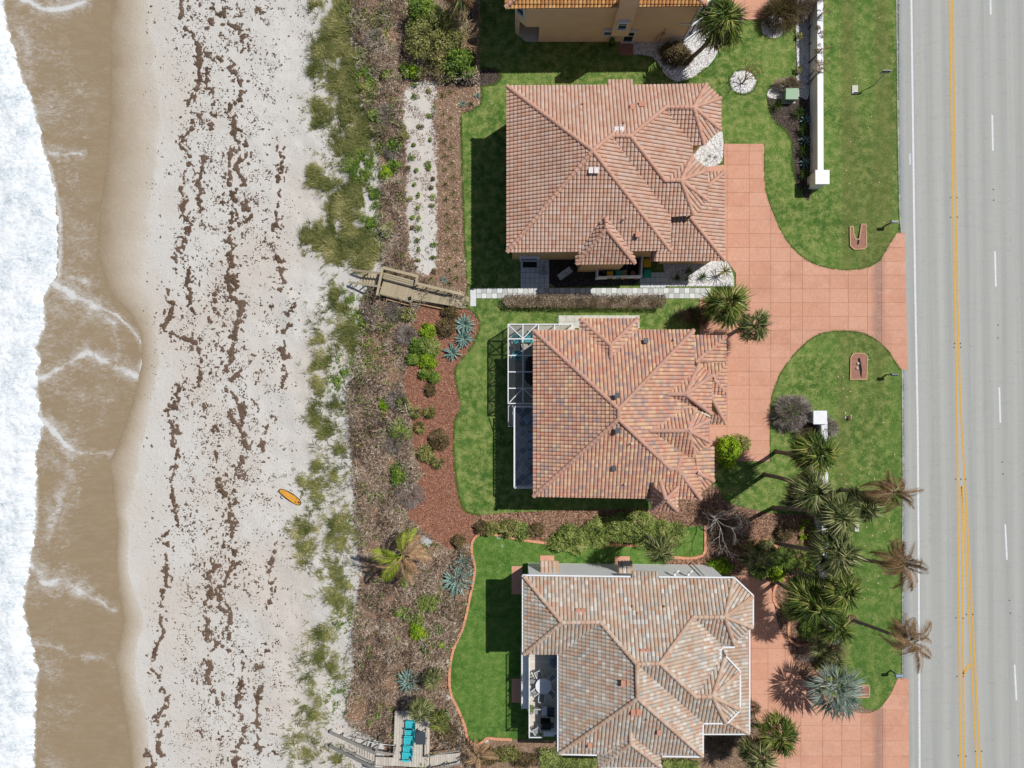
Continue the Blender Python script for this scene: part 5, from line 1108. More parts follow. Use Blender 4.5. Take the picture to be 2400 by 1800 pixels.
# ------------------------------------------------------------------ shrubs and hedges
def hedge(poly, hgt, m, label, n, leaf=.13, name='hedge', two=None):
    p = [P(x, y, .0) for x, y in poly]; cx = sum(q.x for q in p) / len(p); cy = sum(q.y for q in p) / len(p); t = thing(name, label, 'hedge', (cx, cy, 0))
    q2 = [(q.x - cx, q.y - cy) for q in p]; xs = [q[0] for q in q2]; ys = [q[1] for q in q2]
    X = NR.uniform(min(xs), max(xs), n * 2); Y = NR.uniform(min(ys), max(ys), n * 2); ok = inpoly(X, Y, q2); X, Y = X[ok][:n], Y[ok][:n]
    Z = hgt * np.where(NR.random(len(X)) < .6, NR.uniform(.85, 1.0, len(X)), NR.uniform(.1, 1, len(X))) * (1 + .18 * (fbm(X, Y, .7, 3) - .5))
    X = X + NR.normal(0, .06, len(X)); Y = Y + NR.normal(0, .06, len(X)); pts = np.stack([X, Y, Z], 1)
    v, f = leaves(pts, NR.uniform(.7, 1.3, len(X)) * leaf, NR.uniform(.7, 1.3, len(X)) * leaf * .55)
    mesh_np('foliage', v, f, M[m], tone_for(pts, .8), t)
    b = MB()
    for k in range(max(4, int((max(xs) - min(xs)) / .8))):
        x = min(xs) + (max(xs) - min(xs)) * (k + .5) / max(4, int((max(xs) - min(xs)) / .8)); y = (min(ys) + max(ys)) / 2
        b.tube([(x, y, 0), (x + .05, y, hgt * .7)], [.04, .025], 4)
    b.build('stem', M['stem'], t); return t
hedge([(1182, 694), (1552, 694), (1556, 706), (1548, 724), (1190, 722), (1178, 708)], 1.15, 'brownleaf', 'long clipped brown dead hedge beside the checkered path', 14000, .12)
hedge([(1263, 1748), (1402, 1752), (1402, 1796), (1290, 1798), (1266, 1786)], 1.0, 'hedge', 'clipped green hedge at the foot of the grey tiled house, left of the front gable', 5200)
hedge([(1549, 1772), (1632, 1772), (1632, 1810), (1549, 1810)], 1.0, 'hedge', 'clipped green hedge right of the front gable at the bottom edge', 3600)
GH = 'rounded green shrubs between the two lower houses'
for x, y, r, hh, lab in ((1338, 1262, (1.75, 1.15), 1.5, 'rounded green shrub at the left end of the hedge row'), (1402, 1248, (1.3, 1.2), 1.6, 'rounded green shrub second in the hedge row, partly in shadow'), (1450, 1232, (1.2, 1.3), 1.9, 'rounded green shrub just left of the biggest hedge shrub'), (1498, 1238, (1.7, 1.5), 2.0, 'biggest rounded green shrub in the hedge row'), (1556, 1250, (1.8, 1.25), 1.6, 'rounded green shrub at the right end of the hedge row')):
    shrub(x, y, (r[0] * 1.22, r[1] * 1.25), hh, 'hedge', lab, int(3200 * r[0]), .16, 'hedge_shrub', 'shrub', GH, z=.02)
shrub(1702, 1056, (1.25, 1.55), 2.2, 'lime', 'bright green shrub at the east wall by the lower driveway end', 3200, .2, z=.0)
shrub(1734, 1040, (.85, 1.0), 1.5, 'olive', 'dull half-bare shrub touching the bright green shrub', 1200, .17, z=.0)
shrub(1684, 1328, (1.3, .9), 1.1, 'lime', 'yellow-green shrub at the north-east corner of the grey tiled house', 2200, .16, z=.02)
shrub(1818, 1342, (.7, .85), 1.0, 'lime', 'rounded yellow-green shrub beside the leaning grey trunk', 1500, .14, z=.02)
twigbush(1850, 968, (2.2, 2.1), 2.2, 'greybrush', 'big round grey leafless shrub between driveway and gate pier', 5200, .5, z=.0)
twigbush(1925, 1002, (1.2, 1.3), 2.4, 'greybrush', 'dark bare shrub growing over the wall below the gate pier', 1800, .5, z=.0)
twigbush(1885, 1012, (1.1, 1.0), 1.4, 'brownleaf', 'brown withered shrub between the round grey shrub and the wall', 1200, .4, z=.0)
shrub(1580, 132, (1.5, 1.25), 1.3, 'darkbrown', 'rounded brown shrub on the white gravel beside the peach house', 3600, .16, z=.016)
twigbush(1606, 140, (.9, .8), .8, 'brownleaf', 'small withered shrub at the foot of the tall fan palm', 500, .4, z=.016)
twigbush(1824, 40, (2.0, 1.7), 2.4, 'darkbrown', 'big brown leafless shrub over the gravel ring at the top edge', 2600, .9, wd=.03, z=.017)
twigbush(1872, 22, (1.4, 1.8), 2.2, 'brownleaf', 'brown dry shrub between the top gravel ring and the white wall', 1600, .6, z=.02)
twigbush(1843, 203, (1.5, .7), 1.2, 'brownleaf', 'brown dry shrub above the green utility box', 1500, .5, z=.02)
for x, y, m, r, lab in ((1873, 88, 'olive', .4, 'small olive shrub at the upper part of the white gravel strip'), (1870, 167, 'olive', .4, 'small olive shrub low on the white gravel strip'), (1850, 232, 'darkbrown', .5, 'dark dry shrub beside the green utility box')): shrub(x, y, r, .5, m, lab, 260, .12, z=.02)
twigbush(1636, 742, (1.5, 1.0), 1.8, 'darkbrown', 'dark brown bare shrub behind the large driveway palm', 2000, .5, z=.0)
twigbush(1600, 740, (.9, .6), 1.2, 'brownleaf', 'brown dry shrub west of the dark bare shrub', 600, .4, z=.0)
for x, y, m, r, hh, lab in ((1152, 1238, 'olive', (.9, .7), .9, 'olive shrub at the left end of the bed under the mottled roof'), (1190, 1236, 'olive', (1.2, .9), 1.1, 'larger olive shrub in the left part of the bed'), (1222, 1242, 'hedge', (1.0, .9), 1.0, 'yellow-green shrub in the left part of the bed'), (1256, 1240, 'darkbrown', (.9, .7), .9, 'brown dry shrub left of the rounded hedge shrubs'), (1132, 1236, 'darkbrown', (.8, .7), .8, 'dark dry shrub at the mulch path corner')): shrub(x, y, r, hh, m, lab, 1300, .17, z=.016)
for x, y, lab in ((1386, 1274, 'left big-leaved green plant at the front of the hedge'), (1408, 1272, 'right big-leaved green plant at the front of the hedge')): rosette(x, y, .6, 9, 'lime', lab, 'broadleaf_plant', 'plant', None, (60, 5), z=.016)
for x, y, r, lab in ((1885, 1222, .55, 'upper yellow-green broadleaf plant by the white wall'), (1903, 1236, .6, 'middle yellow-green broadleaf plant by the white wall'), (1875, 1236, .45, 'left yellow-green broadleaf plant by the white wall'), (1899, 1255, .65, 'lower yellow-green broadleaf plant by the white wall'), (1878, 1257, .5, 'small green broadleaf plant below the upper group'), (1893, 1308, .65, 'round bright green broadleaf plant beside the bright low palm'), (1886, 1340, .6, 'yellow broadleaf plant between the trunks')): rosette(x, y, r, 16, 'lime', lab, 'broadleaf_plant', 'plant', 'broadleaf plants by the wall', (70, 5), .15, z=.016)
twigbush(1940, 1520, (1.5, 1.2), 1.2, 'brownleaf', 'dry tangled shrub north of the silver palm', 1200, .5, z=.016)
twigbush(1885, 1530, (.9, .8), .9, 'greybrush', 'dry grey shrub in the mulch left of the silver palm', 500, .4, z=.016)
twigbush(1690, 1238, (1.6, 1.2), 1.0, 'brownleaf', 'dry brown undershrub below the bare grey tree', 1500, .45, z=.02)
twigbush(1735, 1268, (1.2, .9), 1.0, 'darkbrown', 'dark dry undershrub beside the first tree ring', 700, .4, z=.02)
twigbush(1762, 1655, (.8, .7), .8, 'darkbrown', 'dark dry shrub at the south-east roof corner', 500, .4, z=.06)
twigbush(1690, 1740, (1.6, 1.3), 1.0, 'darkbrown', 'dark dry shrub in the shade south of the grey tiled house', 900, .4, z=.0)
for x, y, r, m, lab in ((1140, 1768, (1.2, 1.0), 'darkbrown', 'brown shrub beside the small withered palm'), (1190, 1764, (1.4, .8), 'olive', 'olive shrub below the south-west lawn corner'), (1226, 1778, (1.3, .7), 'darkbrown', 'brown shrub left of the clipped green hedge')): shrub(x, y, r, .9, m, lab, 1200, .17, z=.0)
for x, y, r, m, lab in ((1812, 1318, 1.0, 'green', 'dark green undergrowth clump below the long leaning trunk'), (1846, 1318, .9, 'green', 'green undergrowth clump between the low palms'), (1905, 1345, .8, 'hedge', 'green undergrowth clump against the wall near the yellow plant'), (1780, 1338, .9, 'green', 'dark green undergrowth at the driveway corner of the palm bed'), (1852, 1425, 1.0, 'olive', 'olive undergrowth beside the tall tree ring'), (1895, 1470, 1.1, 'green', 'green undergrowth under the south-east fan palm'), (1930, 1250, .8, 'hedge', 'green undergrowth on the verge side of the white wall'), (1915, 1180, .9, 'olive', 'olive undergrowth at the wall below the dark-crowned palm'), (1868, 1170, .9, 'darkbrown', 'dark brown undergrowth north of the yellow-green plants'), (1955, 1420, 1.0, 'green', 'green undergrowth between wall and verge near the bright crown'), (1925, 1545, 1.0, 'olive', 'olive undergrowth just north-west of the silver palm'), (1835, 1250, .8, 'darkbrown', 'dark dry undergrowth beside the long trunk shadow')):
    shrub(x, y, r, .9, m, lab, 1100, .24, 'shrub', 'shrub', 'undergrowth of the palm bed', z=.016, narrow=.3)
for x, y, r, kd, lab in ((1790, 1282, 1.15, 'olive', 'low fan palm inside the first red tree ring'), (1880, 1318, 1.05, 'green', 'low fan palm beside the round bright plant'), (1908, 1505, 1.2, 'olive', 'low fan palm in the mulch north of the silver palm'), (1950, 1540, 1.2, 'olive', 'ragged low palm on the verge edge above the silver palm'), (1925, 1145, 1.2, 'olive', 'low fan palm at the wall between the two upper crowns')):
    fan_palm((x, y), (x + 4, y + 3), 1.5, r, 18, kd, lab, .15, 'low fan palms of the palm bed', 'low_palm', skirt=2)
# bare trees
t = thing('bare_tree', 'bare grey tree spreading pale twigs between the two lower houses', 'tree', tuple(P(1655, 1200, .0))); b = MB(); b.tube([(0, 0, -.05), (.1, -.05, 2.2)], [.16, .11], 6); b.build('trunk', M['bare'], t)
b = MB()
for k in range(6):
    a = k * 1.05 + R.uniform(-.3, .3); branching(b, Vector((.1, -.05, 2.1)), Vector((math.cos(a) + .9, math.sin(a) - .25, .9)).normalized(), 1.2, .05, 5, .75, .0, 3)
b.build('branches', M['bare'], t)
t = thing('bare_tree', 'small bare tree with curled leaves on the round white gravel ring', 'tree', tuple(P(1741, 194, .017))); b = MB()
b.tube([(0, 0, 0), (.02, .05, .5)], [.1, .09], 6); b.build('trunk', M['bare_tan'], t); b = MB()
for k in range(5): branching(b, Vector((.02, .05, .5)), Vector((math.cos(k * 1.25) * .6 + .3, math.sin(k * 1.25) * .6 + .3, 1.0)).normalized(), .75, .055, 2, .5, .1, 4)
b.build('branches', M['bare_tan'], t)
for k in range(9): place(R.choice(FEA['tan']), t, Vector((R.uniform(-.4, 1.2), R.uniform(-.3, 1.3), R.uniform(1.6, 2.2))), R.uniform(0, 6.3), math.radians(R.uniform(-60, 20)), .2, 'dead_leaf', R.uniform(-1, 1))
# the big bush with bare branches by the top lawn
shrub(1022, 100, (2.9, 3.6), 3.0, 'olive', 'big tangled olive bush at the top by the shaded lawn', 6000, .26, 'bush', 'bush', None, 'bare_tan', narrow=.3)
shrub(1000, 48, (1.9, 1.5), 2.8, 'green', 'bright green spiky bush at the upper left of the tangled bush', 2200, .42, 'bush', 'bush', narrow=.2)
shrub(1078, 158, (1.7, 1.5), 1.9, 'green', 'green strap-leaved bush beside the dark mulch nose', 1900, .45, 'bush', 'bush', narrow=.22)
shrub(978, 172, (.8, .7), .9, 'lime', 'yellow-green plant at the foot of the tangled bush', 500, .3, narrow=.22)
t = thing('bare_branches', 'bare tan branches reaching from the tangled bush over the shaded lawn', 'branches', tuple(P(1085, 95))); b = MB()
for k in range(11):
    a = R.uniform(-.7, 1.5); branching(b, Vector((R.uniform(-.6, .3), R.uniform(-1.6, 1.8), 1.2)), Vector((math.cos(a), math.sin(a), .35)).normalized(), .75, .05, 3, .5, .05, 4)
b.build('twigs', M['bare_tan'], t)
# scrub garden plants one can tell apart (px, py, radius px, foliage)
SH = [(1003, 775, 20, 'lime', 'yellow-green shrub right below the middle of the boardwalk'), (980, 812, 22, 'green', 'green shrub among palmettos left of the upper agaves'), (1006, 812, 26, 'hedge', 'largest green shrub left of the upper agaves'), (1004, 848, 22, 'lime', 'yellow-green shrub south of the largest green shrub'), (967, 842, 17, 'green', 'green shrub on the scrub side of the planted group'), (1017, 884, 15, 'green', 'small green shrub in the red mulch west of the lawn curve'), (993, 878, 13, 'green', 'smallest green shrub in the red mulch, towards the sea'),
      (1008, 913, 15, 'darkbrown', 'dark shrub among pale dry leaves in the red mulch'), (900, 950, 11, 'lime', 'tiny yellow-green shrub deep in the brown scrub'), (928, 1008, 22, 'green', 'green shrub low in the brown scrub'), (938, 992, 14, 'hedge', 'green shrub touching the low green shrub in the scrub'), (954, 1017, 15, 'hedge', 'green shrub on the scrub edge of the red mulch'), (1031, 1031, 26, 'darkbrown', 'round dark brown shrub in red mulch by the lawn'), (1000, 1062, 21, 'olive', 'olive shrub below the round dark brown shrub'), (938, 1106, 24, 'green', 'green-brown shrub in the middle of the scrub'), (930, 1128, 15, 'green', 'small green shrub just below the green-brown shrub'),
      (1047, 769, 24, 'darkbrown', 'dark brown shrub left of the top blue agave'), (1056, 731, 20, 'darkbrown', 'dark brown shrub just below the boardwalk steps'), (958, 738, 18, 'olive', 'olive shrub below the boardwalk platform'), (1002, 1410, 26, 'hedge', 'pale green shrub left of the largest agave'), (980, 1450, 18, 'lime', 'yellow-green shrub below the pale green shrub'), (984, 1478, 24, 'lime', 'bright yellow bush in the lower scrub'), (950, 1367, 10, 'lime', 'tiny yellow plant below the yellowing coconut palm'), (939, 1432, 14, 'green', 'small dark green plant left in the lower scrub'), (956, 1446, 11, 'green', 'tiny dark green plant touching the brown mulch in the lower scrub'), (1028, 1473, 13, 'green', 'dark green plant near the pale stones'), (1034, 1506, 9, 'lime', 'tiny lime plant right of the palmetto'), (885, 1672, 8, 'lime', 'tiny green plant in the brown scrub above the stairs'),
      (1048, 1712, 28, 'darkbrown', 'dark brown shrub on the house side of the sea-view deck'), (1075, 1268, 18, 'darkbrown', 'rusty shrub by the corner of the red edging'), (1060, 1428, 22, 'brownleaf', 'brown dry shrub along the red edging below the big agave'), (905, 180, 14, 'hedge', 'small green shrub high in the upper scrub'), (948, 165, 14, 'green', 'green shrub at the top corner of the sand strip'), (958, 175, 12, 'hedge', 'second green shrub at the top corner of the sand strip'),
      (905, 545, 16, 'hedge', 'green shrub in the upper scrub left of the sand strip'), (925, 345, 20, 'green', 'green shrub patch in the upper scrub'), (906, 405, 18, 'lime', 'lime shrub patch in the upper scrub'), (925, 390, 16, 'green', 'green shrub right of the lime patch'), (945, 320, 14, 'olive', 'olive shrub beside the sand strip'), (860, 215, 18, 'olive', 'olive shrub where the dune grass meets the scrub'), (885, 275, 20, 'hedge', 'green shrub at the scrub edge below the olive one')]
for x, y, r, m, lab in SH: shrub(x, y, r / S, .35 + r / S * .5, m, lab, int(300 + 900 * (r / S) ** 2), .17, 'shrub', 'shrub', 'shrubs of the dune garden')
for x, y, r, lab in ((962, 1158, 36, 'grey leafless bush south in the scrub by the red mulch'), (870, 735, 24, 'grey leafless bush under the boardwalk platform'), (925, 730, 26, 'grey leafless bush below the boardwalk, middle one'), (955, 785, 24, 'dark grey leafless bush left of the green planting'), (930, 935, 26, 'grey leafless bush in the central scrub'), (925, 1040, 26, 'grey leafless bush below the central one'), (925, 360, 24, 'grey leafless bush in the upper scrub'), (880, 95, 30, 'grey leafless bush high beside the dune grass'), (905, 270, 24, 'grey leafless bush above the lime patch')):
    twigbush(x, y, r / S, .7, 'greybrush', lab, int(500 + 500 * (r / S) ** 2), .4, group='leafless bushes of the dune garden')
for x, y in ((972, 228), (973, 200), (1005, 213), (938, 262), (1006, 272), (985, 298), (947, 300), (1010, 328), (970, 340), (965, 370), (976, 400), (1003, 385), (1005, 395), (1015, 420), (957, 396), (1011, 440), (961, 467), (981, 458), (972, 433), (981, 487), (1015, 462), (1013, 482), (968, 510), (982, 512), (967, 534), (982, 537), (979, 564), (982, 585), (1017, 574), (944, 602), (1015, 604), (980, 610), (955, 622), (972, 628), (1017, 636)):
    shrub(x, y, (R.uniform(.16, .42), R.uniform(.16, .36)), .3, R.choice(['green', 'olive', 'darkbrown', 'hedge']), 'small low plant on the bare sand strip', 90, .14, 'beach_plant', 'small plant', 'low plants on the sand strip')
for x, y, r, lab in ((1091, 1415, .16, 'pale stone near the top of the red edging'), (1063, 1480, .14, 'pale stone in mulch below the yellow bush'), (1050, 1550, .22, 'grey round stone beside the red edging'), (1061, 1519, .15, 'white stone just above the grey round stone'), (1050, 1634, .28, 'white stone at the lowest bend of the red edging'), (1140, 1738, .24, 'white stone at the south-west lawn corner'), (1066, 1461, .12, 'dark stone higher along the red edging'), (1832, 1228, .12, 'white stone in the mulch under the long trunk')):
    b = MB(); b.lathe((0, 0, -.05), [(r, 0), (r * 1.05, r * .5), (r * .6, r * .95), (r * .2, r)], 7); o = b.build('stone', M['rock']); o.location = P(x, y); tag(o, lab, 'stone')

# ------------------------------------------------------------------ stuff: seaweed, dune grass, brush, chips
def scat(poly, n):
    xs = [p[0] for p in poly]; ys = [p[1] for p in poly]; X = NR.uniform(max(min(xs), -40), min(max(xs), 1150), n * 5); Y = NR.uniform(max(min(ys), -260), min(max(ys), 2060), n * 5)
    ok = inpoly(X, Y, poly); return X[ok][:n], Y[ok][:n]
def world(px, py):
    z = np.full(len(px), -.5)
    for _ in range(5):
        X = (px - 1200) / S * (H - z) / H; Y = (900 - py) / S * (H - z) / H; z = gz(X, Y)
    return X, Y, z
def seaweed():
    z1, z2 = 2.37, 2.766
    def za(l, oy, k): return [(x / k, oy + y / k) for x, y in l]
    A_ = za([(1000, -60), (1000, 0), (1012, 60), (1000, 105), (1030, 150), (1060, 195), (1105, 260), (1098, 360), (1110, 430), (1095, 500)], 0, z1), za([(1085, 530), (1060, 550), (1045, 575)], 0, z1), za([(1120, 630), (1080, 660), (1060, 720), (1015, 770), (1020, 820), (1050, 860)], 0, z1), za([(1055, 905), (1025, 960), (1015, 1030), (1000, 1050), (1022, 1100), (1012, 1190), (1045, 1225)], 0, z1), za([(1040, 1260), (1020, 1330), (985, 1400), (975, 1430), (980, 1490)], 0, z1), za([(895, 140), (915, 170), (935, 200), (925, 240), (955, 262)], 600, z1), za([(1050, 80), (1035, 150), (1055, 210), (1060, 280), (1085, 320)], 600, z1), za([(955, 290), (930, 350), (910, 410), (960, 430), (1010, 455), (1090, 490), (1110, 600), (1105, 720)], 600, z1), za([(1015, 705), (985, 760), (960, 830)], 600, z1), za([(925, 860), (940, 900), (960, 960), (960, 1040), (980, 1100), (960, 1220), (955, 1290), (965, 1370), (990, 1490)], 600, z1)
    A2 = za([(1125, -10), (1150, 60), (1160, 100)], 1200, z2), za([(1075, 140), (1040, 190), (1085, 210)], 1200, z2), za([(1078, 270), (1085, 360), (1075, 470), (1050, 560), (1050, 610)], 1200, z2), za([(1075, 640), (1040, 700), (1060, 770), (1035, 830), (1000, 900), (980, 1000), (1020, 1060), (1060, 1140), (1070, 1240), (1010, 1350)], 1200, z2), za([(1075, 1370), (1040, 1430), (1030, 1510), (1050, 1600)], 1200, z2), za([(965, 1560), (990, 1640), (985, 1720)], 1200, z2)
    B_ = za([(1215, -60), (1230, 0), (1240, 60), (1260, 120), (1330, 160)], 0, z1), za([(1350, 170), (1350, 270)], 0, z1), za([(1280, 370), (1310, 410), (1320, 450)], 0, z1), za([(1340, 430), (1330, 540), (1290, 600), (1300, 690), (1310, 770), (1350, 800), (1365, 860), (1310, 920), (1350, 1010), (1300, 1060)], 0, z1), za([(1280, 830), (1275, 960), (1280, 1060), (1330, 1120), (1390, 1190), (1350, 1240)], 0, z1), za([(1290, 1180), (1275, 1300), (1280, 1400), (1260, 1460)], 0, z1), za([(1280, 1460), (1270, 1560), (1290, 1659)], 0, z1), za([(1285, 0), (1285, 120), (1290, 200), (1330, 280), (1320, 360), (1310, 420), (1290, 530), (1260, 630)], 600, z1), za([(1330, 640), (1290, 690)], 600, z1), za([(1260, 740), (1260, 830), (1280, 890), (1330, 940)], 600, z1), za([(1285, 750), (1330, 820), (1340, 890)], 600, z1), za([(1330, 950), (1370, 1060)], 600, z1), za([(1365, 1110), (1320, 1180)], 600, z1), za([(1330, 1220), (1290, 1290), (1300, 1370)], 600, z1), za([(1220, 1240), (1240, 1330)], 600, z1), za([(1280, 1430), (1280, 1600)], 600, z1)
    B2 = za([(1490, 0), (1520, 40)], 1200, z2), za([(1500, 90), (1490, 200), (1515, 280), (1490, 380), (1440, 470), (1420, 540), (1430, 610), (1490, 660), (1500, 720), (1470, 770), (1520, 850)], 1200, z2), za([(1410, 340), (1370, 390), (1360, 500), (1340, 570), (1320, 610)], 1200, z2), za([(1345, 620), (1340, 720), (1360, 820), (1420, 855), (1500, 880)], 1200, z2), za([(1550, 940), (1570, 1030), (1560, 1110)], 1200, z2), za([(1550, 1160), (1540, 1300)], 1200, z2), za([(1340, 1070), (1380, 1140), (1410, 1240)], 1200, z2), za([(1350, 960), (1370, 1010)], 1200, z2), za([(1560, 1480), (1530, 1600), (1530, 1700)], 1200, z2), za([(1570, 1330), (1570, 1390)], 1200, z2)
    C_ = za([(1440, 60), (1450, 120)], 0, z1), za([(1540, 810), (1565, 930), (1545, 1000), (1560, 1080), (1530, 1160), (1540, 1250)], 0, z1), za([(1450, 1190), (1510, 1250)], 0, z1), za([(1480, 1340), (1520, 1380), (1560, 1500), (1570, 1590)], 0, z1), za([(1530, 0), (1570, 60), (1560, 130), (1620, 170)], 600, z1), za([(1630, 270), (1600, 380), (1560, 480), (1570, 560), (1580, 660), (1570, 730)], 600, z1), za([(1520, 850), (1500, 920), (1450, 1010), (1470, 1110)], 600, z1), za([(1765, 260), (1740, 420), (1760, 500), (1745, 600)], 1200, z2), za([(1730, 860), (1710, 950)], 1200, z2), za([(1690, 1010), (1670, 1180), (1665, 1340), (1680, 1400)], 1200, z2), za([(1670, 1460), (1670, 1560)], 1200, z2)
    E_ = za([(1185, 20), (1195, 80), (1160, 130), (1150, 190)], 0, z1), za([(1145, 220), (1140, 300), (1230, 330)], 0, z1), za([(1145, 390), (1150, 450)], 0, z1), za([(1180, 500), (1195, 600)], 0, z1), za([(1190, 640), (1160, 720)], 0, z1), za([(1130, 880), (1110, 1000), (1110, 1180)], 0, z1), za([(1160, 320), (1180, 390)], 600, z1), za([(1200, 200), (1190, 310)], 600, z1), za([(1130, 840), (1140, 900)], 600, z1), za([(1180, 960), (1200, 1100)], 600, z1)
    SK = {'A': (A_ + A2, .36, 1.0), 'B': (B_ + B2, .46, 1.15), 'C': (C_, .34, .75), 'E': (E_, .30, .6)}
    # matted weed: filled cells of a fine field following the drift lines
    st = 1.7; gx = np.arange(335, 705, st); gy = np.arange(-260, 2060, st); GX, GY = np.meshgrid(gx, gy); val = np.zeros(GX.shape); wide = np.zeros(GX.shape)
    for lines, wd, dens in SK.values():
        for pl in lines:
            c = cr(pl, 6); w_ = wd * 24
            for i in range(len(c) - 1):
                a = np.array(c[i]); b = np.array(c[i + 1]); m = 2.2 * w_; x0 = int(max(0, (min(a[0], b[0]) - m - gx[0]) / st)); x1 = int(max(0, (max(a[0], b[0]) + m - gx[0]) / st)) + 1; y0 = int(max(0, (min(a[1], b[1]) - m - gy[0]) / st)); y1 = int(max(0, (max(a[1], b[1]) + m - gy[0]) / st)) + 1
                X_, Y_ = GX[y0:y1, x0:x1], GY[y0:y1, x0:x1]
                if X_.size == 0: continue
                d = b - a; L = max(d.dot(d), 1e-6); t = np.clip(((X_ - a[0]) * d[0] + (Y_ - a[1]) * d[1]) / L, 0, 1); dist = np.hypot(X_ - a[0] - d[0] * t, Y_ - a[1] - d[1] * t)
                val[y0:y1, x0:x1] = np.maximum(val[y0:y1, x0:x1], (.62 + .3 * dens) * np.exp(-(dist / (w_ * .72)) ** 2)); wide[y0:y1, x0:x1] = np.maximum(wide[y0:y1, x0:x1], np.exp(-(dist / (w_ * 1.7)) ** 2))
    wx = 14 * (fbm(GX, GY, 30, 77, 2) - .5); big = fbm(GX, GY, 40, 18, 2)
    base = .27 * np.clip((GX - 385) / 50, 0, 1) * np.clip((690 - GX) / 50, 0, 1) * np.clip(big * 2.4 - .6, 0, 1) + .05 * np.exp(-((GX - 510) / 70) ** 2)
    F = np.maximum(val * (.38 + .75 * big), wide * .42) + (fbm(GX + wx, GY * .85, 8, 5, 4) - .5) * 1.6 + (vn(GX, GY, 4, 8) - .5) * .25; F = np.maximum(F, base + (fbm(GX, GY * .8, 5.5, 55, 3) - .5) * 1.15)
    J, I = np.nonzero(F[:-1, :-1] > .5); h = np.clip((F - .42) * .35, 0, .12)
    jx = GX + NR.uniform(-.6, .6, GX.shape); jy = GY + NR.uniform(-.6, .6, GX.shape); WX, WY, WZ = world(jx.ravel(), jy.ravel()); WZ = WZ + .012 + h.ravel() * NR.uniform(.5, 1.2, h.size); nx = GX.shape[1]
    q = J * nx + I; fq = np.stack([q + nx, q + nx + 1, q + 1, q], 1); used, inv = np.unique(fq, return_inverse=True); inv = inv.reshape(fq.shape)
    o = mesh_np('seaweed', np.stack([WX[used], WY[used], WZ[used]], 1), inv, M['weed'], np.clip(fbm(GX[J, I], GY[J, I], 34, 2) * .9 + .05 + NR.normal(0, .12, len(J)), 0, 1), kind='stuff'); tag(o, 'matted brown seaweed in long wavering drift lines on the beach', 'seaweed')
    px = []; py = []; sz = []
    n = 40000; x = NR.uniform(340, 690, n); y = NR.uniform(-20, 1820, n)
    cl = fbm(x, y, 26, 6, 3) + .55 * (fbm(x, y, 7, 9, 2) - .5); w = np.clip((x - 385) / 60, .12, 1) * np.clip((700 - x) / 60, 0, 1)
    keep = (cl > .585 - .08 * np.exp(-((x - 500) / 90) ** 2)) & (NR.random(n) < w); px.append(x[keep]); py.append(y[keep]); sz.append(NR.uniform(.025, .1, keep.sum()))
    n = 9000; x = NR.uniform(690, 850, n); y = NR.uniform(-20, 1820, n); keep = (fbm(x, y, 22, 31, 3) > .55) & (np.abs(y - 640) > 25); px.append(x[keep]); py.append(y[keep]); sz.append(NR.uniform(.03, .09, keep.sum()))
    px = np.concatenate(px); py = np.concatenate(py); sz = np.concatenate(sz); X, Y, Z = world(px, py); n = len(X)
    k = 6; a = NR.uniform(0, 6.3, n)[:, None] + np.arange(k) * 2 * PI / k; rr = sz[:, None] * NR.uniform(.45, 1.25, (n, k)); el = NR.uniform(.5, 1.5, n)[:, None]
    ring_ = np.stack([X[:, None] + np.cos(a) * rr * el, Y[:, None] + np.sin(a) * rr, np.repeat((Z - .015)[:, None], k, 1)], 2); top = np.stack([X, Y, Z + sz * .45 + .015], 1)[:, None]
    v = np.concatenate([ring_, top], 1).reshape(-1, 3); i = np.arange(n)[:, None] * (k + 1)
    f = np.concatenate([i + np.array([j, (j + 1) % k, k]) for j in range(k)], 1).reshape(-1, 3)
    tn = np.clip(fbm(px, py, 40, 2) + NR.normal(0, .12, n), 0, 1); o = mesh_np('seaweed', v, f, M['weed'], np.repeat(tn, k), kind='stuff'); tag(o, 'loose brown seaweed bits strewn between the drift lines', 'seaweed')
seaweed()
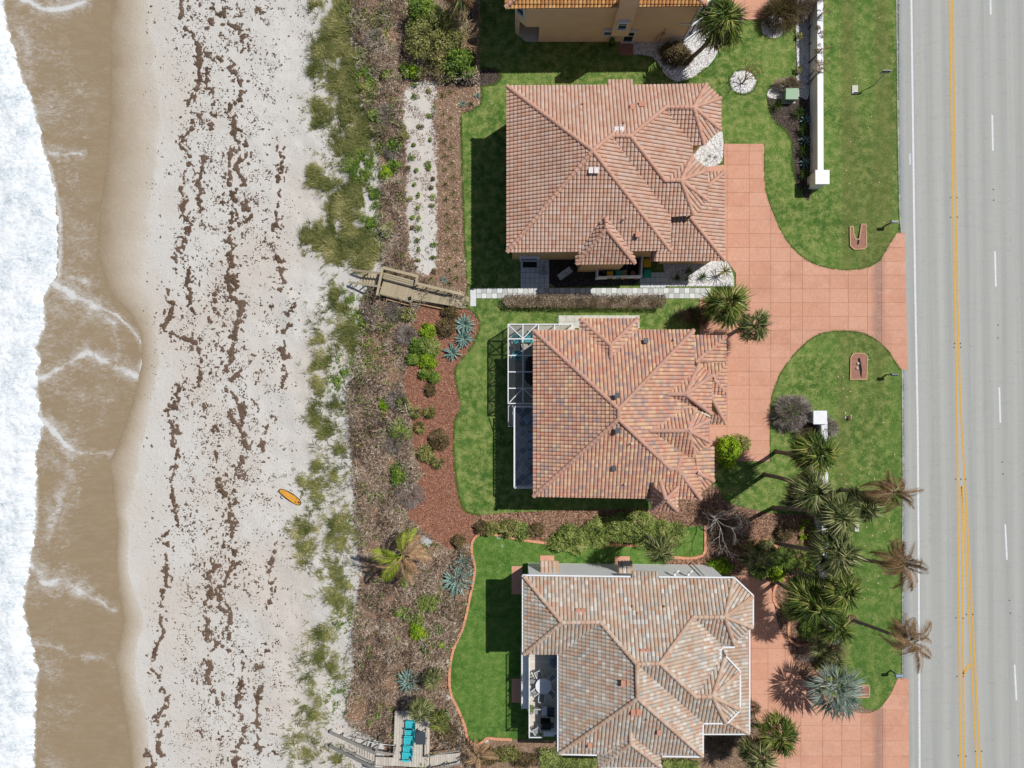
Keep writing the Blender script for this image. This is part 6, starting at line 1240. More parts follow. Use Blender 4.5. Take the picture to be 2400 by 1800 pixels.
def dune_grass():
    k3, k4, k5 = 2.37, 2.37, 2.765
    up = [(490, 60, 60), (470, 180, 90), (490, 300, 80), (370, 280, 60), (500, 440, 100), (530, 560, 80), (540, 700, 120), (600, 720, 90), (520, 800, 100), (360, 620, 60), (350, 980, 60), (560, 1080, 90), (480, 1180, 80), (560, 1340, 110), (420, 1330, 90), (310, 1340, 60), (610, 1420, 80), (340, 60, 40), (340, 400, 40), (440, 240, 60), (450, 1420, 60), (340, 700, 30), (400, 1000, 50)]
    mid = [(450, 230, 80), (500, 300, 80), (540, 500, 100), (480, 450, 70), (540, 400, 80), (370, 480, 60), (330, 620, 60), (350, 720, 60), (330, 850, 60), (400, 980, 90), (340, 930, 60), (450, 840, 70), (480, 1080, 50), (350, 1160, 60), (450, 1240, 80), (330, 1290, 90), (370, 1370, 60), (270, 1240, 40), (470, 1500, 110), (270, 1520, 70), (290, 1600, 60), (330, 380, 50), (390, 600, 60)]
    low = [(320, 120, 70), (330, 220, 70), (560, 120, 110), (560, 200, 100), (490, 390, 110), (560, 450, 80), (520, 560, 120), (590, 640, 70), (440, 820, 90), (470, 800, 80), (500, 1010, 100), (430, 950, 80), (400, 1300, 110), (380, 1250, 80), (300, 870, 40), (320, 1560, 110), (280, 1500, 90), (540, 1620, 100), (330, 1030, 70), (380, 1180, 70), (300, 330, 50)]
    gr_up = [(580, 900, 90), (600, 400, 60), (560, 960, 70), (650, 1100, 60), (640, 1240, 50), (620, 480, 50), (520, 60, 40)]; gr_mid = [(520, 230, 75), (480, 640, 90), (590, 610, 70), (560, 330, 50), (450, 700, 60), (590, 380, 40)]; gr_low = [(560, 720, 70), (540, 1140, 80), (540, 1220, 90), (600, 620, 50), (620, 60, 40), (560, 1560, 50)]
    for name, m, sets, dens, lab in (('dune_grass', 'oats', ((up, k3, 0), (mid, k4, 600), (low, k5, 1200)), 1.25, 'olive dune grass bending in the wind on the white sand'), ('dune_vine', 'dunegreen', ((gr_up, k3, 0), (gr_mid, k4, 600), (gr_low, k5, 1200)), 1.5, 'bright green creeping plants among the dune grass')):
        px = []; py = []
        for lst, k, oy in sets:
            for cx, cy, r in lst:
                r_ = r / k * (.9 if oy == 0 else .72); n = int(r_ * r_ * dens * (1.0 if oy == 0 else .22)); a = NR.uniform(0, 6.3, n); q = np.abs(NR.normal(0, .62 if oy == 0 else .95, n)); px.append(600 + cx / k + np.cos(a) * q * r_); py.append(oy + cy / k + np.sin(a) * q * r_ * 1.1)
        px = np.concatenate(px); py = np.concatenate(py); kp = fbm(px, py, 12, 3) + NR.normal(0, .06, len(px)) > .47; px, py = px[kp], py[kp]
        rep = 6 if name == 'dune_grass' else 5; px = np.repeat(px, rep) + NR.normal(0, 1.6, len(px) * rep); py = np.repeat(py, rep) + NR.normal(0, 1.6, len(py) * rep)
        X, Y, Z = world(px, py); n = len(X); pos = np.stack([X, Y, Z - .02], 1)
        if name == 'dune_grass':
            az = 2.6 + (fbm(px, py, 45, 8) - .5) * 5 + NR.normal(0, .7, n); d = dirs(n, .25, 1.0, az); v, f = blades(pos, d, NR.uniform(.35, 1.0, n), NR.uniform(.018, .04, n), .3)
            tn = np.clip(fbm(px, py, 26, 4) * 1.1 - .08 + NR.normal(0, .16, n), 0, 1); mesh = mesh_np(name, v, f, M[m], np.repeat(tn, 2), kind='stuff')
        else:
            pos[:, 2] += NR.uniform(.03, .4, n); v, f = leaves(pos, NR.uniform(.1, .24, n), NR.uniform(.04, .09, n)); tn = np.clip(fbm(px, py, 14, 4) + NR.normal(0, .2, n), 0, 1); mesh = mesh_np(name, v, f, M[m], tn, kind='stuff')
        tag(mesh, lab, 'grass' if name == 'dune_grass' else 'ground cover')
dune_grass()
def scrub_green():
    px, py = scat(SCRUB, 60000); ok = (px < 1110) & ~inpoly(px, py, SANDSTRIP) & ~inpoly(px, py, MULCH_RED) & ~inpoly(px, py, MULCH_UP) & ~inpoly(px, py, LC + [(1300, 1253), (1300, 1735)]) & ~inpoly(px, py, LAWN_B + [(1600, 1196), (1600, 715)]) & ~inpoly(px, py, LAWN_A + [(1300, 722), (1300, -60)])
    px, py = px[ok], py[ok]; near = np.exp(-np.maximum(px - 875, 0) / 38.0) * (py < 960); kp = fbm(px, py, 17, 61, 3) + .17 * near > .66; px, py = px[kp], py[kp]
    X, Y, Z = world(px, py); n = len(X); v, f = leaves(np.stack([X, Y, Z + NR.uniform(.1, .75, n)], 1), NR.uniform(.12, .28, n), NR.uniform(.06, .14, n))
    o = mesh_np('sea_grape', v, f, M['green'], np.clip(fbm(px, py, 12, 4) + NR.normal(0, .22, n), 0, 1), kind='stuff'); tag(o, 'patches of green leaves creeping through the dune scrub', 'ground cover')
scrub_green()
def scrub_stuff():
    px, py = scat(SCRUB, 160000); ok = ~inpoly(px, py, SANDSTRIP) & ~inpoly(px, py, MULCH_RED) & ~inpoly(px, py, MULCH_UP) & (px < 1125) & ~inpoly(px, py, LC + [(1300, 1253), (1300, 1735)]) & ~inpoly(px, py, LAWN_B + [(1600, 1196), (1600, 715)])
    ok &= ~inpoly(px, py, LAWN_A + [(1300, 722), (1300, -60)]); ok &= ~((py > 1765) & (px > 920) & (px < 1090)) & ~((px > 922) & (px < 1012) & (py > 1664)); px, py = px[ok], py[ok]
    dn = fbm(px, py, 40, 12, 3); kp = dn > .33; X, Y, Z = world(px[kp], py[kp]); n = len(X); pos = np.stack([X, Y, Z + NR.uniform(.02, 1.0, n) ** 1.3 * np.clip((dn[kp] - .38) * 5.5, .06, 1.45)], 1)
    v, f = blades(pos, dirs(n, -.3, 1.2), NR.uniform(.14, .5, n), NR.uniform(.016, .05, n), .05)
    o = mesh_np('dry_brush', v, f, M['twig'], np.repeat(np.clip(fbm(px[kp], py[kp], 30, 15) * 1.2 - .1 + NR.normal(0, .32, n), 0, 1), 2), kind='stuff'); tag(o, 'grey-brown tangle of dry twigs covering the dune scrub', 'dry brush')
    # dead leaves and bits below
    px2, py2 = scat(SCRUB, 88000); ok = ~inpoly(px2, py2, SANDSTRIP) & (px2 < 1125) & ~inpoly(px2, py2, LC + [(1300, 1253), (1300, 1735)]) & ~inpoly(px2, py2, LAWN_B + [(1600, 1196), (1600, 715)]) & ~inpoly(px2, py2, MULCH_RED) & ~inpoly(px2, py2, LAWN_A + [(1300, 722), (1300, -60)]) & ~inpoly(px2, py2, [(1081, 266), (1125, 250), (1200, 250), (1200, 720), (1096, 715), (1085, 420)])
    px2, py2 = px2[ok], py2[ok]; kp = fbm(px2, py2, 20, 22) > .4; X, Y, Z = world(px2[kp], py2[kp]); n = len(X); pos = np.stack([X, Y, Z + NR.uniform(.015, .06, n)], 1)
    v, f = leaves(pos, NR.uniform(.08, .28, n), NR.uniform(.04, .14, n), .25); o = mesh_np('leaf_litter', v, f, M['litter'], np.clip(fbm(px2[kp], py2[kp], 26, 5) + NR.normal(0, .25, n), 0, 1), kind='stuff'); tag(o, 'pinkish brown leaf litter under the dune scrub', 'leaf litter')
    a, b_ = scat(MULCH_RED, 26000); X, Y, Z = world(a, b_); n = len(X); v, f = leaves(np.stack([X, Y, Z + .03], 1), NR.uniform(.08, .26, n), NR.uniform(.03, .08, n), .3)
    o = mesh_np('mulch_chips', v, f, M['mulchchip'], np.clip(.5 + NR.normal(0, .25, n), 0, 1), kind='stuff'); tag(o, 'red-brown bark chips between scrub and lawn', 'mulch')
    # bark and leaves on the planting beds
    bed = [(1530, 1196), (1600, 1150), (1680, 1140), (1700, 1178), (1800, 1205), (1880, 1208), (1926, 1195), (1950, 1420), (1950, 1520), (1930, 1590), (1870, 1590), (1828, 1470), (1808, 1370), (1770, 1350), (1700, 1343), (1660, 1320), (1655, 1232), (1600, 1236), (1500, 1276), (1127, 1250), (1115, 1215), (1300, 1199)]
    X = NR.uniform(1110, 1955, 60000); Y = NR.uniform(1140, 1595, 60000); ok = inpoly(X, Y, bed); X, Y = X[ok], Y[ok]; p = np.stack([(X - 1200) / S, (900 - Y) / S, np.full(len(X), .045)], 1)
    v, f = leaves(p, NR.uniform(.06, .2, len(X)), NR.uniform(.03, .09, len(X)), .25); o = mesh_np('bed_litter', v, f, M['litter'], np.clip(.35 + NR.normal(0, .28, len(X)), 0, 1), kind='stuff'); tag(o, 'dry leaves and bark on the planting beds', 'leaf litter')
    # a few fallen leaves on the front lawns
    X = NR.uniform(1930, 2100, 90); Y = np.concatenate([NR.uniform(800, 1500, 70), NR.uniform(10, 600, 20)]); ok = np.hypot(X - 1960, Y - 860) > 20; p = np.stack([(X - 1200) / S, (900 - Y) / S, np.full(90, .04)], 1)[ok]
    v, f = leaves(p, .16, .12, .1); o = mesh_np('fallen_leaves', v, f, M['litter'], np.full(len(p), .9), kind='stuff'); tag(o, 'scattered pale fallen leaves on the front lawns', 'fallen leaves')
scrub_stuff()
def edges_and_strip():
    # blades fringing the lawn borders
    px = []; py = []
    for pl in (LAWN_B, LAWN_A[1:13], D1R, D1B, LC, [(2104, 0), (2104, 295), (2108, 540)], [(2115, 866), (2116, 1148), (2115, 1590)], cr([(1803, 240), (1810, 278), (1839, 304), (1856, 333), (1857, 380), (1864, 424), (1879, 450)], 4), ring(1741, 192, 32, 29) , cr([(1486, 130), (1515, 133), (1535, 141), (1550, 161), (1562, 181), (1585, 193), (1610, 188), (1640, 171), (1666, 149)], 4)):
        c = np.array([q[:2] for q in pl], float); seg = np.hypot(*(c[1:] - c[:-1]).T); n = int(seg.sum() * 9); s_ = NR.uniform(0, seg.sum(), n); cum = np.concatenate([[0], np.cumsum(seg)]); i = np.clip(np.searchsorted(cum, s_) - 1, 0, len(seg) - 1); t = (s_ - cum[i]) / np.maximum(seg[i], 1e-6)
        px.append(c[i, 0] + (c[i + 1, 0] - c[i, 0]) * t + NR.normal(0, 1.3, n)); py.append(c[i, 1] + (c[i + 1, 1] - c[i, 1]) * t + NR.normal(0, 1.3, n))
    px = np.concatenate(px); py = np.concatenate(py); kp = fbm(px, py, 14, 3) > .4; px, py = px[kp], py[kp]; n = len(px); pos = np.stack([(px - 1200) / S, (900 - py) / S, np.full(n, .02)], 1)
    v, f = blades(pos, dirs(n, .1, 1.0), NR.uniform(.06, .16, n), NR.uniform(.012, .025, n), .2); o = mesh_np('edge_grass', v, f, M['dunegreen'], np.repeat(np.clip(NR.normal(.35, .25, n), 0, 1), 2), kind='stuff'); tag(o, 'uneven fringe of grass blades along the lawn edges', 'grass')
    px, py = scat(SANDSTRIP, 5200); kp = fbm(px, py, 15, 5) > .54; px, py = px[kp], py[kp]; X, Y, Z = world(px, py); n = len(X)
    v, f = leaves(np.stack([X, Y, Z + .03], 1), NR.uniform(.06, .2, n), NR.uniform(.03, .08, n), .2); o = mesh_np('strip_litter', v, f, M['litter'], np.clip(NR.normal(.25, .2, n), 0, 1), kind='stuff'); tag(o, 'sparse dead leaves on the bare sand strip', 'leaf litter')
edges_and_strip()
# driftwood sticks at the edge of the scrub
for k, (pts, lab) in enumerate((([(845, 780), (850, 800), (843, 825), (850, 850)], 'long pale vine stem trailing at the scrub edge above the middle'), ([(822, 920), (832, 950), (826, 985), (835, 1010), (840, 1020)], 'twisted pale stem along the white sand, upper one'), ([(825, 1060), (836, 1090), (828, 1130), (838, 1165), (830, 1200), (845, 1230)], 'twisted pale stem along the white sand, lower one'), ([(725, 1490), (722, 1520), (720, 1545)], 'straight grey stick lying on the dune sand'), ([(838, 1225), (850, 1260), (845, 1275)], 'short pale stick pointing at the yellowing palm'))):
    o = MB().tube([P(x, y) + Vector((0, 0, .06 + .05 * (i % 2))) for i, (x, y) in enumerate(cr(pts, 4))], .035, 5).build('driftwood', M['bare']); tag(o, lab, 'driftwood')
# ------------------------------------------------------------------ garden walls, utility box, mailboxes, culverts, sign
wl = thing('garden_wall', 'long white garden wall ending in a square pier beside the dark planting bed', 'wall', tuple(P(1903, 200, 0)))
def wpt(x, y): return P(x, y, 0) - wl.location
b = MB(); p0, p1 = wpt(1902, -200), wpt(1903.5, 428); b.bar(p0 + Vector((0, 0, .85)), p1 + Vector((0, 0, .85)), .42, 1.7); b.build('panel_wall', M['white_wall'], wl)
b = MB(); b.bar(p0 + Vector((0, 0, 1.76)), p1 + Vector((0, 0, 1.76)), .56, .12); b.build('coping', M['white'], wl)
p = wpt(1905, 430); pr = MB().box((p.x, p.y, .95), (1.15, 1.15, 1.9)).build('pier', M['white_wall'], wl); MB().box((p.x, p.y, 1.98), (1.34, 1.34, .16)).build('cap', M['white'], pr)
w2 = thing('garden_wall', 'overgrown white garden wall among the palms with a square pier at its north end', 'wall', tuple(P(1915, 1200, 0)))
q = [P(x, y, 0) - w2.location for x, y in ((1912, 985), (1914, 1100), (1913, 1240), (1914, 1330), (1925, 1420), (1938, 1490))]
b = MB(); c = MB()
for i in range(len(q) - 1):
    e = (q[i + 1] - q[i]).normalized() * .05; b.bar(q[i] + Vector((0, 0, .85)), q[i + 1] + e + Vector((0, 0, .85)), .42, 1.7); c.bar(q[i] + Vector((0, 0, 1.76)), q[i + 1] + e + Vector((0, 0, 1.76 + .002 * i)), .56, .12)
b.build('panel_wall', M['white_wall'], w2); c.build('coping', M['white'], w2)
p = P(1900, 976, 0) - w2.location; pr = MB().box((p.x, p.y, .95), (1.1, 1.1, 1.9)).build('pier', M['white_wall'], w2); MB().box((p.x, p.y, 1.98), (1.28, 1.28, .16)).build('cap', M['white'], pr)
t = thing('utility_box', 'green enamel utility box on the planting bed beside the white wall', 'utility box', tuple(P(1847, 230, .02)))
MB().box((0, 0, .06), (1.3, 1.1, .12)).build('plinth', M['concrete'], t); MB().box((0, .03, .5), (1.12, .92, .78)).build('body', M['transformer'], t)
b = MB(); b.prism([(-.6, -.5), (.6, -.5), (.6, .53), (-.6, .53)], [.89] * 4, [.93, .93, 1.02, 1.02]); b.build('lid', M['transformer'], t)
t = thing('meter_cover', 'pale concrete slab lying in the roadside lawn at the top', 'slab', tuple(P(2003, 211, 0)))
MB().box((0, 0, .04), (.56, .86, .1)).build('slab', M['concrete'], t); MB().box((.05, -.2, .1), (.2, .2, .03)).build('lid', M['grey_metal'], t)
def mailbox(px, py, label, m):
    t = thing('mailbox', label, 'mailbox', tuple(P(px, py, 0)), 0, 'mailboxes beside the road')
    MB().box((-.05, 0, .55), (.1, .1, 1.1)).build('post', M['dark_metal'], t); b = MB()
    b.bar((-.3, 0, 1.1), (.3, 0, 1.1), .1, .05); b.build('arm', M['dark_metal'], t)
    b = MB(); n = 6; L = .3
    pr_ = [(-.13, 0), (.13, 0)] + [(.13 * math.cos(PI * i / n), .16 + .1 * math.sin(PI * i / n)) for i in range(n + 1)]
    k = len(pr_); b.v = [(-L, y, 1.13 + z) for y, z in pr_] + [(L, y, 1.13 + z) for y, z in pr_]
    for i in range(k): b.face([i, (i + 1) % k, k + (i + 1) % k, k + i])
    b.face(list(range(k - 1, -1, -1))); b.face(list(range(k, 2 * k))); o = b.build('box', M[m], t)
    MB().box((L + .012, 0, 1.26), (.02, .22, .2)).build('door', M['grey_metal'], t); MB().box((-.02, -.15, 1.33), (.06, .02, .2)).build('flag', M['grey_metal'], t)
mailbox(2079, 527, 'grey mailbox on a post near the upper corner of the shared driveway', 'grey_metal')
mailbox(2079, 878, 'dark mailbox on a post just south of the shared driveway', 'dark_metal')
mailbox(2089, 1571, 'blue-grey mailbox on a post by the lower driveway entrance', 'bluegrey')
def culvert(px, py, pts, slot, label, stones=()):
    t = thing('culvert_end', label, 'drain', tuple(P(px, py, .012))); f = lambda x, y: tuple((P(x, y, 0) - P(px, py, 0)))[:2]
    o = [f(*a) for a in pts]; i_ = inset(o, .09); b = MB()
    oo = o if area(o) > 0 else o[::-1]; n = len(oo)
    b.v = [(x, y, .0) for x, y in oo] + [(x, y, .13) for x, y in oo] + [(x, y, .13) for x, y in i_] + [(x, y, .02) for x, y in i_]
    for k in range(n):
        j = (k + 1) % n; b.face([k, j, n + j, n + k]); b.face([n + k, n + j, 2 * n + j, 2 * n + k]); b.face([2 * n + k, 2 * n + j, 3 * n + j, 3 * n + k])
    b.build('rim', M['culvert_rim'], t)
    b = MB(); b.poly([(x, y, .10) for x, y in inset(o, .088)]); b.build('apron', M['culvert'], t)
    s = [f(*a) for a in slot]; b = MB(); b.prism(s, .1, .112); b.build('slot', M['hole_shade'], t)  # thin black plate on the apron; the opening's darkness is its colour
    for x, y, m in stones:
        q = f(x, y); b = MB(); b.lathe((q[0], q[1], .1), [(.13, 0), (.14, .08), (.06, .15)], 6); b.build('rock', M[m], t)
culvert(2010, 556, [(1990, 531), (1999, 530), (2000, 545), (2005, 560), (2012, 560), (2015, 540), (2017, 525), (2029, 525), (2031, 579), (2024, 585), (2001, 586), (1991, 577)], [(2015, 541), (2016, 550), (2011, 574), (2007, 573), (2010, 558)], 'U-shaped brown concrete drain end with a dark slot, north of the shared driveway')
culvert(2012, 860, [(1999, 827), (2025, 827), (2033, 836), (2031, 890), (1991, 890), (1992, 838)], [(2009, 841), (2012, 838), (2015, 842), (2019, 866), (2018, 886), (2015, 880)], 'box-shaped brown concrete drain end with two pale stones, south of the shared driveway', ((2009, 852, 'rock'), (2007, 863, 'rock')))
culvert(2018, 1616, [(2000, 1604), (2034, 1604), (2038, 1612), (2036, 1634), (2004, 1634), (1998, 1626)], [(2016, 1610), (2020, 1610), (2020, 1616), (2016, 1616)], 'salmon concrete drain end beside the silver palm fronds')
t = thing('road_sign', 'road sign on a thin post seen from above at the lawn edge near the road', 'sign', tuple(P(2047, 201, 0))); tp = P(2081, 164, 3.0) - t.location
MB().tube([(0, 0, -.1), tuple(tp)], .04, 6).build('post', M['grey_metal'], t)
b = MB(); b.bar(tp + Vector((-.42, 0, -.35)), tp + Vector((.42, 0, -.35)), .03, .62); b.build('panel', M['grey_metal'], t); MB().bar(tp + Vector((-.3, -.03, -.3)), tp + Vector((.3, -.03, -.3)), .03, .12).build('bracket', M['dark_metal'], t)
t = thing('stump', 'small broken stump with pale chips on the front lawn', 'stump', tuple(P(1988, 980, .012)))
MB().lathe((0, 0, 0), [(.22, 0), (.2, .2), (.12, .3)], 8).build('stub', M['trunk_cut'], t); b = MB()
for k in range(5): b.box((R.uniform(-.35, .35), R.uniform(-.1, .5), .05), (.16, .1, .06), R.uniform(0, 3))
b.build('chip', M['rock'], t)
t = thing('well_cover', 'pale concrete cover on the verge beside the wall palms', 'cover', tuple(P(2008, 1237, .012))); MB().box((0, 0, .03), (.4, .7, .06)).build('slab', M['concrete'], t); MB().box((0, 0, .07), (.2, .3, .02)).build('lid', M['grey_metal'], t)
for x, y, lab in ((1168, 1260, 'larger pale green valve cover in the lush lawn'), (1177, 1279, 'smaller pale green valve cover in the lush lawn')):
    o = MB().box((0, 0, .03), (.36 if y < 1270 else .22, .3, .06), .1).build('valve_cover', M['transformer']); o.location = P(x, y, .01); tag(o, lab, 'cover')
b = MB(); o = MB().box((0, 0, .06), (1.1, .7, .12), -.5).build('flagstone', M['slate']); o.location = P(998, 1268); tag(o, 'grey flat stone on red mulch beside the yellowing palm', 'stone')

# ------------------------------------------------------------------ service yard south of the pink house
t = thing('screen_fence', 'white screen fence round the air conditioners and bins', 'fence', tuple(P(1447, 656, 0))); f = lambda x, y: P(x, y, 0) - t.location
q = [f(1396, 622), f(1396, 655), f(1496, 652), f(1499, 606)]
for i in range(3):
    d = q[i + 1] - q[i]; n = max(2, int(d.length / .5)); 
    for k in range(n):
        b = MB(); b.bar(q[i] + d * (k + .03) / n + Vector((0, 0, .75)), q[i] + d * (k + .97) / n + Vector((0, 0, .75)), .07, 1.45); b.build('board', M['white'], t)
    MB().bar(q[i] + Vector((0, 0, 1.5)), q[i + 1] + Vector((0, 0, 1.503 + .003 * i)), .14, .07).build('rail', M['white'], t)
for i in range(4): MB().box((q[i].x, q[i].y, .8), (.14, .14, 1.6)).build('post', M['white'], t)
def bin_(px, py, m, label, rz=0, sc=1.0):
    t = thing('wheelie_bin', label, 'bin', tuple(P(px, py, .06)), rz, 'wheeled bins of the pink house')
    b = MB(); o = [(-.24, -.26), (.24, -.26), (.24, .26), (-.24, .26)]; n = len(b.v)
    b.v = [(x * .82, y * .8, .08) for x, y in o] + [(x * 1.1, y * 1.1, 1.0) for x, y in o]; b.face([3, 2, 1, 0]); b.face([4, 5, 6, 7])
    for i in range(4): b.face([i, (i + 1) % 4, 4 + (i + 1) % 4, 4 + i])
    b.build('body', M[m], t); b = MB(); b.prism([(-.31, -.33), (.31, -.33), (.31, .36), (-.31, .36)], [1.0] * 4, [1.06, 1.06, 1.1, 1.1], True); b.prism([(-.24, -.26), (.24, -.26), (.24, .22), (-.24, .22)], [1.06] * 4, [1.12, 1.12, 1.14, 1.14]); b.build('lid', M[m], t)
    MB().bar((-.26, .4, .98), (.26, .4, .98), .05).build('handle', M['black'], t)
    for s in (-1, 1): w_ = MB(); w_.tube([(s * .2, .3, .11), (s * .27, .3, .11)], .11, 8); w_.build('wheel', M['black'], t)
    t.scale = (sc, sc, 1); return t
bin_(1512, 621, 'yellow', 'yellow wheeled bin outside the white screen fence', 0, 1.15); bin_(1513, 646, 'greenbin', 'green wheeled bin on the pavers outside the white screen fence', 0, 1.15)
bin_(1426, 648, 'yellow', 'yellow wheeled bin inside the white screen fence', PI); bin_(1446, 646, 'greenbin', 'green wheeled bin inside the white screen fence', PI)
for x, y, lab in ((1421, 634, 'left air conditioner behind the yellow bin'), (1457, 632, 'right air conditioner under the gable eave')):
    t = thing('air_conditioner', lab, 'air conditioner', tuple(P(x, y, .02))); MB().box((0, 0, .42), (.85, .85, .84)).build('casing', M['dark_metal'], t); MB().lathe((0, 0, .84), [(.34, 0), (.34, .03), (.3, .05)], 16).build('fan_grille', M['black'], t)
t = thing('cardboard_box', 'open cardboard box between green bin and fence', 'box', tuple(P(1461, 649, .02)), .2); MB().box((0, 0, .4), (.5, .5, .8)).build('carton', M['cardboard'], t); b = MB(); b.prism([(-.25, .26), (.25, .26), (.25, .5), (-.25, .5)], [.8, .8, .9, .9], [.82, .82, .92, .92], True); b.build('flap', M['cardboard'], t)
for x, y, lab in ((1482, 642, 'terracotta pot lying in the fenced yard, upper'), (1488, 651, 'terracotta pot lying in the fenced yard, lower')):
    o = MB().lathe((0, 0, 0), [(.16, 0), (.24, .35), (.2, .36)], 10).build('flower_pot', M['vent_red']); o.location = P(x, y, .03); tag(o, lab, 'pot')
t = thing('stone_planter', 'pale rectangular stone frame lying askew on the black mulch', 'planter', tuple(P(1324, 641, .02)), .62); b = MB()
for s in (-1, 1): b.box((0, s * .27, .1), (1.4, .08, .2)); b.box((s * .7, 0, .1), (.08, .62, .198))
b.build('frame', M['concrete'], t); MB().box((0, 0, .05), (1.3, .46, .1)).build('filling', M['gravel'], t)
o = MB().box((0, 0, .02), (1.35, .58, .04)).build('door_mat', M['black']); o.location = P(1242, 620, .062); tag(o, 'black door mat in front of the sliding door', 'mat')
t = thing('garden_tap', 'grey hose tap fitting on the shaded pavers', 'tap', tuple(P(1275, 640, .06)))
MB().box((0, 0, .25), (.5, .4, .5)).build('housing', M['grey_metal'], t); MB().tube([(0, .2, .4), (-.1, .5, .3), (-.25, .9, .02)], .03, 5).build('hose', M['dark_metal'], t)

# ------------------------------------------------------------------ chairs, tables (furniture built once per kind and copied)
def adirondack(label, cat='chair', m='turq', group=None, loc=(0, 0, 0), rz=0):
    t = thing('deck_chair', label, cat, loc, rz, group); n = 5; W = .62
    for i in range(n):
        b = MB(); x = -.26 + .13 * i; h = 1.0 - .04 * abs(i - 2) ** 2; b.bar((x, .22, .22), (x * 1.12, .58, h), .115, .025, (0, 1, 0)); b.build('back_slat', M[m], t)
    for i in range(5): b = MB(); b.bar((-.29, -.38 + .14 * i, .40 - .045 * i), (.29, -.38 + .14 * i, .40 - .045 * i), .125, .025); b.build('seat_slat', M[m], t)
    for s in (-1, 1):
        b = MB(); b.box((s * .36, -.06, .58), (.15, .8, .03)); b.build('armrest', M[m], t)
        b = MB(); b.box((s * .34, -.36, .285), (.04, .1, .57)); b.build('leg', M[m], t); b = MB(); b.bar((s * .31, -.42, .36), (s * .31, .5, .06), .04, .12); b.build('leg', M[m], t); b = MB(); b.box((s * .34, .32, .29), (.04, .08, .56)); b.build('leg', M[m], t)
    b = MB(); b.bar((-.36, .4, .53), (.36, .4, .53), .04, .07); b.build('back_rail', M[m], t); return t
def armchair(label, m_f='white', m_c='grey_fabric', loc=(0, 0, 0), rz=0, group=None, w_=.62, name='armchair', slim=False):
    t = thing(name, label, 'chair', loc, rz, group)
    MB().box((0, -.02, .42), (w_ - .1, .54, .1 if not slim else .05)).build('seat', M[m_c], t); b = MB(); b.bar((0, .27, .42), (0, .4, .92), w_ - .1, .08 if not slim else .04, (1, 0, 0)); 
    b = MB(); b.v = []; b.prism([(-w_ / 2 + .05, .24), (w_ / 2 - .05, .24), (w_ / 2 - .05, .31), (-w_ / 2 + .05, .31)], [.42] * 4, [.42] * 4)
    b = MB(); b.bar((-w_ / 2 + .05, .33, .68), (w_ / 2 - .05, .33, .68), .07, .5); b.build('backrest', M[m_c], t)
    for s in (-1, 1):
        MB().box((s * w_ / 2, 0, .64), (.06, .66, .04)).build('armrest', M[m_f], t)
        for y in (-.3, .34): MB().box((s * w_ / 2, y, .31 if y < 0 else .45), (.05, .05, .62 if y < 0 else .9)).build('leg', M[m_f], t)
    MB().bar((-w_ / 2, .37, .9), (w_ / 2, .37, .9), .05).build('top_rail', M[m_f], t); return t
def table(label, r, h, m='white', loc=(0, 0, 0), legs=4, name='table', square=None, rz=0, mt=None):
    t = thing(name, label, 'table', loc, rz)
    b = MB(); b.box((0, 0, h - .02), (square[0], square[1], .04)) if square else b.lathe((0, 0, h - .04), [(r, 0), (r, .04)], 32); b.build('tabletop', M[mt or m], t)
    rr = (square[0] / 2 - .06, square[1] / 2 - .06) if square else (r * .6, r * .6)
    for i in range(4): a = (i & 1) * 2 - 1; c = (i >> 1) * 2 - 1; MB().box((a * rr[0], c * rr[1], (h - .04) / 2), (.05, .05, h - .04)).build('leg', M[m], t)
    return t

# ------------------------------------------------------------------ pool cage and balcony of the mottled house
def rail_run(parent, a, b2, h, z, mat_='white', gap=.13, r=.012, name='baluster', top=.05):
    a = Vector((a[0], a[1], z)); b2 = Vector((b2[0], b2[1], z)); d = b2 - a; n = max(2, int(d.length / gap)); up = Vector((0, 0, 1))
    MB().bar(a + up * h, b2 + up * h, top, .04).build('top_rail', M[mat_], parent); MB().bar(a + up * .1, b2 + up * .1, .035, .03).build('bottom_rail', M[mat_], parent)
    me = MB().box((0, 0, h / 2), (.022, .022, h - .1)).mesh(name, M[mat_])
    for i in range(n + 1):
        o = link(bpy.data.objects.new(name, me), parent); o.location = a + d * i / n
    for i in range(0, int(d.length / 2) + 2):
        q = a + d * min(1, i * 2 / d.length); MB().box((q.x, q.y, z + h / 2 + .03), (.07, .07, h + .06)).build('post', M[mat_], parent)
cg = thing('pool_cage', 'white framed screen cage over the pool beside the mottled roof', 'pool cage', tuple(P(1220, 850, 0)))
ZC = 3.7
def cp(x, y, z=ZC): return P(x, y, z) - cg.location
b = MB(); d = .09
xs = [1191, 1225.6, 1262, 1300, 1340]; ys = [760, 794.3, 833, 871.5, 910, 945.5]
for y in ys[:2]: MB().bar(cp(1190, y), cp(1340 if y < 770 else 1262, y), d, .12).build('beam', M['white'], cg)
for y in ys[2:]: MB().bar(cp(1190, y), cp(1262, y), d, .12).build('beam', M['white'], cg)
for x in xs[:2]: MB().bar(cp(x, 760) + Vector((0, 0, .03)), cp(x, 946) + Vector((0, 0, .03)), d, .12).build('beam', M['white'], cg)
for x in xs[2:]: MB().bar(cp(x, 760) + Vector((0, 0, .03)), cp(x, 790) + Vector((0, 0, .03)), d, .12).build('beam', M['white'], cg)
for a_, b_ in (((1193, 762), (1225, 793)), ((1258, 761), (1226, 793)), ((1194, 943), (1224, 911)), ((1227, 911), (1255, 938))): MB().bar(cp(*a_) + Vector((0, 0, .06)), cp(*b_) + Vector((0, 0, .06)), .07, .08).build('brace', M['white'], cg)
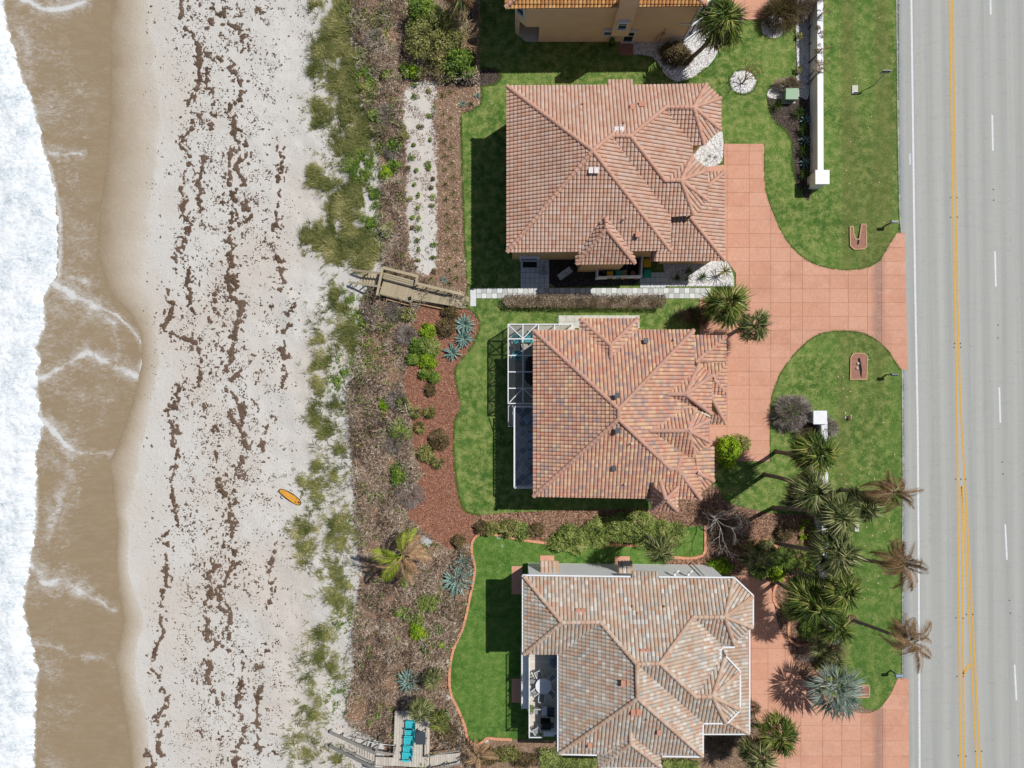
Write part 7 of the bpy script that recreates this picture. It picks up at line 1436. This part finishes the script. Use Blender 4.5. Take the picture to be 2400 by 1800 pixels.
for x, y in [(1191, yy) for yy in ys] + [(xx, 760) for xx in xs[1:]]:
    q = cp(x, y, ZC); MB().box((q.x, q.y, ZC / 2), (.09, .09, ZC)).build('post', M['white'], cg)
for i in range(5):
    a_, b_ = cp(1191, ys[i]), cp(1191, ys[i + 1]); MB().bar((a_.x, a_.y, 1.0), (b_.x, b_.y, 1.0), .06).build('mid_rail', M['white'], cg)
    MB().bar((a_.x, a_.y, ZC - .05), (a_.x + .02, (a_.y + b_.y) / 2, ZC - .75), .05).build('knee_brace', M['white'], cg); MB().bar((b_.x, b_.y, ZC - .05), (b_.x + .02, (a_.y + b_.y) / 2, ZC - .75), .05).build('knee_brace', M['white'], cg)
t_ = NT('insect_screen'); tr = t_.n('ShaderNodeBsdfTransparent'); tr.inputs[0].default_value = (.9, .92, .93, 1); mx = t_.n('ShaderNodeMixShader'); mx.inputs[0].default_value = .68
t_.b.inputs['Base Color'].default_value = (.02, .022, .024, 1); t_.l(t_.b.outputs[0], mx.inputs[1]); t_.l(tr.outputs[0], mx.inputs[2]); t_.l(mx.outputs[0], t_.t.nodes['Material Output'].inputs[0]); M['screen'] = t_.m
for i in range(5):
    for j in range(2):
        if i == 0 or j < 2:
            b = MB(); b.poly([cp(xs[j], ys[i + 1]) + Vector((.05, .05, -.02)), cp(xs[j + 1], ys[i + 1]) + Vector((-.05, .05, -.02)), cp(xs[j + 1], ys[i]) + Vector((-.05, -.05, -.02)), cp(xs[j], ys[i]) + Vector((.05, -.05, -.02))]); b.build('screen', M['screen'], cg)
    a_, b_ = cp(1191, ys[i]), cp(1191, ys[i + 1]); b = MB(); b.poly([(a_.x, a_.y, .1), (b_.x, b_.y, .1), (b_.x, b_.y, ZC - .08), (a_.x, a_.y, ZC - .08)]); b.build('screen', M['screen'], cg)
for i in range(4):
    a_, b_ = cp(xs[i], 760), cp(xs[i + 1], 760); b = MB(); b.poly([(a_.x, a_.y, .1), (b_.x, b_.y, .1), (b_.x, b_.y, ZC - .08), (a_.x, a_.y, ZC - .08)]); b.build('screen', M['screen'], cg)
pd = bpy.data.objects.new('pool_deck', None); link(pd); pd['kind'] = 'structure'
for i in range(9):
    for j in range(10):
        b = MB(); a_, c_ = P(1191 + i * 17.4, 763 + j * 19.2, .12), P(1191 + i * 17.4 + 17.1, 763 + j * 19.2 + 18.9, .12); b.tone = R.random(); b.prism([(a_.x, c_.y), (c_.x, c_.y), (c_.x, a_.y), (a_.x, a_.y)], 0, .12); b.build('paver', M['deck_w'], pd)
pl = bpy.data.objects.new('pool_water', None)
b = MB(); q = [tuple(P(1272 + math.cos(a * .2618) * 46 * (1 + .12 * math.sin(a * .9)), 868 + math.sin(a * .2618) * 42, .13))[:2] for a in range(24)]; b.prism(q, .1, .135); o = b.build('pool', M['pool']); o['kind'] = 'structure'
adirondack('turquoise deck chair inside the pool cage near its corner', loc=tuple(P(1213, 797, .12)), rz=.3, group='turquoise chairs in the pool cage'); adirondack('turquoise deck chair under the second cage beam below the dark table', loc=tuple(P(1211, 832, .12)), rz=PI - .2, group='turquoise chairs in the pool cage'); adirondack('turquoise deck chair half under the mottled roof eave', loc=tuple(P(1240, 792, .12)), rz=-.2, group='turquoise chairs in the pool cage')
table('dark patio table between the turquoise chairs in the pool cage', .4, .7, 'dark_metal', tuple(P(1213, 815, .12)), square=(.8, .8), rz=.3)
# raised balcony
bz = 2.7
bl = thing('balcony', 'slate-floored balcony with white railing beside the mottled roof', 'balcony', tuple(P(1240, 1040, 0)))
def bp(x, y, z=bz): return P(x, y, z) - bl.location
a_, c_ = bp(1204, 951), bp(1300, 1141)
MB().box(((a_.x + c_.x) / 2, (a_.y + c_.y) / 2, bz / 2), (c_.x - a_.x - .3, a_.y - c_.y - .3, bz - .2)).build('base_wall', M['cream_wall'], bl); MB().box(((a_.x + c_.x) / 2, (a_.y + c_.y) / 2, bz - .06), (c_.x - a_.x, a_.y - c_.y, .1)).build('slab', M['white_wall'], bl)
n = 0
for i in range(0, 7):
    for j in range(0, 20):
        cx, cy = i * .42, -j * .42
        if (i + j) % 2: continue
        cx, cy = cx, cy; q = [(a_.x + cx + dx, a_.y + cy + dy) for dx, dy in ((0, -.40), (.40, 0), (0, .40), (-.40, 0))]
        c = clip_poly(q, [(a_.x + .1, c_.y + .1), (a_.x + 2.4, c_.y + .1), (a_.x + 2.4, a_.y - .1), (a_.x + .1, a_.y - .1)])
        if c and abs(area(c)) > .02: b = MB(); b.tone = R.random() ** 2; b.prism(c, bz - .01, bz + .012 + R.uniform(0, .004)); b.build('tile', M['slate'], bl)
rail_run(bl, (a_.x + .06, a_.y - .06), (a_.x + .06, c_.y + .06), 1.05, bz, top=.14); rail_run(bl, (a_.x + .06, a_.y - .06), (a_.x + 2.2, a_.y - .06), 1.05, bz, top=.12); rail_run(bl, (a_.x + .06, c_.y + .06), (a_.x + 2.2, c_.y + .06), 1.05, bz, top=.12)
s0, s1 = bp(1191.5, 950), bp(1202, 999)
for k in range(12): b = MB(); y = s0.y - (s0.y - s1.y) * (k + .5) / 12; b.box(((s0.x + s1.x) / 2, y, .15 + bz * (11 - k) / 12), (s1.x - s0.x, .17, .05)); b.build('step', M['wood_grey'], bl)
for x in (s0.x, s1.x): MB().bar((x, s0.y, bz + .9), (x, s1.y, 1.0 + 1.6), .06).build('stair_rail', M['white'], bl); MB().box((x, s1.y, 1.25), (.07, .07, 2.5)).build('stair_post', M['white'], bl)
MB().bar((s0.x, s1.y, 2.55), (s1.x, s1.y, 2.553), .06).build('stair_rail', M['white'], bl)
for x, y, rz, lab in ((1233, 983, -.7, 'blue-grey cushioned lounge chair turned at the top of the balcony'), (1245, 1022, -PI / 2, 'blue-grey cushioned lounge chair, upper of the pair under the eave'), (1245, 1063, -PI / 2, 'blue-grey cushioned lounge chair, lower of the pair under the eave'), (1246, 1118, -.9, 'blue-grey cushioned lounge chair turned at the lower end of the balcony')):
    armchair(lab, 'dark_metal', 'bluegrey', tuple(P(x, y, bz + .02)), rz, 'cushioned chairs on the balcony', .85, 'lounge_chair')
table('low blue-grey table between the lounge chairs on the balcony', .4, .45, 'bluegrey', tuple(P(1246, 1043, bz + .02)), square=(.7, .6))

# ------------------------------------------------------------------ terrace of the grey house
tz = 3.0
tr = thing('terrace', 'raised terrace with pale deck boards and white railing at the grey tiled house', 'terrace', tuple(P(1275, 1630, 0)))
def tp_(x, y, z=tz): return P(x, y, z) - tr.location
a_, c_ = tp_(1239, 1530), tp_(1316, 1716)
MB().box(((a_.x + c_.x) / 2, (a_.y + c_.y) / 2, tz / 2 - .1), (c_.x - a_.x - .2, a_.y - c_.y - .2, tz - .25)).build('base_wall', M['white_wall'], tr)
nb = 22
for k in range(nb):
    y0 = a_.y - (a_.y - c_.y) * k / nb; y1 = a_.y - (a_.y - c_.y) * (k + 1) / nb; b = MB(); b.tone = R.random(); b.box(((a_.x + c_.x) / 2, (y0 + y1) / 2, tz - .06), (c_.x - a_.x, y0 - y1 - .012, .12)); b.build('plank', M['deck_w'], tr)
rail_run(tr, (a_.x + .03, a_.y), (a_.x + .03, c_.y), 1.0, tz, top=.09); rail_run(tr, (a_.x + .03, c_.y + .03), (a_.x + 1.25, c_.y + .03), 1.0, tz, top=.09)
l0, l1 = tp_(1221.5, 1536, 2.2), tp_(1238.5, 1662, 2.2)
MB().box(((l0.x + l1.x) / 2, (l0.y + l1.y) / 2, 1.05), (l1.x - l0.x, l0.y - l1.y, 2.1)).build('ledge', M['white_wall'], tr)
rail_run(tr, (l0.x + .03, l0.y), (l0.x + .03, l1.y), .02, 2.1, top=.05, gap=3)
for k in range(5):
    q = tp_(1277 + 8 * k, 1722 + 5 * (k > 2), 3); b = MB(); b.box((q.x + .4, q.y - .1, (tz - .35 - .3 * k) / 2), (1.0 - .05 * k, .5 - .02 * k, tz - .35 - .3 * k)); b.build('step', M['white_wall'], tr)
table('round white dining table on the terrace', .74, .75, 'white', tuple(P(1273, 1600, tz)), name='round_table')
GCH = 'chairs round the white terrace table'
for ang, lab, rr in ((115, 'white and grey dining chair north of the round table', 1.15), (160, 'dark slatted dining chair at the north-west of the round table', 1.0), (218, 'white and grey dining chair at the south-west of the round table', 1.0), (262, 'white dining chair at the south of the round table', 1.1), (315, 'dining chair in shade at the south-east of the round table', 1.0), (40, 'dining chair in shade at the north-east of the round table', 1.1)):
    a = math.radians(ang); q = P(1273, 1600, tz); armchair(lab, 'white' if ang != 160 else 'dark_metal', 'grey_fabric', (q.x + math.cos(a) * rr, q.y + math.sin(a) * rr, tz), a - PI / 2, GCH, .55, 'dining_chair', True)
adirondack('white deck chair in the shaded corner of the terrace', m='bluegrey', loc=tuple(P(1301, 1542, tz)), rz=2.5)
armchair('white armchair with grey cushions at the sunny side of the terrace', 'white', 'grey_fabric', tuple(P(1261, 1661, tz)), PI / 2 * 0, 'armchairs on the terrace', .8); armchair('white armchair with dark cushions under the terrace eave', 'white', 'dark_metal', tuple(P(1290, 1661, tz)), PI, 'armchairs on the terrace', .8)
table('small white side table between the terrace armchairs', .3, .5, 'white', tuple(P(1275, 1660, tz)), square=(.5, .8), name='side_table')
t = thing('grill', 'black barbecue grill on the terrace south of the armchairs', 'grill', tuple(P(1278, 1690, tz))); MB().box((0, 0, .42), (.9, .6, .8)).build('cabinet', M['black'], t); b = MB(); b.prism([(-.48, -.32), (.48, -.32), (.48, .32), (-.48, .32)], [.84] * 4, [1.0, 1.0, 1.16, 1.16]); b.build('lid', M['black'], t); MB().bar((-.4, -.36, 1.0), (.4, -.36, 1.0), .04).build('handle', M['grey_metal'], t); MB().box((.62, 0, .8), (.3, .5, .04)).build('side_shelf', M['dark_metal'], t)
armchair('folded white chair by the lower terrace railing', 'white', 'grey_fabric', tuple(P(1257, 1706, tz)), .5, 'armchairs on the terrace', .6)
t = thing('flower_pot', 'potted plant with white blooms at the terrace railing', 'pot plant', tuple(P(1245, 1656, tz))); MB().lathe((0, 0, 0), [(.16, 0), (.22, .35), (.2, .36)], 10).build('pot', M['rock'], t); p_ = crown_pts(160, (.3, .35), .4); v, f = leaves(p_ + [0, 0, .35], .12, .08); mesh_np('foliage', v, f, M['green'], NR.random(160), t); p_ = crown_pts(30, (.3, .35), .45); v, f = leaves(p_ + [0, -.1, .4], .1, .1); mesh_np('bloom', v, f, M['rock'], None, t)

# ------------------------------------------------------------------ boardwalks to the beach
def planks(parent, quad, n, z, m, along_='u', th=.05, zz=None):
    """boards filling a quad a,b,c,d (a->b across boards count); z per corner pair"""
    a, b_, c, d = [Vector(q) for q in quad]
    for k in range(n):
        t0, t1 = (k + .04) / n, (k + .96) / n; p = [a.lerp(b_, t0), a.lerp(b_, t1), d.lerp(c, t1), d.lerp(c, t0)]
        m_ = MB(); m_.tone = R.random(); dz = R.uniform(-.004, .004); o = [(q.x, q.y) for q in p]; zs = [q.z + dz for q in p]
        if area(o) < 0: o = o[::-1]; zs = zs[::-1]
        m_.prism(o, [q - th for q in zs], zs, True); m_.build('plank', M[m], parent)
bw = thing('boardwalk', 'tan wooden boardwalk with bench and stairs leading down to the beach', 'boardwalk', tuple(P(960, 660)))
bz = .75
def wp(x, y, z): return P(x, y, z) - bw.location + Vector((0, 0, 0))
BZ = bw.location.z
def L1(x, y, z): v = P(x, y, z) - bw.location; return v
# platform, gangway, upper steps, beach stairs
planks(bw, (L1(889, 688, bz), L1(964, 708, bz), L1(977, 668, bz), L1(903, 643, bz)), 20, bz, 'wood_tan')
planks(bw, (L1(964, 701, bz), L1(1053, 716, bz), L1(1064, 692, bz), L1(974, 667, bz)), 22, bz, 'wood_tan')
for k in range(5):
    x0 = 1053 + k * 7.4; y0 = 716 + k * 1.1; z = bz - .14 * (k + 1); planks(bw, (L1(x0, y0, z), L1(x0 + 8.4, y0 + 1.4, z), L1(x0 + 18.0, y0 - 25 + 1.6, z), L1(x0 + 10.6, y0 - 25, z)), 1, z, 'wood_tan', th=.14)
for k in range(8):
    x0 = 889 - k * 6.6; y0 = 672 - k * 1.2; z = bz - .18 * (k + 1); planks(bw, (L1(x0 - 6, y0, z), L1(x0, y0 + .6, z), L1(x0 + 8, y0 - 30, z), L1(x0 + 2, y0 - 31, z)), 1, z, 'wood_tan', th=.05)
def rails(parent, pts, wd, m, h=.04):
    for i in range(len(pts) - 1):
        b = MB(); b.tone = R.random(); e = (pts[i + 1] - pts[i]).normalized() * wd * .3; b.bar(pts[i], pts[i + 1] + e, wd, h); b.build('hand_rail', M[m], parent)
hz = bz + .95
rails(bw, [L1(897, 627, hz), L1(978, 647, hz - .01), L1(976, 665, hz - .02)], .26, 'wood_tan'); rails(bw, [L1(897, 627, hz - .015), L1(884, 690, hz - .02)], .22, 'wood_tan')
rails(bw, [L1(976, 664, hz - .03), L1(1052, 682, hz - .04), L1(1088, 691, hz - .65)], .24, 'wood_tan')
rails(bw, [L1(826, 633, -.1), L1(898, 641, hz - .05)], .2, 'wood_tan'); rails(bw, [L1(818, 661, -.1), L1(886, 671, hz - .05)], .2, 'wood_tan')
for x, y, h_ in ((897, 627, hz), (924, 634, hz), (952, 641, hz), (977, 647, hz), (976, 664, hz), (1000, 670, hz), (1026, 676, hz), (1052, 682, hz), (1086, 690, hz - .65), (884, 690, hz), (888, 671, hz), (894, 642, hz), (830, 633, .0), (860, 637, .5), (822, 661, .0), (852, 666, .5)):
    g = L1(x, y, h_); b = MB(); b.box((g.x, g.y, (h_ - .5 - 1.2) / 2 - BZ + .2), (.1, .1, h_ + 1.3)); b.build('post', M['wood_tan'], bw)
for k in range(3): planks(bw, (L1(901 - k * 1.6, 637 + k * 4.6 + 2, bz + .45), L1(900 - k * 1.6, 641 + k * 4.6 + 2, bz + .45), L1(972 - k * 1.6, 660 + k * 4.6 + 2, bz + .45), L1(973 - k * 1.6, 656 + k * 4.6 + 2, bz + .45)), 1, bz, 'wood_tan')
for (x0, y0), (x1, y1) in (((889, 689), (964, 709)), ((964, 703), (1085, 722)), ((975, 666), (1064, 690))): MB().bar(L1(x0, y0, bz - .17), L1(x1, y1, bz - .17 if x1 < 1080 else bz - .6), .08, .2).build('joist', M['wood_tan'], bw)
# supports of the low side: round rails along the lower edge
for off in (3, 8): MB().bar(L1(905, 693 + off, .25), L1(960, 708 + off, .25), .09, .09).build('side_rail', M['bare_tan'], bw); MB().bar(L1(972, 702 + off, .25), L1(1040, 716 + off, .25), .09, .09).build('side_rail', M['bare_tan'], bw)
q = L1(961, 699, bz + .1); MB().box((q.x, q.y, q.z), (.25, .3, .2)).build('post_box', M['black'], bw)

# sea-view deck with turquoise chairs
dk = thing('sundeck', 'grey sea-view deck with stairs to the sand at the bottom edge', 'deck', tuple(P(960, 1740))); dz = .55
def L2(x, y, z): return P(x, y, z) - dk.location
planks(dk, (L2(929, 1667, dz), L2(922, 1794, dz), L2(1006, 1799, dz), L2(1008, 1667, dz))[::-1] if False else (L2(926, 1667, dz), L2(1008, 1667, dz), L2(1006, 1800, dz), L2(921, 1795, dz)), 14, dz, 'wood_grey')
planks(dk, (L2(880, 1774, dz), L2(923, 1776, dz), L2(922, 1796, dz), L2(880, 1793, dz)), 7, dz, 'wood_grey'); planks(dk, (L2(1008, 1771, dz - .03), L2(1078, 1765, dz - .03), L2(1078, 1790, dz - .03), L2(1007, 1800, dz - .03)), 14, dz, 'wood_grey')
for k in range(11):
    x0 = 878 - k * 6.0; y0 = 1763 - k * 3.4; z = dz - .15 * (k + 1); planks(dk, (L2(x0 - 5, y0 - 3, z), L2(x0, y0, z), L2(x0, y0 + 24, z), L2(x0 - 5, y0 + 21, z)), 1, z, 'wood_grey', th=.05)
h2_ = dz + .95
rails(dk, [L2(773, 1716, -.4), L2(880, 1766, h2_)], .3, 'wood_dark'); rails(dk, [L2(773, 1749, -.4), L2(874, 1799, h2_)], .3, 'wood_dark'); rails(dk, [L2(878, 1769, h2_), L2(888, 1743, h2_ - .01)], .2, 'wood_dark'); rails(dk, [L2(880, 1762, h2_ - .02), L2(922, 1768, h2_ - .03), L2(924, 1758, h2_ - .04)], .18, 'wood_dark')
rails(dk, [L2(800, 1752, -.5), L2(876, 1790, dz + .3)], .16, 'wood_dark'); rails(dk, [L2(828, 1739, -.2), L2(880, 1760, dz + .3)], .16, 'wood_dark'); rails(dk, [L2(872, 1800, h2_ - .02), L2(1006, 1806, h2_ - .03), L2(1080, 1790, h2_ - .04)], .16, 'wood_dark'); rails(dk, [L2(1000, 1775, h2_ - .02), L2(1024, 1768, h2_ - .03), L2(1075, 1760, h2_ - .04)], .12, 'wood_dark')
rails(dk, [L2(828, 1730, .2), L2(884, 1743, .6), L2(924, 1747, .62)], .05, 'white')
for x, y, h_ in ((773, 1716, -.4), (800, 1729, .0), (828, 1741, .4), (855, 1755, h2_ - .3), (880, 1766, h2_), (773, 1749, -.4), (800, 1762, 0), (828, 1776, .4), (874, 1799, h2_), (888, 1743, h2_), (922, 1768, h2_), (924, 1758, h2_), (1006, 1806, h2_), (1000, 1775, h2_), (1024, 1768, h2_), (1050, 1764, h2_), (1075, 1760, h2_), (1040, 1800, h2_), (1078, 1792, h2_)):
    g = L2(x, y, h_); MB().box((g.x, g.y, g.z - 1.0), (.1, .1, 2.0)).build('post', M['wood_dark'], dk)
g = L2(922, 1700, dz); MB().bar(L2(926, 1668, dz - .18), L2(921, 1795, dz - .18), .06, .26).build('fascia', M['wood_dark'], dk); MB().bar(L2(926, 1666.5, dz - .18), L2(1008, 1666.5, dz - .18), .06, .26).build('fascia', M['wood_dark'], dk)
for x in (928, 1005):
    for y in (1672, 1730, 1792): g = L2(x, y, dz); MB().box((g.x, g.y, g.z - .6), (.12, .12, 1.1)).build('support', M['wood_dark'], dk)
# bench along the right side
for k in range(2): planks(dk, (L2(995 + k * 5, 1732, dz + .45), L2(999.5 + k * 5, 1732, dz + .45), L2(999 + k * 5, 1774, dz + .45), L2(994.5 + k * 5, 1774, dz + .45)), 1, dz, 'wood_grey')
for y in (1736, 1770): g = L2(999, y, dz); MB().box((g.x, g.y, g.z + .2), (.3, .08, .4)).build('bench_leg', M['wood_grey'], dk)
GT = 'turquoise chairs in a row on the sea-view deck'
for k, (x, y, lab) in enumerate(((963, 1694, 'topmost turquoise deck chair, half under the palm fronds'), (961, 1711, 'second turquoise deck chair from the palm'), (959, 1733, 'middle turquoise deck chair in the row of the sea-view deck'), (957, 1753, 'fourth turquoise deck chair from the palm'), (955, 1767, 'turquoise deck chair at the open lower end of the row'))): adirondack(lab, loc=tuple(P(x, y, dz)), rz=-PI / 2 - .05, group=GT)
t = thing('bar_table', 'blue-grey high table beside the turquoise chairs', 'table', tuple(P(989, 1717, dz))); b = MB(); n = 7
b.prism([(-.48, -.62), (.48, -.62), (.48, .35)] + [(.48 * math.cos(i * PI / n), .35 + .3 * math.sin(i * PI / n)) for i in range(1, n)] + [(-.48, .35)], .98, 1.03, True); b.build('tabletop', M['dark_metal'], t)
for x in (-.4, .4):
    for y in (-.5, .4): MB().box((x, y, .49), (.07, .07, .98)).build('leg', M['dark_metal'], t)
# striped flag on a leaning pole
fl = thing('flag', 'flag with red and white stripes and blue field on a pole at the stair top', 'flag', tuple(P(876, 1792, dz))); MB().tube([(0, 0, 0), (.05, .1, 2.0)], .025, 6).build('flagpole', M['white'], fl)
M['flag_r'] = mat('flag_red', A(196, 60, 80), .08, 8, .8); M['flag_w'] = mat('flag_white', A(232, 226, 228), .08, 8, .8); M['flag_b'] = mat('flag_blue', A(62, 96, 180), .08, 8, .8)
o0 = Vector((.05, .1, 1.5)); ux = Vector((.98, -.12, .1)).normalized(); vy = Vector((.25, .55, .75)).normalized()
def fp(s, v): return o0 + ux * s * 1.45 + vy * v * .95 + Vector((0, 0, .07 * math.sin(s * 9))) + Vector((0, .05 * math.sin(s * 7 + 1), 0))
for k in range(13):
    b = MB(); s0 = .42 if k >= 6 else 0
    for i in range(8):
        a0 = s0 + (1 - s0) * i / 8; a1 = s0 + (1 - s0) * (i + 1) / 8; b.poly([fp(a0, k / 13), fp(a1, k / 13), fp(a1, (k + 1) / 13), fp(a0, (k + 1) / 13)])
    b.build('stripe', M['flag_r' if k % 2 == 0 else 'flag_w'], fl)
b = MB()
for i in range(4): b.poly([fp(.42 * i / 4, 6 / 13), fp(.42 * (i + 1) / 4, 6 / 13), fp(.42 * (i + 1) / 4, 1), fp(.42 * i / 4, 1)])
cn = b.build('canton', M['flag_b'], fl); b = MB()
for i in range(5):
    for j in range(4):
        c = fp(.04 + .083 * i, 6.9 / 13 + j * .14) + Vector((0, -.004, .008)); b.poly([c - ux * .022, c - vy * .022, c + ux * .022, c + vy * .022])
b.build('star', M['flag_w'], cn)

# ------------------------------------------------------------------ orange board on the sand
c0 = P(681, 1164); ang = math.atan2(-(1183 - 1147), 708 - 655); t = thing('surfboard', 'orange surfboard with dark rim lying at the foot of the dune', 'surfboard', tuple(c0 + Vector((0, 0, .05))), ang)
n = 18; LB, WB = 1.33, .39
outl = [(math.cos(2 * PI * i / n) * LB, math.copysign(abs(math.sin(2 * PI * i / n)) ** .85, math.sin(2 * PI * i / n)) * WB * (1 + .12 * math.cos(2 * PI * i / n))) for i in range(n)]
b = MB(); rk = lambda x: .1 * (x / LB) ** 2
b.prism(outl, [rk(x) for x, y in outl], [rk(x) + .07 for x, y in outl], True); b.build('rail', M['black'], t)
i_ = [(x * .93, y * .87) for x, y in outl]; b = MB(); b.prism(i_, [rk(x) + .06 for x, y in i_], [rk(x) + .09 for x, y in i_]); b.build('deck', M['surf_o'], t)
MB().bar((-1.1, 0, .15), (1.15, 0, .15), .02, .02).build('stringer', M['wood_tan'], t); MB().box((1.05, .05, .16), (.18, .16, .04)).build('grip_pad', M['black'], t); MB().box((.75, -.1, .15), (.12, .06, .03)).build('grip_pad', M['black'], t)
b = MB(); b.tube([(-.75, -.42, .02), (-.85, -.5, .02), (-.7, -.62, .02), (-.5, -.58, .02)], .03, 5); b.build('leash', M['black'], t)
